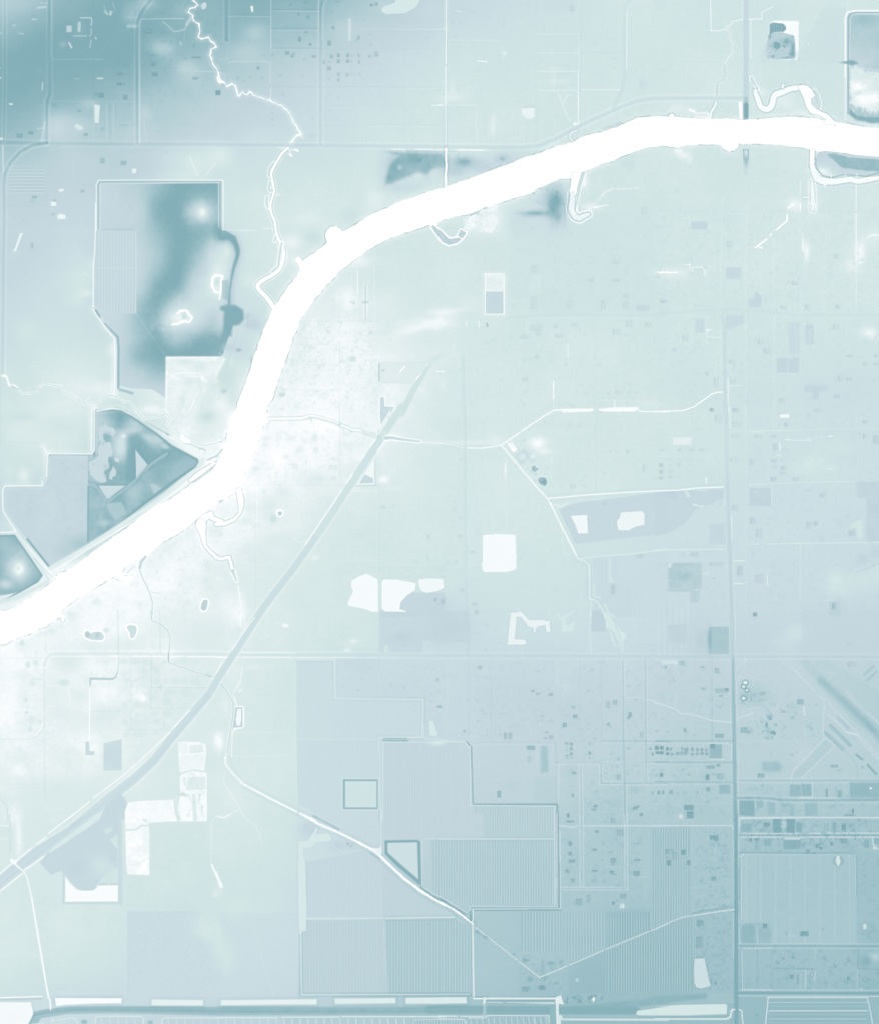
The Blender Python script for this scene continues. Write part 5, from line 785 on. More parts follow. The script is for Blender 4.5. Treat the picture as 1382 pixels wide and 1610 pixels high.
line(0, '34:228,612 300,595 440,575', 2, e=.93, soft=2.4, ext=False); line(0, '24:220,705 250,725 300,755', 3, d=.10, rough=1.4, soft=2.4, ext=False)
for q in ((515, 880, 14, 12), (535, 880, 10, 8), (675, 898, 22, 10), (548, 995, 18, 14), (450, 845, 10, 8), (230, 708, 10, 8), (280, 742, 14, 8)): glow('24', *q, .96, .9, 0, 1.5)
line(0, '24:490,850 485,885', 1.2, d=-.1, ext=False); line(0, '24:480,840 580,838', 1.2, d=-.08, ext=False)
# square basin, triangle basin
sb = TH('small_basin', 'small square basin with a dark rim among the pale striped fields', 'basin', 'rimmed basins in the farm block'); poly(sb, '13:760,1010 985,1012 985,1205 760,1205', e=.36, soft=1.6); poly(PT('embankment', sb, 'dark rim'), '13:768,1018 978,1018 978,1197 768,1197', e=.88, soft=2); poly(PT('basin_floor', sb, 'pale green floor'), '13:780,1028 970,1028 970,1188 780,1188', e=.34, soft=2); poly(len(REG) - 1, '13:785,1033 965,1033 965,1183 785,1183', d=.035, soft=8)
tb = TH('small_basin', 'four-cornered wedge basin with a dark rim, touching the diagonal canal', 'basin', 'rimmed basins in the farm block'); poly(PT('embankment', tb, 'dark teal rim, widest along the canal'), '14:1018,158 1215,155 1232,165 1238,430 1215,415 1090,310 1020,240', e=.97, soft=2); poly(PT('basin_floor', tb, 'pale floor'), '14:1035,172 1215,168 1222,395 1100,290 1035,230', e=.42, soft=2)
line(0, '14:1245,150 1243,430', 1.4, e=.42, ext=False); line(TH('levee', 'dark levee beside the lower reach of the diagonal canal', 'levee'), '14:1240,440 1300,490 1382,530|24:0,495 60,545 160,600 175,590 190,560', 4, e=.90, soft=2, ws=[4, 3, 2.6, 2.4, 2.4, 3.4, 3, 2], ext=False); line(0, '14:1245,440 1310,480 1382,515|24:0,492 70,535 165,595 180,585 190,555', 1.6, e=.38, soft=1.4, ext=False); line(0, '24:190,590 190,640', 4, e=.92, soft=2, ext=False)
line(0, '13:505,1205 650,1267|14:580,0 750,80', 1.4, e=.40, soft=1.4, ext=False); line(0, '14:590,10 740,90', 3, e=.74, soft=3, ext=False); line(0, '14:760,0 760,75', 1.2, d=-.1, ext=False)
glow('14', 560, 90, 60, 50, .62, .7); glow('14', 730, 190, 50, 30, .62, .7); glow('14', 815, 190, 14, 12, .95, .5); mottle('14:780,170 850,165 850,210 790,215', .7, .1, NRB, 2)
pl_ = ST('pond', 'pale green L-shaped pond with a knobbed head, left of the farm block'); poly(pl_, '14:498,165 555,160 580,120 610,75 615,90 605,120 680,115 698,145 690,165 640,165 600,170 585,200 530,205 525,240 540,290 548,560 545,705 520,708 515,730 505,728 497,560', e=.31, soft=1.6, rings=((1.6, 1, .05),))
line(ST('ditch', 'faint kinked pale ditch beside the head of the L-shaped pond'), '14:700,180 735,210 780,235 785,225 800,232 850,220 900,215', 1.8, e=.40, ext=False, sm=True)
line(0, '14:515,0 600,60', 0, d=0) if False else None

# ================================================================== motorway along the bottom
mw = TH('motorway_embankment', 'long dark teal motorway embankment across the bottom edge', 'embankment')
poly(mw, '04:0,1303 60,1285 160,1240 260,1215 420,1195 700,1190 1382,1195|14:0,1157 600,1160 1382,1157|24:0,1155 700,1152 830,1148 1050,1130 1200,1115 1382,1098|34:0,1130 200,1105 480,1102 490,1165 200,1168 0,1188|24:1200,1180 1190,1225 720,1222 660,1210|14:1382,1208 0,1215|04:1382,1250 700,1235 420,1240 260,1265 80,1303', e=.80, soft=3)
line(PT('carriageway', mw, 'darkest strip along the crest'), '04:0,1310 150,1262 300,1225 480,1210 800,1210 1382,1222|14:0,1185 700,1188 1382,1182|24:0,1178 700,1182 900,1170 1100,1150 1382,1120|34:0,1145 200,1130 300,1120', 6, e=.92, soft=6, texture=.02, ws=[4, 4, 4, 5, 6, 8, 8, 9, 10, 11, 12, 12, 12, 12, 12, 10, 8]); line(0, '24:-60,1180 680,1182 900,1185 1190,1185', 12, e=.97, soft=5)
for dy in (-9, 12): line(0, '04:200,%d 480,%d 1382,%d|14:0,%d 1382,%d|24:0,%d 640,%d' % (1245 + dy, 1215 + dy, 1220 + dy, 1190 + dy, 1188 + dy, 1182 + dy, 1182 + dy), 1, d=-.07, soft=2, ext=False)
poly(mw, '24:668,1150 705,1148 705,1290 662,1290', e=.90, soft=3)
line(0, '04:350,1135 760,1135', 1.5, d=.1, ext=False); line(0, '04:335,1140 337,1190', 1.5, d=.1, ext=False)
for lb, s_, e_ in (('white basin cut by the bottom left corner', '04:0,1165 195,1167 212,1240 60,1303 0,1303', .12), ('white bar pond, first right of the straight canal along the motorway', '04:343,1140 760,1142 757,1175 560,1178 420,1185 352,1192', .10),
                   ('pale green bar pond, second along the motorway', '04:943,1150 1265,1153 1265,1188 945,1188', .22), ('longest pale bar pond along the motorway, third from the left', '14:30,1122 610,1115 610,1150 400,1150 30,1155', .22),
                   ('pale bar pond along the motorway, fourth from the left', '14:715,1112 1085,1108 1085,1142 718,1147', .26), ('pale bar pond along the motorway, fifth, ending at the upright ditch', '14:1142,1108 1382,1103|24:165,1103 168,1142 0,1145|14:1145,1145', .28)):
    poly(ST('pond', lb), s_, e=e_, soft=2.2, rings=((2.6, 1.6, .07),))
poly(ST('pond', 'long pale green pond sunk in the motorway at the right, ending at the main road'), '24:1195,1185 1382,1158|34:0,1185 160,1175 430,1170 442,1180 440,1235 200,1243 0,1243|24:1200,1215 1185,1205', e=.33, soft=2)
line(0, '34:0,1252 430,1252 445,1240', 1.6, e=.96, soft=1.4, ext=False)
bd = ditch('pale ditch along the underside of the motorway at the bottom edge', '24:712,1150 715,1270', 5, e=.27, name='canal'); line(bd, '24:730,1215 745,1238 1382,1240|34:0,1263 440,1263 462,1250 468,1210 485,1205', 3.6, e=.36, soft=1.6, ext=False); line(bd, '34:515,1205 530,1210 535,1260 540,1296', 2.4, e=.42, wob=.4); poly(bd, '24:705,1205 735,1220 735,1267 705,1267', e=.3, soft=1.5)
line(bd, '14:0,1228 370,1228', 2.4, e=.33, ext=False); line(bd, '14:400,1226 745,1224', 2.4, e=.31, ext=False); line(bd, '14:762,1222 1382,1222|24:0,1218 110,1219', 2.6, e=.31, ext=False); line(bd, '24:130,1220 270,1220 295,1215 660,1216', 2, e=.34, ext=False); line(bd, '24:0,1235 150,1238 165,1267', 2, e=.4, ext=False); line(bd, '24:180,1230 270,1230 300,1216', 1.6, e=.42, ext=False); line(bd, '24:662,1215 662,1262', 2, e=.42, ext=False); line(bd, '24:570,1230 578,1267', 1.6, e=.5, ext=False); line(bd, '14:1195,1240 1382,1238', 1.6, e=.42, ext=False); line(bd, '14:1195,1240 1192,1267', 1.6, e=.42, ext=False); line(0, '24:275,1155 272,1215', 4.4, e=.72, soft=3, ext=False)
line(bd, '04:595,1303 598,1265 615,1255 875,1255 892,1268 892,1303', 2, e=.28, ext=False); line(bd, '04:1008,1303 1012,1272 1030,1265 1382,1266', 2, e=.30, ext=False); line(bd, '04:360,1280 455,1263 475,1275 485,1303', 2, e=.28, ext=False); line(0, '04:200,1303 275,1298', 1.6, e=.3, ext=False); glow('04', 330, 1280, 8, 6, .1, .9)
line(0, '04:0,1140 265,1132', 2, e=.08, soft=1.6); line(0, '04:0,1152 265,1146', 1.4, e=.7, soft=1.8)
line(0, '34:690,1130 1308,1130', 2.2, e=.42, soft=1.8, ext=False); line(0, '34:695,1130 678,1296', 2.2, e=.42, soft=1.8, ext=False); line(0, '34:1305,1130 1325,1220 1338,1296', 1.8, e=.44, soft=1.8, ext=False); line(0, '34:1320,1123 1382,1125', 1.6, d=-.2, ext=False); line(0, '34:700,1214 1305,1212', 2, e=.52, soft=1.8, ext=False)
glow('04', 527, 1288, 20, 14, .88, .9, 0, 2.5); glow('04', 937, 1292, 20, 14, .86, .9, 0, 2.5)
line(0, '24:288,1125 690,1125', 1.6, e=.95, soft=1.6, ext=False); line(0, '24:288,1143 600,1143', 1.4, e=.93, soft=1.6, ext=False); line(0, '24:692,1125 692,1145', 1.5, e=.93, ext=False); line(0, '24:290,1134 380,1137', 1.6, e=.5, ext=False); line(0, '24:410,1136 560,1138 690,1140', 2.2, e=.36, soft=1.6, ws=[.6, 1.6, 3], ext=False)
mottle('24:750,1085 1000,1085 980,1140 750,1148', .3, .1, NRB, 3)

# ================================================================== lower left stream, works
c6 = ditch('white straight canal at the lower left, crossing under the slanting highway to the motorway', '03:0,1165 30,1185 50,1220 58,1303|04:58,0 65,120 75,200 80,280', 2, e=.10, name='canal', ext=False, rings=((0, .5, .3),))
line(0, '03:0,1168 30,1190 48,1220 56,1303|04:60,0 66,120 76,240', .8, d=.3, soft=1.3, ext=False)
line(c6, '04:75,285 95,310 150,355 172,395 200,520 240,760 290,1060 305,1140', 2.8, e=.10, ext=False, ws=[5, 4, 2.6, 2.6, 3, 3.4, 3.2, 3.6]); line(c6, '04:312,1150 318,1215', 2.4, e=.06, ext=False); poly(c6, '04:75,285 120,282 100,320', e=.1, soft=2)
line(0, '04:95,310 150,355 172,395 200,520', .8, d=.14, ext=False); line(0, '04:0,70 55,73', 1.6, e=.14, ext=False); line(0, '04:0,155 60,150', 1.2, e=.2, ext=False)
fy = TH('fill_pad', 'grey many-sided earth pad under the slanting highway, beside the white works', 'earth pad')
poly(fy, '03:750,1130 790,1190 770,1303|04:745,10 760,555 740,555 735,120 730,240 735,330 690,340 640,390 600,440 600,460 580,472 500,472 450,430 385,350 320,375 250,300 300,240 325,235|03:620,1303 660,1210', e=.50, soft=2)
glow('04', 640, 320, 70, 60, .36, .95); glow('04', 480, 330, 60, 40, .55, .6); glow('04', 700, 280, 30, 20, .58, .5); poly(0, '04:648,100 685,75 708,98 665,128', e=.36, soft=2); poly(0, '04:680,160 735,122 735,225', e=.34, soft=1.6); poly(0, '04:612,430 735,330 738,432', e=.34, soft=1.8)
line(0, '04:750,0 755,560', 4.4, e=.47, soft=2, ext=False); line(0, '04:400,375 398,552 745,552', 3, e=.48, soft=2, ext=False); line(0, '04:612,435 668,432', 2.4, e=.5, ext=False); line(0, '04:688,432 740,432', 2.4, e=.5, ext=False); line(0, '04:600,420 650,385 735,325', 2, d=.06, ext=False); line(0, '04:680,155 735,235', 2, d=.05, ext=False)
poly(ST('pond', 'white pond with a notched top, boxed in under the grey earth pad'), '04:408,388 440,430 480,468 510,474 580,474 605,455 610,443 737,443 735,542 408,545', e=.09, soft=1.6)
ww = TH('work_yard', 'white patchy works with tracks, lower left, right of the grey earth pad', 'yard')
poly(ww, '03:800,1190 900,1180 1085,1172 1110,1140 1120,1130 1118,1000 1110,900 1112,815 1168,812 1172,815 1230,815 1280,830 1285,880 1270,1000 1282,1010 1288,1303|04:1285,45 1090,45 925,55 932,380 795,375 785,320 778,0|03:775,1250', e=.11, soft=1.8, texture=.03)
for s, e in (('03:1112,818 1170,816 1170,885 1112,885', .16), ('03:1178,840 1260,830 1270,880 1178,890', .24), ('03:1170,1035 1280,1030 1282,1110 1165,1115', .24), ('03:1085,1175 1108,1140 1130,1130 1180,1140 1180,1303 1115,1303 1092,1250', .27), ('04:885,90 932,75 932,260 885,230', .16), ('03:1112,900 1270,890 1270,980 1125,1005', .15)): poly(0, s, e=e, soft=2.4, rough=.5, texture=.02)
poly(0, '03:1120,1150 1180,1155 1195,1303 1130,1303 1105,1240', e=.09, soft=2, rough=.4); poly(0, '03:1130,1030 1160,1040 1170,1110 1140,1115', e=.12, soft=2, rough=.4)
for q, w, e in (('03:1115,1015 1200,990 1280,1000', 2.6, .3), ('03:1085,1180 1095,1260 1110,1303', 2.6, .3), ('03:1145,1060 1170,1110', 2, .3), ('03:1245,1140 1240,1180', 2, .3), ('03:1205,1150 1215,1303', 6, .26), ('03:1255,1210 1258,1260', 2, .3), ('04:780,100 850,95 880,72 930,70', 2.6, .3), ('04:790,320 860,310 930,268', 2, .2), ('03:1175,890 1270,885', 1.5, .08), ('03:1282,1010 1285,1290', 1.6, .08), ('04:895,40 920,50', 2, .3), ('03:895,1298 910,1300', 2, .3)): line(0, q, w, e=e, soft=2, ext=False, rough=.3)
mottle('03:1112,1000 1288,1000 1288,1303 1100,1303', .14, .1, NRB, 3); mottle('04:780,0 930,60 930,380 790,375', -.08, .0, NRB, 3)
for q, d in (('04:1320,60 1325,30 1350,10 1382,8', -.08), ('04:1315,60 1312,310', -.12), ('14:20,15 60,22 90,0', -.14), ('14:165,15 230,60 260,110 275,170', -.1), ('14:215,660 300,950 350,1100', -.07), ('04:1185,610 1160,650 1040,670 1000,710 930,800 925,870 970,900', -.04), ('04:0,875 270,875', -.03), ('04:190,560 400,740', 0), ('04:798,605 1250,608', .05), ('04:798,608 800,1125', .05), ('14:30,598 470,598', .05), ('14:495,0 495,720', .03), ('04:235,550 265,555', .08), ('04:380,1085 405,1090', .12)):
    if d: line(0, q, 1.3, d=d, soft=1.8, ext=False, wob=.5)
line(ST('ditch', 'short ragged white gully below the white works'), '04:1318,315 1350,390 1382,450|14:0,350 30,440', 3.4, e=.10, rough=.4, soft=2, ext=False)
line(ST('creek', 'faint winding trickle between the two canals, lower left'), '13:55,970 45,1030 90,1110 130,1170 170,1240', 1.4, d=-.08, wob=.6); line(len(REG) - 1, '13:0,1240 50,1250 90,1225 140,1200', 1.4, d=-.12, wob=.6)
line(0, '13:160,350 150,420 105,500', 2, d=-.12, soft=2, wob=.5, ext=False); glow('13', 148, 482, 8, 8, .1, .8); line(0, '13:90,700 100,740 95,880', 1.8, e=.14, soft=1.8, ext=False); line(0, '13:100,740 440,730', 3, d=-.03, soft=3, ext=False); line(0, '13:95,880 440,875', 2, d=-.05, soft=3, ext=False); line(0, '13:150,620 225,620', 2, d=-.04, soft=2, ext=False)
c7 = ditch('narrow grey-threaded canal under the slanting highway, beside the small boxed pond', '13:25,435 50,460 80,510 100,545 105,600 95,680 80,760 65,865', 4, e=.12, name='canal', ext=False, ws=[2.4, 3.4, 3.6, 4, 4, 4, 4, 4]); line(0, '13:30,442 55,470 82,515 102,550 105,600 96,680 82,760 66,862', 1.6, e=.50, soft=1.4, ext=False)
line(c7, '13:105,510 120,550 128,575', 1.8, e=.1, ext=False)
line(c7, '13:58,885 60,925 100,980 150,1035 170,1050', 4, e=.10, ext=False); line(0, '13:60,895 64,925 102,980 150,1040', 1, d=.25, ext=False); line(0, '13:85,880 95,940 160,1020', 2.4, d=.05, soft=3, ext=False)
sb2 = TH('small_basin', 'tiny upright boxed pond with a white middle, beside the grey-threaded canal', 'basin'); poly(sb2, '13:120,575 165,575 172,590 172,700 160,712 125,715 100,740 115,700', e=.10, soft=1.4); poly(PT('embankment', sb2), '13:122,585 160,585 160,702 105,705', e=.55, soft=1.4); poly(PT('water', sb2), '13:130,592 155,590 155,660 148,695 125,695 118,660', e=.13, soft=1.4)
line(ST('canal', 'bright white diagonal canal, upper reach beside the pale fields'), '13:180,1055 330,1135 490,1215', 3.2, e=.08, soft=1.6, rings=((3, 1.6, .06),), ext=False, rough=.3)
dg = ST('canal', 'long bright diagonal canal curving down through the farm block to its corner')
line(dg, '13:505,1222 600,1267|14:515,0 620,60 740,110 850,165 960,225 1050,310 1130,385 1230,460 1310,510 1382,550|24:0,530 90,575 150,620 205,662', 4, e=.09, soft=1.8, rough=.5, ws=[3, 3.4, 3.4, 4, 4, 4, 5, 5, 5, 5, 4.4, 4.4, 3.8, 3.4, 3, 2.6], rings=((3, 1.6, .07),), ext=False)
poly(dg, '14:940,200 985,205 998,180 1002,240 980,245', e=.2, soft=2); line(0, '14:930,235 990,270', 2, e=.8, soft=2, ext=False)

# ================================================================== river and its arms
cw = ST('creek', 'winding white creek from the top edge down to the river bend')
line(cw, '00:1190,-20 1215,15 1230,30 1210,50 1180,55 1175,75 1200,95 1205,130 1235,150 1245,190 1235,230 1250,243 1300,230 1310,250 1340,280 1345,295 1315,305 1305,345 1320,380 1325,405 1350,430 1360,470 1350,490 1365,515 1382,515|10:15,450 10,480 40,490 70,520 100,505 125,530 130,575 145,580 160,555 185,575 205,550 225,575 260,585 300,600 340,615 390,635 430,660 450,700 475,750 500,790 515,810 490,815 470,835 455,860', 2.8, e=.05, soft=2, rings=((1.5, 2.6, -.12),), rough=.8, wob=.7, ext=False)
line(0, '10:130,570 160,560 205,560 260,588 340,620 420,650 450,705 490,790', .7, d=.2, soft=1.4, wob=.7, ext=False); line(0, '10:305,620 320,650', 1.4, d=-.16, ext=False); line(0, '10:20,435 60,455 55,475', 1.6, d=-.16, ext=False); line(0, '10:510,820 530,835', 5, d=-.1, soft=4, ext=False); line(0, '00:1165,150 1190,110', 5, d=-.25, soft=4, ext=False)
line(cw, '10:435,893 400,925 375,965 350,1010 335,1050 345,1110 350,1160 335,1210 325,1267|11:325,0 335,60 355,110 365,180 390,240 410,290 405,340 385,395 345,430 290,460 255,490 260,520 300,560 330,600 355,640', 5, e=.0, soft=1.8, sm=True, ws=[4, 3.6, 3.4, 3.4, 3.2, 3.2, 3.2, 3, 3, 3.4, 3.2, 3.6, 3.6, 4, 4, 4, 5, 5, 5.6, 6.4, 6.4, 6.6, 7, 7], rings=((1.2, .8, .14), (2.8, 1.2, -.12)), texture=0, ext=False)
line(0, '10:445,905 455,940', 3, d=-.2, rough=.8, soft=3, ext=False); line(0, '10:480,900 495,912', 3, d=-.2, soft=3, ext=False)
for q in ('10:345,990 325,1020 320,1060', '10:330,1100 320,1130 325,1150 345,1150', '10:310,1190 305,1220 315,1250', '11:360,200 355,225', '11:395,240 385,330 375,385 340,410'): line(0, q, 2, e=.42, soft=1.6, ext=False, rings=((1.8, 1.2, -.16),), wob=.5)
glow('10', 375, 1175, 14, 8, .1, .8)
rv = ST('river', 'broad white river sweeping from the lower left edge up to the right edge')
RIV = '02:0,1278 40,1262 90,1245 140,1220 190,1185 250,1140 300,1110 345,1070 360,1040 400,1022 445,1005 480,975 520,945 560,915 620,868 700,810 780,755 860,695 930,640 990,605 1060,570 1120,530 1180,485 1240,450 1300,410 1330,375 1340,345 1382,300|12:0,303 30,290 45,240 65,200 62,180 75,130 80,80 100,40 130,0|11:125,1267 130,1200 160,1130 185,1060 210,990 225,930 245,880 265,820 290,750 320,690 340,640 375,590 410,540 460,470 510,405 495,365 480,345 488,325 500,322 525,345 560,315 600,292 640,265 670,235 662,200 665,165 690,140 720,135 745,150 765,168 820,140 880,100 950,60 1020,30 1100,0|10:1000,1267 1090,1225 1180,1195 1280,1155 1382,1130|20:45,1125 80,1115 200,1070 320,1025 420,990 520,945 600,925 700,885 780,865 850,832 920,808 980,795 1060,768 1140,735 1180,715 1260,703 1382,700|30:80,722 85,705 105,697 120,722 200,728 320,732 430,732 540,740 600,738 700,728 800,722 870,720 960,728 1040,740 1070,728 1130,755 1200,765 1300,785 1382,800 1382,985 1300,972 1220,955 1120,940 1050,932 1010,935 960,935 950,925 920,915 850,905 780,895 700,890 600,890 515,888 510,905 490,928 450,935 430,930 410,905 380,893 300,893 210,893 160,905 140,915 100,908 40,900 0,908|20:1330,882 1250,895 1180,915 1100,945 1060,970 1000,985 930,1015 870,1040 850,1050 845,1085 800,1080 740,1080 700,1095 600,1135 560,1165 480,1190 370,1225 300,1250 240,1267|21:350,0 240,45 180,65 100,80 0,110|11:1350,105 1330,140 1280,132 1200,160 1120,185 1040,215 980,245 920,280 850,330 790,375 740,415 720,445 660,500 600,575 550,645 505,710 490,760 465,810 455,860 430,920 415,970 390,1030 370,1080 355,1140 340,1185 310,1225 308,1267|12:308,0 312,65 330,68 322,92 290,105 275,150 262,190 235,245 210,290 195,340 175,385 175,420 165,460 155,500 122,515 60,550 0,580|02:1382,582 1310,630 1265,680 1205,712 1170,745 1120,780 1060,815 1000,850 960,890 930,920 900,930 850,950 780,985 765,1020 770,1050 800,1040 825,1030 820,1050 780,1075 740,1072 700,1055 640,1095 580,1130 520,1165 460,1205 380,1270 400,1303|03:410,55 395,75 385,65 380,40 330,70 290,100 240,115 190,145 140,160 80,185 40,210 0,228'
rp = P(RIV)
def shore_fn():
    w_, D_ = dist(rp, 16, True); M_ = inside(rp, w_); x0, y0, x1, y1 = w_
    sd = np.where(M_, -D_, D_); sd[(D_ > 900) & M_] = -999; sd = sd + NR[y0:y1, x0:x1] * 1.05
    sub = E[y0:y1, x0:x1]
    sub -= .10 * np.exp(-(np.maximum(sd, 0) / 5.5) ** 2) * np.clip(.55 + N25[y0:y1, x0:x1], 0, 1)      # low pale bank
    sub += .42 * np.exp(-((sd - .6) / .7) ** 2) * np.clip(.30 + .9 * vnoise(22, 77)[y0:y1, x0:x1] + .9 * NRB[y0:y1, x0:x1], 0, 1)   # undercut bank, broken
    a_ = np.clip(.5 - sd / 1.0, 0, 1)
    sub *= (1 - a_)
    ID[y0:y1, x0:x1][sd < 0] = rv
shore_fn()
wat = dict(e=.0, soft=1.4, texture=0)
bank = ((1.2, .8, .26), (3, 1.3, -.05))
bw1 = ST('backwater', 'white looping arm with a hooked tail below the river, at its lower bend')
line(bw1, '12:140,505 150,560 152,600 145,640 110,680 50,705 0,708|02:1382,712 1320,690 1310,665 1270,690 1250,720', 5, rings=bank, ws=[8, 9, 7, 3, 4.5, 5, 5, 5, 6, 8, 10, 14], ext=False, **wat)
line(bw1, '12:160,512 178,515', 2, e=0, ext=False); line(bw1, '02:1250,730 1262,790 1275,860 1310,900 1350,935 1382,945|12:0,912 40,915 80,905 92,945 100,985', 4, rings=bank, ws=[16, 8, 3.4, 4, 4.4, 3.4, 3, 4, 4, 4.6, 3.4], ext=False, rough=.3, **wat)
line(0, '12:100,985 125,1050', 2.4, e=.5, soft=1.6, ext=False, rings=((2, 1.2, -.15),), ws=[3, .8]); line(bw1, '12:135,1085 145,1150 150,1190 160,1240', 2.2, e=.08, soft=2, ext=False); line(0, '13:150,20 148,95 170,112 180,90 165,20', 1, d=-.1, ext=False)
line(ST('creek', 'grey-threaded creek from the river down across the cross-country road'), '02:850,950 855,1000 880,1060 915,1110 930,1150 950,1210 945,1303|03:940,0 945,60 1000,85 1045,120 1060,170 1055,230 1048,290 1055,325 1120,350 1200,375 1310,412 1330,420', 2, e=.08, soft=2.4, ext=False, ws=[4, 3, 2.4] + [2] * 16)
line(0, '02:870,1010 885,1060 915,1110 930,1150 950,1210 945,1303|03:940,0 945,60 1000,85 1045,120 1060,170 1055,230 1048,290 1055,325 1120,350 1200,375 1310,412', .9, d=.5, soft=1.3, ext=False, wob=.3); line(0, '02:905,930 880,960 870,1000', 3, e=.5, soft=1.6, ext=False, rough=.5); line(0, '03:1048,260 1050,320', 1.4, d=.3, ext=False); line(0, '03:1280,395 1325,415', 1.8, d=.25, ext=False); line(0, '02:940,1150 985,1155', 1.2, d=.2, ext=False)
for q in ('02:770,1050 830,1040', '02:795,1030 835,990'): line(0, q, 1.4, d=.25, rough=.6, ext=False)
line(ST('backwater', 'narrow white slip cut into the bank under the tip of the triangular basin'), '02:1185,455 1240,415 1300,375 1335,348', 4, rings=bank, ws=[5, 7, 6, 3], ext=False, **wat); line(0, '02:1200,465 1250,430 1320,375', 2, e=.45, soft=1.5, ext=False); line(0, '02:1290,330 1350,300 1382,265', 1.4, e=.6, soft=1.6, ext=False); line(0, '02:1290,340 1330,342', 3, e=0, ext=False)
for q in ((1280, 960), (1060, 960), (990, 980)): pass
# creek joining from the town side at the narrow reach
c8 = ST('creek', 'thin white creek leaving the river to the right, toward the slanting highway')
line(c8, '12:320,70 440,70 520,68 565,55 600,58 680,80 740,102', 2.4, e=.04, soft=2, ext=False, rings=((1.6, .7, .22),)); line(c8, '12:755,110 800,125 820,138 860,138 920,160 970,180', 2.2, e=.08, soft=2, ext=False, rings=((1.4, .7, .2),)); line(0, '12:560,60 600,62 700,90 740,105', 1, e=.45, soft=1.4, ext=False); line(0, '12:880,145 970,182', 1, e=.45, soft=1.4, ext=False); line(0, '12:1025,187 1060,185 1120,195 1230,208', 2.4, e=.5, soft=1.5, ext=False, ws=[4, 3, 2, 1], rings=((2, 1, -.16),)); line(0, '12:530,75 575,70 580,85', 2, e=.3, soft=2, ext=False); line(0, '12:985,140 980,155', 1.4, d=.3, ext=False)
# upper right oxbow
ox = ST('backwater', 'pale looping oxbow above the river, right of the wide embankment')
line(ox, '30:612,560 630,610 650,660 685,675 715,655 735,590 780,570 830,550 890,540', 9, e=.10, soft=1.5, ws=[5, 8, 8, 9, 9, 9, 9, 8, 8], sm=True, rings=bank, ext=False, texture=.004)
line(0, '30:590,480 605,510 630,550', 1.6, e=.5, soft=1.6, ext=False, rings=((1.6, 1, -.2),)); line(0, '30:590,480 600,530 612,570', 1, d=.2, ext=False); line(0, '30:785,540 787,525', 3, e=.1, soft=1.5, rings=((1.8, .8, .2),), ext=False)
ow = ST('backwater', 'white bulging arm joining the oxbow to the river'); poly(ow, '30:878,535 900,524 935,528 960,550 985,592 960,610 962,640 1010,685 1060,705 1100,745 1110,770 1050,760 1040,740 960,705 930,660 912,600', e=0, soft=1.3, rings=bank, texture=0)
oi = TH('islet', 'small grey islet inside the white bulging arm, upper right', 'islet'); poly(oi, '30:975,555 1000,580 1015,630 1010,670 990,672 960,640 960,610 985,592', e=.36, soft=1.6, rough=.6, rings=((-.2, .8, .3), (2, 1.2, -.18))); line(0, '30:985,590 1000,640', 1.4, d=.3, rough=.9, ext=False); line(0, '30:950,700 1010,715 1050,738', 1.4, e=.5, soft=1.5, ext=False)
poly(0, '30:870,700 900,685 950,705 1040,738 960,728', e=.22, soft=2)
# lower right oxbow
lo = ST('backwater', 'pale curved channel below the river at the right edge'); line(lo, '30:968,935 965,1030', 7, rings=bank, ext=False, **wat); line(lo, '30:970,1030 985,1080 1020,1115 1100,1122 1200,1108 1300,1112 1382,1090', 9, e=.10, soft=1.6, rings=bank, sm=True, ws=[8, 9, 10, 9, 8, 8, 8]); poly(lo, '30:1020,1120 1060,1130 1045,1158', e=.1, soft=2)
line(lo, '30:965,1125 968,1180 970,1290', 6, e=.12, soft=1.6, rings=((1.2, .7, .1), (3, 2, -.14)), ext=False, ws=[3.4, 5, 7]); line(lo, '30:950,1218 915,1218', 2, e=.12, ext=False, rings=((1.4, .7, .12),)); line(lo, '31:950,0 985,0 985,30', 3, e=.12, ext=False); line(0, '30:893,1120 893,1210', 1.6, e=.2, ext=False); line(0, '31:958,0 962,30 975,40 982,30 982,0', 1, e=.3, ext=False)
il = TH('river_island', 'grey island cut off by the curved channel, with a dark teal ridge, right edge', 'island'); poly(il, '30:988,980 1005,945 1040,935 1120,942 1220,957 1382,990 1382,1072 1330,1090 1200,1080 1160,1075 1080,1098 1030,1090 998,1045', e=.50, soft=1.6, rings=((-.6, 1, .4), (1.6, 1.2, -.2)))
glow('30', 1020, 1060, 60, 30, .12, .9); glow('30', 1060, 1085, 60, 16, .2, .7); glow('30', 1020, 960, 40, 20, .56, .7)
poly(PT('ridge', il, 'dark teal ragged ridge'), '30:1055,955 1100,950 1200,975 1382,1000 1382,1065 1300,1055 1220,1045 1150,1035 1110,1000', e=.85, soft=2, rough=.9, rings=((-1, 1, .1),), texture=.03)
line(0, '30:985,975 990,1035 1030,1085 1085,1098 1160,1080 1240,1085 1300,1090 1382,1065', 1.4, e=.9, soft=1.6)
for x in (1080, 1170, 1240): line(0, '30:%d,1070 %d,1105' % (x, x + 5), 1.4, e=.14, ext=False)
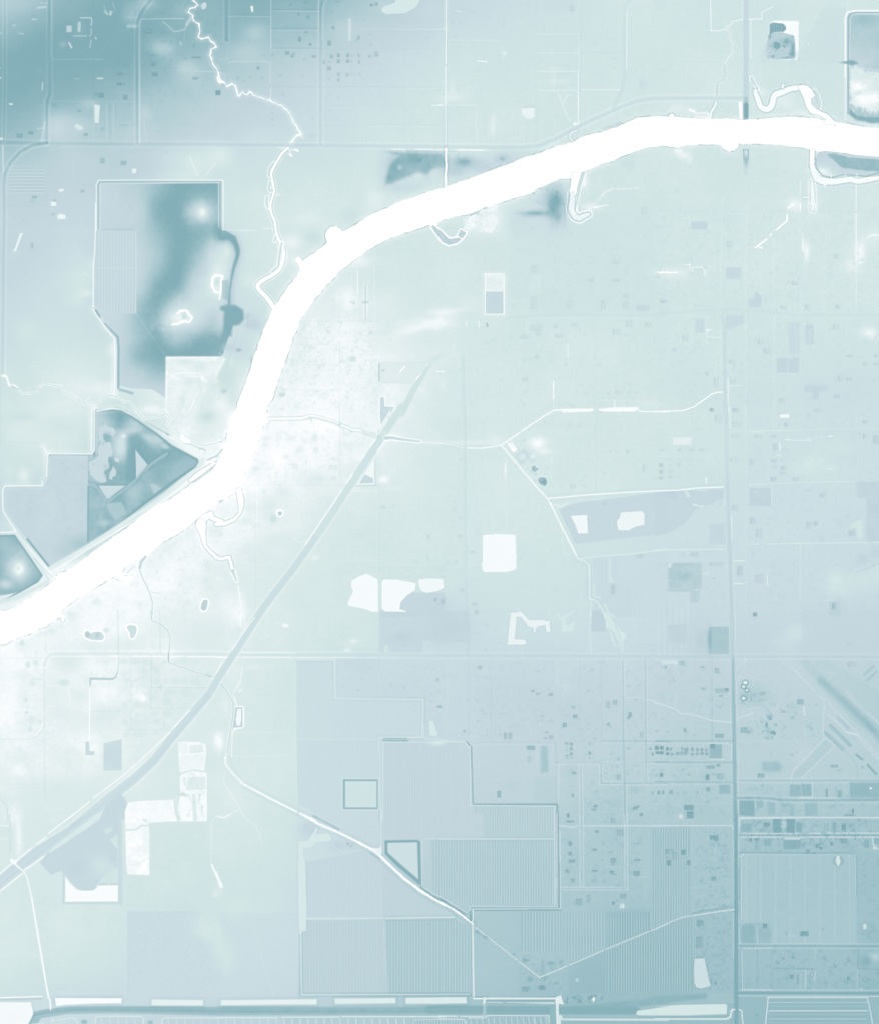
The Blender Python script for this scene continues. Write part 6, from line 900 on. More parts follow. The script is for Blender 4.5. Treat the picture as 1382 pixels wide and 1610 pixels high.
# centre inlet below the river
ci = ST('backwater', 'pale hooked inlet hanging below the river, right of centre'); line(ci, '20:822,1060 805,1170', 10, ws=[11, 10], rings=bank, ext=False, **wat); line(ci, '20:805,1172 795,1267|21:795,0 800,50 820,80 845,90 870,75 900,65', 8, e=.17, soft=1.6, ws=[8, 8, 7, 8, 8, 8, 7, 5], rings=((1.2, .8, .3), (3.2, 1.6, -.26)), ext=False); line(0, '20:868,1045 845,1130 820,1267|21:820,50', 1.6, e=.45, soft=1.5, ext=False, ws=[5, 2.5, 1.4, 1.2], rings=((2, 1, -.2),)); line(0, '20:880,1060 875,1120', 3, e=.12, soft=3, ext=False)
line(0, '20:1200,1135 1120,1140 1050,1140 1010,1155 950,1215 890,1267|21:890,30 930,25', 2, e=.21, soft=4, rough=1.2, ext=False); line(0, '20:985,1170 1020,1220', 1.2, d=-.08, ext=False)
line(0, '20:785,1080 782,1150 790,1170', 1, e=.45, soft=1.5, ext=False)
# little hook pond and white gullies by the upper shore
hk = TH('ditch_bank', 'grey speckled crescent-shaped bed below the river, centre', 'crescent bed'); line(hk, '11:1310,140 1345,180 1382,220|21:0,175 25,210 60,232 100,225 125,212', 6, e=.58, soft=1.4, ws=[4, 7, 9, 7, 8, 8, 7, 4], rings=((1.8, 1.3, -.34),), texture=.06, ext=False); poly(TH('small_bed', 'tiny grey tilted square at the end of the crescent-shaped bed', 'crescent bed'), '21:132,160 162,178 140,208 115,195', e=.56, soft=1.5, rings=((1.8, 1.2, -.3),), texture=.04)
wg = ST('mud_flat', 'white mottled gully fan touching the river, right of the crescent-shaped bed'); poly(wg, '21:155,100 230,50 250,90 270,40 350,0 345,90 360,100 320,185 220,150 185,170 145,140', e=.17, soft=7, rough=3.5, texture=.05); line(0, '21:190,70 235,50 232,65', 2.4, e=.6, soft=1.6, rough=.6, ext=False); glow('21', 250, 70, 14, 20, .3, .9); glow('21', 100, 110, 50, 30, .31, .8)
line(ST('creek', 'tiny squiggle of water between the upper highway and the river'), '20:830,788 795,800 785,830 805,852', 1.8, e=.12, wob=.5, rings=((1.4, .7, .2),)); poly(ST('pond', 'tiny white patch between the forked trickle and the upper highway'), '20:808,742 825,735 832,755 812,762', e=.12, soft=2)
line(0, '20:985,782 1095,740', 1.8, e=.55, soft=1.5, rough=.6, ext=False, rings=((-2, 1, -.1),)); line(0, '30:245,700 325,698 330,722 250,722', 3.4, e=.16, soft=3, ext=False); line(0, '30:210,675 240,690', 3, e=.06, soft=3, ext=False)
glow('30', 1180, 230, 0.1, 0.1, .4, 0)

# ================================================================== ponds and lakes
PW = dict(soft=1.5, texture=.003)
def pond(label, s, e=.10, name='pond', **k):
    e = e + .05 * max(0, 1 - e / .3)
    kw = dict(PW); kw.update(k)
    poly(ST(name, label), s, e=e, **kw)
pond('large white lake shaped like a leaning lump, left of the two smaller lakes', '12:820,1048 870,1018 910,1005 940,1020 978,1040 980,1238 940,1235 900,1220 800,1200 795,1185 828,1110 815,1085', .07, name='lake', rough=.3)
pond('middle white lake with a straight left side and a bite out of its lower right', '12:1000,1060 1010,1040 1090,1040 1110,1045 1205,1062 1203,1105 1150,1140 1115,1180 1108,1220 1150,1230 1150,1238 1020,1235 1000,1215', .07, name='lake', rough=.2)
pond('small white cushion-shaped lake, right of the middle white lake', '12:1225,1040 1290,1033 1368,1038 1374,1090 1340,1110 1270,1123 1235,1108 1222,1070', .10, name='lake')
pond('square white lake standing alone right of centre', '22:265,772 340,765 455,770 463,780 467,970 455,985 400,996 280,997 262,988 255,940 264,935 262,860', .07, name='lake', rough=.2)
pond('white blunt-cornered lake in the grey field, left one', '22:792,655 893,650 898,762 838,764 820,710', .10, name='lake')
pond('larger pale lake in the grey field, right one', '22:1095,635 1225,627 1240,645 1238,712 1180,725 1145,745 1080,745 1070,690 1090,665', .14, name='lake')
pond('pale hook of water like a letter L with an arm, below the square white lake', '23:432,12 482,10 490,2 545,58 635,55 645,65 672,60 665,80 672,128 648,130 640,85 600,95 585,105 582,130 570,128 570,105 540,98 495,38 468,35 455,172 520,175 525,200 515,206 412,206 420,120', .17, name='lake', soft=1.2, rings=((1.5, 1, .04),))
pond('faint pale Y-shaped pond right of the letter-L water', '23:705,10 740,38 800,0 825,0 760,55 775,90 805,75 830,55 812,85 808,125 742,128 738,70 700,15', .32, rough=.4)
pond('faint green slanting pond with ragged edges, lower centre right', '23:978,0 1030,20 1065,70 1090,120 1130,140 1128,165 1110,185 1112,255 1095,240 1060,130 1005,100 1000,60', .32, rough=.3)
line(0, '23:1030,20 1060,70 1085,150 1105,240', 1.4, e=.5, soft=1.5, ext=False); line(ST('ditch', 'faint green strip beside the slanting pond'), '23:1035,130 1050,190 1065,215', 3, e=.34, ext=False); line(0, '22:1030,920 1030,1050', 4, e=.34, soft=2, ext=False); poly(0, '22:1020,1020 1060,1040 1050,1060 1020,1060', e=.34, soft=2); line(0, '22:935,1070 935,1140 970,1152', 3.4, e=.33, soft=2, ext=False); line(0, '22:1000,1190 1020,1240 1060,1265', 3, e=.34, soft=2, rough=.5, ext=False)
pond('white blob-shaped pond among scrub at the lower right, above the motorway', '34:240,892 302,888 310,930 325,1000 340,1060 285,1076 250,1068 238,1040 235,960', .44, soft=1.3, rings=((1.4, 1, .05),))
pond('white square-cornered pond with a pale inside, top centre, above the river', '20:495,655 572,650 575,705 560,718 530,716 500,690', .16, rings=((-1.2, 1.2, -.1), (-5, 3, .02)))
line(0, '20:500,645 575,645', 2.4, d=.1, ext=False)
pond('pale green sausage-shaped pond cut by the top edge', '10:1000,55 1010,40 1080,15 1150,5 1160,-20 1225,-20 1228,15 1200,50 1140,82 1030,88 1002,75', .31)
pond('tiny white upright pond near the top, right of the short dark road', '10:207,38 225,35 228,70 215,76', .14, soft=2)
pond('narrow upright white pond above the upper highway, left', '00:588,652 598,648 625,655 618,765 590,764', .27)
pond('pale blob pond left of the narrow upright one', '00:460,785 480,768 518,785 522,805 490,810', .32, soft=2.4, rough=.4)
pond('small grey square pond in the teal upper left', '00:416,160 450,160 450,202 416,202', .60, soft=1.6)
pond('short slanting pale pond below the small grey square', '00:425,265 437,262 456,298 445,304', .48, soft=1.6)
pond('egg-shaped pale pond beside the winding creek at the top', '00:1255,25 1280,15 1288,35 1275,58 1258,60 1252,45', .46, sm=True)
pond('tiny white bar in the teal upper left edge area', '00:60,641 85,642 84,653 62,653', .30, soft=1.8)
pond('tiny white square between the upper highway and the largest basin', '00:822,1046 850,1046 850,1076 822,1076', .20, soft=2)
pond('white speck beside the level-lined plot, the lower blockier one', '00:317,1252 352,1250 355,1278 320,1282', .14, soft=2.4); glow('00', 345, 1245, 12, 6, .85, .8)
pond('ragged white speck above the blocky one, beside the level-lined plot', '00:365,1178 390,1168 404,1175 395,1190 368,1192', .18, soft=2.4, rough=.5)
pond('white lumpy speck at the upper left, under the level-lined plot', '01:357,75 375,62 412,70 412,98 362,97', .14, soft=2.4, rough=.3); glow('01', 335, 68, 7, 6, .85, .9)
pond('slanting white stick-shaped pond at the far left', '01:128,182 148,183 104,298 86,298', .18, sm=False)
pond('white and grey three-cornered basin beside the slanting highway', '12:950,320 955,330 955,468 850,468 880,430', .10, rings=((1.6, 1.2, .04),)); poly(TH('mud_bed', 'grey wedge inside the three-cornered basin beside the slanting highway', 'mud bed'), '12:900,408 948,432 948,458 866,460', e=.48, soft=1.5, texture=.02)
line(0, '12:965,290 963,475 830,478', 3, d=.06, soft=2, ext=False)
kb = TH('small_basin', 'grey boot-shaped bed with a white rim, left of the slanting highway', 'basin'); poly(kb, '11:982,1160 1022,1160 1026,1215 1088,1222 1050,1267|12:1070,0 990,118 982,80', e=.11, soft=1.3); poly(PT('basin_floor', kb, 'grey floor'), '11:992,1170 1012,1170 1016,1225 1075,1230 1050,1267|12:1055,10 995,105 992,60', e=.46, soft=1.3, texture=.04); line(0, '12:990,35 1045,65', 1, d=.14, ext=False)
rb = TH('small_basin', 'upright rectangular basin with a white rim, pale top half and grey lower half', 'basin'); poly(rb, '21:273,420 393,422 396,440 396,672 276,672', e=.12, soft=1.5, rings=((2, 2, -.04),)); poly(PT('basin_floor', rb, 'white mottled upper half'), '21:284,430 386,430 386,527 284,527', e=.22, soft=1.5, texture=.03); poly(PT('basin_floor', rb, 'grey lower half'), '21:283,532 386,532 386,664 283,664', e=.50, soft=1.5, texture=.01)
dp = TH('pond_mound', 'ring-shaped white pond with a dark core, below the river bend', 'pond mound'); poly(dp, '12:362,625 380,617 402,622 408,640 400,660 380,664 362,650', e=.05, soft=1.6, sm=True); poly(PT('core', dp), '12:375,635 390,630 400,640 390,655 378,652', e=.60, soft=1.3)
for lb, s_, e_ in (('upright grey bean-shaped pond with a white rim, lower left', '02:1262,1210 1275,1198 1290,1205 1282,1250 1268,1262 1252,1248', .60), ('long grey two-lobed pond with white rim, lower left below the river', '03:532,135 548,128 562,142 590,135 625,135 645,158 635,180 590,180 560,175 535,160', .42), ('small grey pear-shaped pond with white rim, lower left', '03:795,98 815,92 845,100 848,130 830,168 815,165 810,135 797,115', .40)):
    i = TH('ringed_pond', lb, 'pond', 'white-rimmed grey ponds'); poly(i, s_, e=e_, soft=1.3, rings=((1.8, 1.1, -.18), (-.3, .6, .16)), sm=True, texture=.02)
glow('03', 548, 150, 14, 16, .68, .9, 0, 2); glow('03', 608, 155, 12, 14, .66, .9); 
line(TH('ditch_bank', 'dark hooked grey ditch bank, lower left, above the upright white thread', 'bank'), '03:563,465 565,422 700,425 722,412 735,375', 2.6, e=.60, soft=1.6, ws=[1.4, 3, 2.8, 2, 1]); line(0, '03:735,375 742,280', 1, e=.4, soft=1.6, ext=False); line(ST('ditch', 'upright white thread between the hooked bank and the L-shaped mark'), '03:560,480 558,810', 1.6, e=.06, ext=False); line(0, '03:560,440 700,435', 1, d=-.1, ext=False, wob=.5)
poly(TH('raised_pad', 'grey L-shaped mark at the lower left, at the foot of the white thread', 'raised pad'), '03:535,820 545,812 556,818 557,872 588,876 588,896 535,896', e=.47, soft=1.3)
pond('tiny white bar left of the upright lakes, centre', '13:395,85 410,78 440,82 438,103 412,103', .10, soft=2)
pond('small pale green tongue right of the L-shaped striped field', '13:1285,665 1312,665 1325,710 1338,740 1330,760 1288,752', .31)
pond('tiny pale green block beside the grey square, under the three lakes', '13:1015,210 1040,210 1040,250 1015,250', .34, soft=2)
glow('13', 1120, 160, 60, 30, .62, .5)
pond('white egg flanked by dark arcs at the right, in the long lots', '34:1118,258 1133,258 1140,285 1135,312 1120,314 1112,285', .34, sm=True); line(TH('earth_bank', 'pair of dark arcs hugging the white egg-shaped pond', 'bank'), '34:1108,262 1098,280 1100,298 1112,312', 2, e=.93, soft=1.8); line(len(REG) - 1, '34:1143,265 1156,285 1148,308', 3, e=.9, soft=2)
pond('small white block in the lower right lots', '34:1278,680 1300,676 1302,708 1280,710', .42, soft=1.8)
pond('white speck in the scrub, left of the striped field by the main road', '24:1088,548 1105,535 1118,545 1117,568 1090,568', .34, soft=1.8, rough=.3); glow('24', 1102, 552, 4, 5, .7, .8)
pond('white flame-shaped speck above the motorway, right of the low canal corner', '24:920,1115 930,1100 942,1110 938,1130 928,1135', .12, soft=1.8, rough=.3)
pond('pale tiny blur below the thin slanting ditch', '24:825,990 838,990 838,1008 825,1008', .52, soft=3)
pond('pale round dot between the scattered houses and the main road', '33:143,1260 155,1252 168,1260 168,1280 155,1286 143,1278', .46, sm=True)
for lb, x, y, r in (('topmost arrow-shaped white hole of the cluster right of the crossroads', 553, 445, 4), ('second white hole of the cluster, round, under the arrow-shaped one', 543, 468, 3), ('third white hole of the cluster, set slightly right', 564, 491, 2.6), ('lowest diamond-shaped white hole of the cluster right of the crossroads', 543, 541, 4.2)):
    q = P('33:%d,%d' % (x, y))[0]; n = 8 if r != 4.2 else 4
    poly(TH('sinkhole', lb, 'hole', 'white holes with dark rims'), [(q[0] + r * math.cos(k * 2 * math.pi / n), q[1] + r * .8 * math.sin(k * 2 * math.pi / n)) for k in range(n)], e=.28, soft=1.3, rings=((.9, .8, .4),))
glow('33', 528, 518, 7, 6, .85, .8); glow('33', 538, 567, 5, 5, .85, .8)
for lb, x, y, r in (('tiny white speck at the right edge in the dark lot', 1328, 1096, 1.6),): glow('33', x, y, 8, 7, .1, 1, 0, 2)
# mounds by the upper canal fork
MD = 'spoil mounds near the canal fork'
poly(TH('spoil_mound', 'round dark teal mound beside the pale canal, the lower one', 'mound', MD), '22:602,435 615,427 640,432 648,455 640,472 622,468 605,455', e=.95, soft=2, rough=.5, sm=True); glow('22', 615, 440, 8, 7, .6, .7)
poly(TH('spoil_mound', 'ragged dark teal mound beside the pale canal, the upper one', 'mound', MD), '22:560,360 580,355 582,368 598,372 590,382 575,388 560,382', e=.82, soft=2, rough=.8)
for x, y in ((558, 390), (585, 408), (575, 402), (582, 443), (565, 325), (512, 200)): glow('22', x, y, 6, 6, .52, .9)
rgp = TH('ring_bank', 'grey rounded square ring beside the pale canal, near the fork', 'ring bank', MD); line(rgp, '22:468,297 512,265 540,298 498,338 468,297', 2.4, e=.50, soft=2); glow('22', 502, 300, 20, 18, .26, .9)
poly(ST('pond', 'white tilted horseshoe pond at the canal fork'), '22:412,222 425,212 452,245 432,212 440,210 470,255 465,268 450,272 440,268', e=.08, soft=1.6); glow('22', 565, 298, 10, 9, .12, .9)
glow('12', 1323, 1162, 8, 12, .8, .9, 0, 2); glow('12', 1367, 1172, 9, 14, .8, .8, 0, 2); glow('12', 1366, 1172, 4, 6, .55, .8); glow('12', 1342, 1187, 5, 4, .85, .8); glow('22', 24, 1172, 9, 14, .85, .8); glow('22', 24, 1170, 4, 6, .5, .8)
glow('30', 945, 272, 3, 8, .05, .9); glow('32', 345, 17, 10, 10, .62, .9); glow('32', 613, 1280, 12, 12, .8, .9, 0, 2); glow('31', 348, 1273, 12, 12, .58, .8)
line(0, '32:222,40 225,75 245,90 262,75 258,45', 1.2, d=.08, ext=False, sm=True); line(0, '32:900,430 960,425 1180,410', 1.4, d=.05, ext=False); line(0, '32:1245,1020 1330,985 1382,965', 2, d=.10, soft=3, ext=False)
line(0, '21:287,724 291,742', 1.8, e=.9, soft=1.4, ext=False)
# canal by the dark lots
line(ST('canal', 'bright level canal crossing the dark lots right of the main road'), '33:515,1280 900,1278|34:515,26 520,22 900,20 1382,22', 2.6, e=.42, soft=1.8, ext=True); line(0, '34:517,28 517,75', 2.4, e=.46, soft=1.8, ext=False)
line(0, '34:1340,145 1342,185 1370,215', 2, e=.46, soft=1.6, ext=False); poly(0, '34:1340,195 1365,215 1342,218', e=.4, soft=1.6); line(0, '34:1048,45 1050,112', 1.6, d=-.12, ext=False); line(0, '34:860,1040 860,1041', 1, d=0) if False else None
line(0, '33:965,1062 968,1155', 2.4, e=.56, soft=1.8, ext=False); line(0, '33:612,1175 614,1230', 1.6, d=-.14, ext=False)
cn = ditch('white ditch from the scattered houses falling right to the main road', '23:1255,535 1382,578|33:0,568 130,610 155,635 215,638 340,675 460,688', 2.2, e=.40, ext=False)

# ================================================================== houses
HLIST = {
 '00': '925,193,45,30,.5 1020,205,35,10,.3 1020,260,30,18,.3 955,400,25,18,.8 965,462,35,22,.8 748,458,30,18,.6 745,521,30,14,.9 775,525,14,14,.5 632,592,30,28,.9 600,585,14,14,.8 782,605,26,28,.6 1215,487,35,14,.7 1208,285,14,20,.5 1220,357,60,8,.7 1155,365,28,8,.6 1355,577,30,30,.7 195,826,30,16,.8 125,843,38,25,.5 537,835,26,16,.8 497,690,20,12,.8 640,997,28,35,.7 770,1012,35,25,.9 1040,946,14,20,.6 515,1187,25,16,.8 218,1224,30,14,1 980,815,18,10,.5 792,408,28,22,.5 770,778,50,10,.5 950,345,32,10,.6 640,803,18,24,.6 343,655,30,26,.3 1065,262,12,14,.5 838,770,10,10,.6 205,1250,30,18,.5',
 '10': '500,88,10,18,.8 555,105,14,16,.8 545,197,20,10,.8 506,238,14,26,1 570,270,14,12,1 708,168,14,18,.8 685,262,20,30,.9 862,228,12,22,1 848,245,14,18,.6 935,272,14,14,.8 968,327,22,30,.9 928,340,20,12,.8 698,341,18,20,.8 740,334,16,20,1.1 795,335,16,20,1.1 820,338,18,12,.7 862,335,12,18,.9 652,376,14,18,1 685,376,20,14,.6 740,370,16,20,1.1 795,370,16,18,1.1 817,370,12,16,.8 864,375,10,20,1 683,412,24,22,1 740,448,14,20,1 792,450,14,20,.9 820,450,20,12,.6 866,448,10,18,.9 740,483,14,18,.9 685,480,10,16,.7 652,486,12,8,.6 905,502,14,10,.7 522,455,14,10,.8 388,457,22,8,.8 134,472,16,18,.6 207,468,10,12,.6 166,490,10,10,.6 255,411,14,16,.9 406,575,14,18,.7 583,715,10,18,.5 280,472,20,14,.5 340,333,12,18,.7 430,320,26,20,.7 462,340,16,16,.8 471,325,16,16,.6 534,358,20,10,.7 592,340,28,14,.7 968,25,20,20,1 940,32,20,12,1 540,15,18,8,.8 452,30,8,14,.8 735,12,20,8,.7 15,560,26,26,.9 580,820,40,26,.3 1340,548,18,10,.5 1222,738,18,12,.6 1188,715,26,14,.4 1245,570,20,12,.4 1292,680,20,30,.4 988,575,16,16,.35 940,570,18,14,.35 685,570,16,20,.35 740,590,18,26,.3 660,720,22,20,.4 735,715,14,16,.4 825,600,18,18,.3 690,670,18,18,.35 565,670,24,18,.3 340,680,20,14,.4 342,718,18,14,.5 342,757,16,14,.4 360,830,16,22,.35 1280,222,16,12,.35 1205,455,26,14,.3 930,210,24,16,.35 1007,245,12,14,.5 1298,355,18,22,.3 1195,400,20,14,.3 1060,725,30,20,.3 1007,672,20,16,.3 1190,850,20,6,.5',
 '20': '615,360,12,10,.8 662,256,12,8,.7 205,75,14,14,.7 300,73,10,6,.7 99,225,12,14,.7 80,135,12,16,.5 130,135,22,26,.3 510,100,14,14,.5 512,200,18,22,.4 390,150,12,16,.5 800,50,20,34,.5 540,28,14,16,.6 630,175,10,30,.4 240,432,20,16,.4 290,430,16,14,.4 190,503,10,16,.5 220,570,8,16,.6 480,614,18,6,.8 1060,355,26,16,.6 1055,410,28,12,.6 1038,240,8,16,.6 1063,240,16,14,.4 1015,192,18,14,.4 940,265,20,16,.35 1220,392,26,6,.5 795,515,22,14,.3 450,805,10,20,.5 180,440,12,14,.4',
 '30': '652,968,24,10,.7 460,980,34,22,.3 800,1060,26,26,.3 135,1175,30,26,.4 930,318,20,10,.4 50,430,30,20,.25',
 '31': '70,140,60,8,.3 80,205,24,22,.3 180,560,16,16,.7 50,605,34,14,.6 270,632,60,16,.4 380,500,24,24,.35 460,250,40,40,.4 380,300,36,20,.3 1115,325,30,28,.6 1200,120,30,30,.35 822,187,10,10,.6 860,492,40,24,.6 845,438,40,18,.3 680,585,20,44,.4 790,640,34,24,.6 938,640,28,34,.5 1125,635,28,28,.9 1360,390,30,16,.5 120,902,20,14,.8 470,975,34,24,.7 530,990,24,20,.5 530,1042,22,18,.5 115,740,16,12,.5 180,775,24,18,.5 185,830,36,30,.4 260,890,60,24,.3 645,850,30,36,.4 690,910,44,34,.4 600,960,20,44,.4 760,755,24,22,.4 1115,760,38,34,.4 1134,876,22,10,.8 1197,941,36,16,.9 1158,910,8,20,.6 1295,990,26,20,.6 1362,990,30,18,.8 1362,940,24,20,.7 1262,950,14,12,.6 1120,1190,36,22,.6 1195,1085,36,14,.6 1140,1080,34,40,.35 1350,1090,20,20,.5 250,1120,18,14,.7 320,1050,20,20,.7 270,1050,48,12,.5 375,1100,30,60,.3 480,1100,40,18,.5 520,1195,30,22,.4 705,1254,14,6,.7 780,1215,40,24,.5 490,1275,30,26,.6 170,980,50,22,.3 880,580,18,20,.6',
 '32': '345,17,16,16,1 495,18,36,18,.7 500,105,60,30,.4 495,180,60,18,.5 635,184,50,16,.7 730,183,30,12,.7 740,245,26,40,.6 800,265,30,16,.4 632,262,26,36,.3 595,340,28,40,.5 732,332,30,18,.6 780,332,26,16,.5 790,375,28,24,.8 785,408,34,12,.7 732,370,30,14,.5 728,445,36,22,.6 868,445,44,20,.5 865,328,24,18,.5 490,325,60,30,.35 490,620,34,34,.45 760,108,24,16,.6 806,108,22,20,.8 1292,92,24,18,.7 1255,165,22,20,.5 1288,180,16,30,.6 1360,200,34,54,.7 1030,545,34,24,.7 600,700,34,44,.5 700,690,26,12,.5 690,725,22,16,.5 820,710,18,20,.5 945,730,28,44,.5 990,720,20,22,.9 640,780,40,60,.35 1210,780,38,34,.8 1120,795,34,20,.3 1190,675,14,30,.6 853,792,10,6,.8 520,1010,34,60,.5 605,905,30,20,.5 640,1060,50,50,.3 240,910,44,20,.7 170,910,20,24,.5 55,1090,0,0,0 360,1058,7,8,1.2 40,265,26,14,.5 150,265,18,18,.8 225,265,30,16,.6 290,264,26,14,.7 320,264,20,12,.6 95,325,20,14,.7 145,325,18,14,.6 218,325,20,14,.5 35,360,24,18,.9 95,360,18,14,.6 145,355,18,16,.8 210,355,18,14,.5 35,400,20,24,.8 95,400,22,18,.7 205,400,26,16,.5 95,432,22,14,.8 140,432,20,16,.7 35,435,18,14,.7 265,135,26,20,.4 385,70,40,44,.6 350,598,26,20,.4 400,597,22,24,.5 375,970,90,20,.35 1000,20,34,20,.5 945,60,34,50,.3 1100,100,30,18,.3 1160,100,18,16,.3 1280,40,14,20,.5 1100,1230,22,40,.6 850,510,24,6,.5 945,512,36,8,.5',
 '22': '205,877,20,16,.7 215,1190,30,16,.7 230,1235,20,24,.3 285,1128,20,20,.4 495,905,20,26,.4 127,780,24,18,.6 133,668,24,12,.6 97,618,10,30,.7 130,312,24,10,.6 140,1105,26,24,.7 55,940,20,26,.5 100,935,24,24,.5 85,890,18,16,.3 140,995,16,30,.5 95,570,16,18,.4 1137,268,18,16,.8 1030,270,22,18,.5 1072,268,20,18,.5 995,397,24,12,.6 1237,370,14,50,.7 1340,350,24,20,.8 1340,390,22,20,.7 1338,430,20,16,.7 1295,425,18,18,.6 1180,348,18,18,.4 1345,260,30,14,.4 808,480,34,26,.5 740,478,26,16,.35 877,478,24,18,.35 790,108,44,26,.3 850,110,36,22,.4 735,110,30,18,.3 638,97,20,16,.35 650,370,16,14,.4 997,585,14,10,.8 885,415,24,10,.3 80,690,10,10,.6 1355,1047,6,6,1 1210,900,44,16,.6 575,290,0,0,0 820,1110,30,20,.3 700,1100,34,30,.3 1050,1100,24,60,.5 30,985,30,10,.5',
 '12': '705,365,50,26,.45 602,260,28,30,.5 475,355,34,26,.5 372,397,16,8,.6 305,377,12,12,.5 240,372,30,16,.3 635,432,24,18,.4 710,430,26,22,.4 400,12,18,12,.6 1010,605,26,12,.7 1068,600,10,22,.6 1283,783,14,26,.8 1135,660,8,8,.6 1243,800,6,8,.6 1275,910,16,30,.5 1210,935,30,20,.4 1160,985,30,14,.4 1060,988,30,14,.3 940,150,18,10,.5 35,770,12,14,.6 290,510,20,20,.3 1350,985,30,16,.4 1318,280,14,4,.6 1145,820,26,20,.2',
 '21': '568,145,14,18,.6 490,285,10,14,.6 715,263,18,24,.4 855,283,20,24,.4 968,210,14,24,.4 1075,270,26,18,.5 1070,350,46,26,.45 1065,315,32,12,.5 920,325,34,14,.45 920,355,36,18,.45 990,280,22,14,.4 698,355,20,14,.4 785,362,24,14,.4 840,355,36,18,.4 920,464,30,14,.8 983,463,28,12,.6 1055,464,24,14,.7 1080,464,22,14,.8 785,463,26,14,.6 710,463,18,14,.45 845,463,30,14,.35 788,497,22,18,.45 923,500,22,14,.4 990,495,22,12,.4 790,535,26,14,.45 708,530,14,20,.4 793,562,28,12,.4 923,535,28,16,.3 1127,555,26,24,.7 1170,553,8,8,.7 1127,410,24,26,.4 573,395,34,44,.5 573,600,34,80,.4 790,610,36,44,.45 990,610,30,56,.45 1125,612,34,44,.5 1230,630,80,30,.6 1355,590,40,14,.7 1335,140,50,12,.5 1240,40,40,44,.35 515,805,44,20,.7 585,750,70,34,.5 600,785,34,20,.5 705,740,26,26,.65 725,797,50,18,.6 820,733,36,14,.6 875,790,16,14,.4 1145,725,44,40,.6 1175,752,20,10,.5 1260,730,40,26,.5 1070,775,50,34,.3 590,926,22,20,.7 548,936,18,16,.55 512,946,20,18,.55 520,1060,34,20,.5 522,1137,26,18,.4 512,1217,20,20,.45 375,1062,30,16,.4 765,972,20,22,.4 970,975,20,20,.4 860,1100,18,20,.35 1150,1095,18,20,.45 1110,1105,14,24,.4 1070,1105,20,20,.4 1025,1145,18,24,.45 1080,1140,34,20,.5 1145,1140,24,20,.45 1190,1140,20,18,.35 890,1150,18,20,.3 835,1140,18,16,.3 800,1215,44,18,.4 740,1215,34,16,.35 980,1212,30,16,.4 1275,955,14,8,1 450,620,20,30,.35 290,840,30,20,.35 330,820,24,20,.3 760,1008,0,0,0 1125,795,14,12,.5 1148,793,10,10,.5 1367,527,8,8,.9 700,330,30,24,.3',
 '13': '772,408,6,8,1 808,401,6,5,.9 877,413,7,6,.9 768,459,8,6,.8 858,480,10,8,.9 1135,465,8,6,1.3 1335,418,14,20,.9 1298,548,14,8,.8 1346,580,24,10,1 1075,35,16,6,.6 1300,500,14,10,.5 935,345,5,5,.9 920,340,5,8,.8 1340,490,18,18,.4 1055,448,18,26,.4 1310,355,10,8,.6 1130,215,18,8,.5',
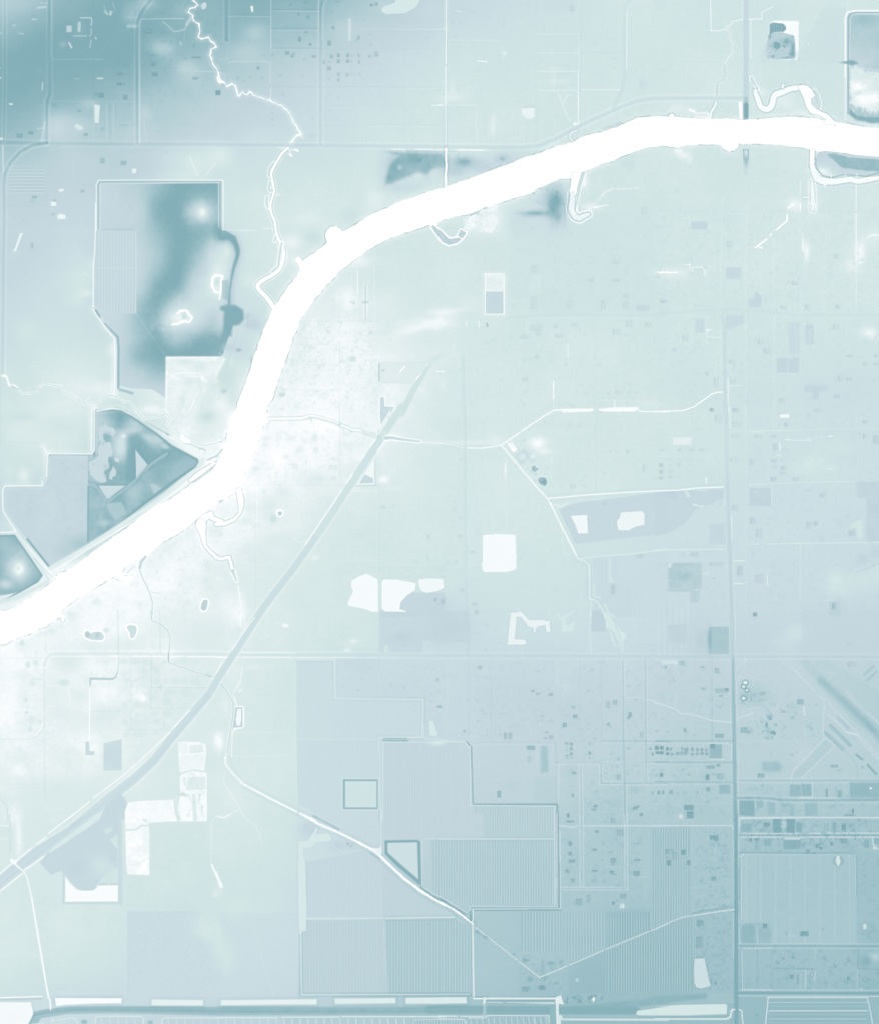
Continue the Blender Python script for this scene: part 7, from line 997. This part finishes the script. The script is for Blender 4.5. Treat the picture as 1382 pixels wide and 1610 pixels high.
 '23': '247,345,24,18,.9 95,398,12,10,.5 88,485,8,6,.5 283,405,26,16,.4 597,366,12,12,.7 797,412,18,12,.4 878,429,12,8,.5 922,357,14,12,.9 899,482,8,14,.8 922,490,6,8,.5 990,311,12,10,1 1144,457,22,8,.9 1210,450,10,14,.8 1142,366,8,8,1 1187,540,12,12,.8 1308,321,18,8,.6 1363,343,14,6,1 361,468,14,10,.5 565,486,22,12,.8 597,503,22,16,.7 674,506,26,14,1.1 127,525,12,12,.4 232,545,12,14,.5 262,604,12,10,.9 282,622,16,8,.8 8,579,16,10,.9 236,670,8,14,.9 220,675,10,10,.4 153,727,16,10,1.1 286,723,10,12,.6 278,750,22,8,.5 366,750,16,10,.8 400,756,18,40,1 430,756,20,40,1 648,736,22,10,.9 643,771,18,10,1 675,765,24,22,.7 626,634,26,12,.7 620,666,14,6,.5 680,666,18,10,.7 610,646,4,5,1 810,583,20,14,.8 820,638,26,20,1.2 758,690,22,26,1 745,700,18,26,.5 867,714,12,8,.8 900,714,12,8,.8 951,714,12,8,.7 740,749,12,8,.7 936,773,16,10,.9 1018,568,24,40,.7 1060,555,26,28,.9 1020,686,16,16,1 1030,703,16,8,.8 1065,713,22,6,.5 1152,628,18,30,1.3 1142,648,12,14,1.1 1220,640,18,26,.4 1188,697,14,14,.5 1142,690,12,18,.5 1222,750,20,34,.5 1310,645,10,8,.7 1312,727,6,8,.9 1376,731,6,6,1 770,801,16,12,1 797,806,16,18,1.2 770,820,14,8,.8 797,835,16,18,1.2 770,844,16,10,.9 797,865,16,18,1.2 770,876,18,10,1 797,890,16,10,.9 770,890,18,10,.9 908,801,12,14,.9 925,805,8,10,.7 908,860,14,20,1.2 885,868,20,10,.5 908,890,10,14,.9 925,890,8,12,.8 925,848,8,8,.7 925,870,8,8,.7 553,828,50,24,1.2 545,898,18,34,.5 361,1108,22,40,1.2 1142,832,22,14,.7 1045,863,18,8,.8 1028,865,8,10,.6 1080,895,14,20,.7 1075,940,16,12,.8 1083,1005,20,30,.7 1065,1000,10,24,.5 1003,980,18,12,.5 1140,983,14,24,.5 1205,975,10,16,.6 1170,935,10,18,.5 1195,935,34,10,.5 814,980,24,12,.9 806,1116,12,20,.9 948,1090,12,10,.7 942,1180,22,12,1.1 936,1201,22,10,1.1 777,1234,8,22,1 1180,1192,28,16,1.1 1200,1182,16,12,1 1220,1230,16,16,.8 1022,1158,6,8,.8 1288,1100,10,18,.9 1323,1096,10,18,.9 1350,1096,10,18,.9 1274,834,16,12,.9 1287,866,12,20,1 1312,828,24,22,1.2 1342,827,22,20,1.2 1318,858,20,12,1 1342,858,22,16,1.1 1376,833,12,20,1 1376,863,12,14,1 1340,992,16,22,1 1308,995,20,18,.6 1280,990,18,26,.5 1065,1235,0,0,0 770,632,34,14,.4 797,1058,20,10,.5 925,1040,12,26,.5 287,88,30,20,.4 282,238,12,20,.7 247,134,18,8,.5 370,195,16,14,.4 155,70,8,10,.6 227,12,18,24,.6 222,1014,5,6,.8 137,182,26,4,.7',
 '33': '60,350,14,7,.9 90,443,8,14,.9 112,436,9,12,.9 163,380,12,18,.5 165,325,36,30,.7 85,385,24,40,.2 290,350,30,10,.8 295,368,8,6,.8 295,482,26,14,.9 378,370,28,34,.7 400,385,22,20,.5 438,488,26,16,1 405,495,80,28,.6 403,527,22,10,.9 103,547,12,6,.9 274,592,8,18,.8 286,575,10,10,.5 397,597,12,14,.8 378,588,16,12,.7 416,578,10,10,1 322,545,22,8,.4 181,738,14,22,1.1 200,722,12,8,.6 75,747,6,6,.9 8,743,8,10,.8 140,708,7,8,.7 395,773,54,24,.9 378,773,24,24,.5 6,850,20,12,1.1 38,850,18,14,1 72,852,12,18,1 95,854,12,16,1 38,877,20,16,1.1 76,884,16,12,1.1 101,884,16,12,1.1 10,875,18,14,1 135,882,20,16,.9 160,880,14,20,.9 165,852,10,22,.9 190,858,22,22,1.1 185,880,24,18,1 227,856,12,20,1.1 227,886,16,12,1.1 258,858,12,20,1.1 256,884,16,12,1 285,858,14,18,1.1 287,882,18,14,1.1 314,860,14,18,1.1 316,884,18,14,1 352,836,26,26,.9 37,1012,16,20,.8 113,1015,12,10,.7 205,1011,14,14,.8 170,982,10,12,.8 320,1027,22,34,1.3 388,955,20,14,1 340,966,52,20,.8 398,1022,40,34,.6 360,1010,26,16,.5 96,1120,20,24,.8 19,1122,10,18,.9 45,1122,10,18,.9 137,1126,10,14,.8 181,1122,10,16,.8 257,1122,10,18,.9 325,1103,24,24,.8 205,1215,60,30,1.1 213,1260,44,44,1.1 613,24,24,24,.6 893,563,40,34,1 650,1018,44,26,.9 658,1080,16,18,.7 545,737,42,34,1 572,750,24,14,.8 790,624,22,12,.9 662,512,34,18,.6 714,882,8,14,.7 1103,960,50,16,.8 1135,985,24,8,.9 1278,966,12,16,.9 820,626,8,6,.7 110,1245,6,6,.8 320,1180,16,6,.9 235,766,16,6,.7 500,960,8,10,.7 1145,1200,14,8,.9 1218,1238,8,34,1.2 1195,1262,60,6,1 1055,1125,10,50,1.1 1120,958,14,8,.4 1212,332,54,30,.4 1198,205,40,26,.3 905,1070,10,20,.6',
 '24': '950,105,22,12,.9 790,178,22,26,.9 790,238,22,20,.8 800,283,40,18,.7 773,345,26,20,.6 807,400,18,22,.7 938,215,30,12,.8 938,342,34,10,.8 935,400,30,20,.5 1030,230,26,6,.8 1050,280,30,30,.7 1047,303,18,8,1 1040,350,24,16,.7 1055,362,24,10,.7 1190,357,40,28,.8 1195,277,40,10,.8 1185,178,50,10,.5 1035,88,6,8,1 982,276,6,6,1 1050,537,14,18,.9 1110,495,34,26,.6 843,530,40,44,.4 900,510,20,50,.4 1092,111,44,40,.4 777,10,10,16,.9 790,44,50,8,1 1048,40,26,30,.5 1218,5,14,12,.8 1375,225,20,26,.8 1377,262,10,12,.8 1378,292,12,20,.7 620,1046,34,24,.9 520,1055,40,28,.5 733,158,10,16,.7 750,150,12,10,.4',
 '34': '350,143,30,24,.9 373,148,24,34,.9 120,255,30,40,.7 172,235,24,30,.9 90,228,44,20,.8 82,300,22,34,.7 205,300,22,28,.6 420,247,8,6,1 410,275,24,26,.5 358,398,30,24,.8 275,672,44,34,.6 270,790,40,70,.4 370,1043,14,20,.7 587,158,14,20,.9 685,64,40,20,1 603,48,8,16,.8 640,48,10,12,1 620,300,0,0,0 675,690,26,26,.9 917,737,50,28,1.3 808,735,8,18,.9 1034,709,10,12,.8 833,353,24,10,.3 787,890,20,18,.6 752,914,18,18,.7 850,883,20,18,.6 848,941,8,6,.9 910,915,12,12,.6 840,1002,16,22,.8 1107,940,10,10,.8 1188,900,14,30,.6 1187,1013,12,20,.9 1040,885,26,20,.5 875,1020,16,60,.4 950,1020,20,60,.3 625,1240,16,12,.6 1112,152,10,8,.9 1229,152,14,8,.9 1022,210,14,16,.9 1000,196,26,26,.8 1085,182,14,22,.9 940,225,16,14,.9 753,152,8,6,.9 625,155,24,10,1 595,1150,0,0,0 1160,165,40,30,.6 1372,300,14,50,.3 553,338,8,6,.7 1215,245,30,6,.9 955,240,70,4,.7 940,44,14,14,-.6 1160,80,20,30,.7 765,225,24,6,.9',
 '14': '1288,660,6,6,.8 1025,388,8,14,.5 445,415,6,6,.8 540,68,12,10,.6 925,838,0,0,0 795,695,0,0,0',
 '11': '210,735,0,0,0 825,938,36,30,.4 210,670,24,14,.6 402,1243,14,10,.6 400,1155,36,20,.5 1048,825,24,12,.4',
 '01': '203,262,14,34,.8 97,88,10,6,.7 455,455,8,8,.5 155,105,22,12,.3',
}
LM = [('the far left road', 10, 180), ('the level-lined plot', 44, 293), ('the small grey square pond', 109, 45), ('the narrow upright white pond', 153, 179), ('the third upright road', 217, 110), ('the winding creek at the top', 345, 120), ('the tiny white upright pond', 396, 14),
      ('the gridded plots', 465, 60), ('the upright road through the plots', 504, 120), ('the sausage-shaped pond', 630, 12), ('the straight canal from the top edge', 701, 120), ('the square-cornered white pond', 830, 178), ('the forked trickle', 884, 160), ('the curving highway', 980, 90), ('the wide embankment', 1171, 110), ('the white pit with the teal block', 1231, 62),
      ('the teal-cored field in the river bend', 640, 262), ('the rectangular white-rimmed basin', 777, 462), ('the hooked inlet', 910, 340), ('the small bridge ramp', 1171, 250), ('the river island', 1325, 258), ('the left stretch of town avenue', 950, 497), ('the right stretch of town avenue', 1260, 497), ('the main road top', 1140, 600), ('the long upright ditch on the right', 1345, 420), ('the two joined grey squares', 1238, 576),
      ('the swelling pools of the canal', 930, 644), ('the dark-specked mounds', 850, 745), ('the two lakes in the grey field', 950, 820), ('the square white lake', 783, 870), ('the three lakes in a row', 620, 935), ('the letter-L water', 820, 985), ('the ringed pond with a dark core', 440, 807), ('the boot-shaped bed', 608, 645), ('the three-cornered basin', 578, 745), ('the grey compound', 1075, 905), ('the pale slanting ditch', 1250, 762), ('the soft round glade', 1280, 730), ('the right-edge striped yard', 1360, 800),
      ('the dark square lot at the crossroads', 1125, 1005), ('the cluster of white holes', 1170, 1085), ('the runway', 1330, 1120), ('the slanting taxiway', 1280, 1195), ('the L-shaped striped field', 560, 1100), ('the pale green tongue', 682, 1145), ('the soft dark upright bank', 856, 1190), ('the falling white ditch', 1020, 1120), ('the square dark block by the main road', 1125, 1182), ('the corner of the stepped levee', 877, 1265), ('the street with broken verges', 1250, 1312), ('the very dark corner lot', 1173, 1270), ('the right end of the bending street', 1340, 1258),
      ('the white egg with dark arcs', 1316, 1352), ('the large rounded dark lot', 1175, 1467), ('the long lots', 1270, 1420), ('the dark yard with a pale corner', 1365, 1505), ('the blob-shaped pond in the scrub', 1101, 1530), ('the stepped lane block', 930, 1360), ('the white speck in the scrub', 977, 1423), ('the low point of the thin ditch', 850, 1535), ('the thick scrub by the main road', 1110, 1340), ('the old dyke tip', 380, 660), ('the diagonal canal', 600, 1340)]
ORD = ['', 'second ', 'third ', 'fourth ', 'fifth ', 'sixth ', 'seventh ', 'eighth ', 'ninth ', 'tenth ', 'eleventh ', 'twelfth ', 'thirteenth ', 'fourteenth ', 'fifteenth ', 'sixteenth ', 'seventeenth ', 'eighteenth ', 'nineteenth ', 'twentieth ']
HOUSES = []; buckets = {}
raw = []
for t, txt in HLIST.items():
    ox, oy, sc = TILE[t]
    for q in txt.split():
        x, y, w, h, d = [float(v) for v in q.split(',')]
        if w <= 0 or d <= 0: continue
        raw.append((ox + x / sc, oy + y / sc, w / sc, h / sc, d))
raw.sort(key=lambda r: -r[4] * math.sqrt(r[2] * r[3]))
keep = []
for r in raw:
    x, y, w, h, d = r
    xi, yi = int(x + MG), int(y + MG)
    e0 = float(E[yi, xi])
    dd = d * (.21 if e0 > .47 else (.16 if e0 > .38 else .13))
    pts = [(x - w / 2, y - h / 2), (x + w / 2, y - h / 2), (x + w / 2, y + h / 2), (x - w / 2, y + h / 2)]
    poly(0, pts, d=dd * .9, soft=3, rough=.45, ext=False)
    if len(keep) < 300 and ID[yi, xi] != rv: keep.append((x, y, w, h, dd))
for x, y, w, h, dd in keep:
    L = min(LM, key=lambda l: math.hypot(l[1] - x, l[2] - y))
    dx, dy = x - L[1], y - L[2]
    a = (math.degrees(math.atan2(-dy, dx)) + 360) % 360
    dr = ['right of', 'northeast of', 'above', 'northwest of', 'left of', 'southwest of', 'below', 'southeast of'][int(((a + 22.5) % 360) // 45)]
    buckets.setdefault((L[0], dr), []).append((math.hypot(dx, dy), x, y, w, h, dd))
for (ln, dr), lst in buckets.items():
    lst.sort()
    for k, (dist_, x, y, w, h, dd) in enumerate(lst):
        m = min(w, h); M = max(w, h)
        big = m > 6.5
        shape = 'long' if M > 2.1 * m else ('square' if M < 1.25 * m else 'oblong')
        tone = 'faint' if dd < .075 else ('dark' if dd > .14 else 'grey')
        nm, cat = ('large_building', 'large building') if big else (('barn', 'barn') if shape == 'long' and M > 6 else ('house', 'house'))
        rank = 'nearest' if k == 0 else (ORD[k] if k < len(ORD) else 'far ') + 'nearest'
        only = len(lst) == 1
        lab = '%s %s roof, %s %s %s' % (tone, shape, 'the one standing' if only else rank + ' building', dr, ln)
        HOUSES.append((x, y, w * .8, h * .8, dd, lab, nm, cat, 'roofs scattered over the land'))



# ------------------------------------------------------------------ materials
np.clip(E, 0, 1, out=E)
def s2l(c):
    out = []
    for v, L in zip(c, LIGHT):
        v /= 255.0
        v = v / 12.92 if v <= .04045 else ((v + .055) / 1.055) ** 2.4
        out.append(min(v / L, .97))
    return tuple(out) + (1,)
RAMP = [(0, (258, 258, 258)), (.06, (252, 254, 255)), (.14, (240, 247, 249)), (.22, (228, 239, 240)), (.31, (214, 232, 231)),
        (.37, (207, 227, 228)), (.45, (203, 222, 227)), (.55, (196, 214, 222)), (.66, (184, 209, 215)), (.80, (164, 196, 204)), (.92, (144, 183, 191)), (1, (132, 175, 184))]
def make_mat(name, rough, grain=.010):
    m = bpy.data.materials.new(name); m.use_nodes = True
    nt = m.node_tree; nd = nt.nodes; lk = nt.links
    b = nd['Principled BSDF']
    b.inputs['Roughness'].default_value = rough
    b.inputs['Specular IOR Level'].default_value = .0
    at = nd.new('ShaderNodeAttribute'); at.attribute_name = 'elevation'
    geo = nd.new('ShaderNodeNewGeometry')
    nz = nd.new('ShaderNodeTexNoise'); nz.inputs['Scale'].default_value = .16; nz.inputs['Detail'].default_value = 3
    lk.new(geo.outputs['Position'], nz.inputs['Vector'])
    mr = nd.new('ShaderNodeMath'); mr.operation = 'MULTIPLY_ADD'
    mr.inputs[1].default_value = grain * 2; mr.inputs[2].default_value = -grain
    lk.new(nz.outputs['Fac'], mr.inputs[0])
    ad = nd.new('ShaderNodeMath'); ad.operation = 'ADD'
    lk.new(at.outputs['Fac'], ad.inputs[0]); lk.new(mr.outputs[0], ad.inputs[1])
    cr = nd.new('ShaderNodeValToRGB')
    el = cr.color_ramp.elements
    while len(el) < len(RAMP): el.new(.5)
    for i, (p, c) in enumerate(RAMP):
        el[i].position = p; el[i].color = s2l(c)
    lk.new(ad.outputs[0], cr.inputs['Fac'])
    lk.new(cr.outputs['Color'], b.inputs['Base Color'])
    return m
M_GROUND = make_mat('height_tinted_ground', .95)
M_WATER = make_mat('pale_water', .5, .003)
M_ROOF = make_mat('height_tinted_roof', .9, .006)

# ------------------------------------------------------------------ meshes: one seamless relief, cut along the outlines of the things
STEP = 1.0
RELIEF = 9.0
gx = np.arange(0, NX - 1 + .01, STEP); gy = np.arange(0, NY - 1 + .01, STEP)
nx, ny = len(gx), len(gy)
def samp(A, gx, gy):
    xi = np.clip(gx.astype(int), 0, NX - 2); yi = np.clip(gy.astype(int), 0, NY - 2)
    fx = (gx - xi)[None].astype(np.float32); fy = (gy - yi)[:, None].astype(np.float32)
    a = A[yi][:, xi] * (1 - fx) + A[yi][:, xi + 1] * fx
    b = A[yi + 1][:, xi] * (1 - fx) + A[yi + 1][:, xi + 1] * fx
    return a * (1 - fy) + b * fy
EV = samp(E, gx, gy)
IDC = ID[np.clip(np.round(gy[:-1] + STEP / 2).astype(int), 0, NY - 1)][:, np.clip(np.round(gx[:-1] + STEP / 2).astype(int), 0, NX - 1)]
X = np.broadcast_to(((gx - MG - CX) * S)[None], (ny, nx)).copy()
Y = np.broadcast_to(((CY - gy + MG) * S)[:, None], (ny, nx)).copy()
FAR = 12000.0                                       # the outermost rows of the sheet run far beyond the frame
X[:, 0] -= FAR; X[:, -1] += FAR; Y[0] += FAR; Y[-1] -= FAR
VERT = np.stack([X, Y, EV * RELIEF], -1).reshape(-1, 3).astype(np.float32)
ATT = EV.reshape(-1).astype(np.float32)
vid = np.arange(nx * ny, dtype=np.int32).reshape(ny, nx)
QU = np.stack([vid[1:, :-1], vid[1:, 1:], vid[:-1, 1:], vid[:-1, :-1]], -1).reshape(-1, 4)
idf = IDC.reshape(-1)
order = np.argsort(idf, kind='stable')
bounds = np.searchsorted(idf[order], np.arange(len(REG) + 1))
def mesh_from(name, quads, mat):
    u, inv = np.unique(quads.reshape(-1), return_inverse=True)
    me = bpy.data.meshes.new(name)
    v = VERT[u]
    me.vertices.add(len(u)); me.vertices.foreach_set('co', v.reshape(-1))
    nq = len(quads)
    me.loops.add(nq * 4); me.loops.foreach_set('vertex_index', inv.astype(np.int32).reshape(-1))
    me.polygons.add(nq); me.polygons.foreach_set('loop_start', np.arange(0, nq * 4, 4, dtype=np.int32))
    me.update(calc_edges=True)
    me.polygons.foreach_set('use_smooth', np.ones(nq, bool))
    a = me.attributes.new('elevation', 'FLOAT', 'POINT')
    a.data.foreach_set('value', ATT[u])
    me.materials.append(mat)
    return me
OBJ = {}
WATERS = ('river', 'creek', 'canal', 'pond', 'lake', 'ditch', 'backwater', 'water', 'sedimentation_basin')
def props(o, r):
    if r.get('label'): o['label'] = r['label']
    if r.get('cat') and r.get('parent') is None: o['category'] = r['cat']
    if r.get('kind'): o['kind'] = r['kind']
    if r.get('group'): o['group'] = r['group']
parents = {r['parent'] for r in REG if r.get('parent') is not None}
for i, r in enumerate(REG):
    q = QU[order[bounds[i]:bounds[i + 1]]]
    if len(q) == 0:
        if i in parents:
            o = bpy.data.objects.new(r['name'], None); scene.collection.objects.link(o); props(o, r); OBJ[i] = o
        else: print('EMPTY', i, r['name'], r.get('label'))
        continue
    me = mesh_from(r['name'], q, M_WATER if r['name'] in WATERS else M_GROUND)
    o = bpy.data.objects.new(r['name'], me); scene.collection.objects.link(o)
    props(o, r); OBJ[i] = o
for i, r in enumerate(REG):
    if r.get('parent') is not None and i in OBJ: OBJ[i].parent = OBJ[r['parent']]

# ------------------------------------------------------------------ houses: walls and a low hipped roof, standing on their pads
def height_at(px, py):
    x, y = px + MG, py + MG
    xi, yi = int(np.clip(x, 0, NX - 2)), int(np.clip(y, 0, NY - 2))
    return float(E[yi, xi])
def house_mesh(name, w, h, ev, zr):
    a, b = w / 2, h / 2
    hw = 3.2; rg = hw + min(a, b) * .22; k = min(a, b) * .95; k2 = .45
    zb = -1.5
    vs = [(-a, -b, zb), (a, -b, zb), (a, b, zb), (-a, b, zb), (-a, -b, hw), (a, -b, hw), (a, b, hw), (-a, b, hw)]
    o = .45                                         # eaves overhang
    vs += [(-a - o, -b - o, hw), (a + o, -b - o, hw), (a + o, b + o, hw), (-a - o, b + o, hw)]
    if a >= b: vs += [(-a + k, 0, rg), (a - k, 0, rg)]
    else: vs += [(0, -b + k, rg), (0, b - k, rg)]
    fs = [(0, 1, 5, 4), (1, 2, 6, 5), (2, 3, 7, 6), (3, 0, 4, 7), (4, 5, 9, 8), (5, 6, 10, 9), (6, 7, 11, 10), (7, 4, 8, 11)]
    if a >= b: fs += [(8, 9, 13, 12), (9, 10, 13), (10, 11, 12, 13), (11, 8, 12)]
    else: fs += [(8, 9, 12), (9, 10, 13, 12), (10, 11, 13), (11, 8, 12, 13)]
    me = bpy.data.meshes.new(name)
    me.from_pydata(vs, [], fs); me.update()
    at = me.attributes.new('elevation', 'FLOAT', 'POINT')
    vals = np.full(len(vs), ev, np.float32)
    at.data.foreach_set('value', vals)
    me.materials.append(M_ROOF)
    return me
for hs in HOUSES:
    px, py, w, h, d, label, nm, cat, grp = hs
    ev = min(height_at(px, py) + d * .2, 1.0)
    me = house_mesh(nm, w * S, h * S, ev, 0)
    o = bpy.data.objects.new(nm, me); scene.collection.objects.link(o)
    o.location = ((px - CX) * S, (CY - py) * S, height_at(px, py) * RELIEF)
    o['label'] = label; o['category'] = cat; o['group'] = grp
print('things', len(REG), 'houses', len(HOUSES))
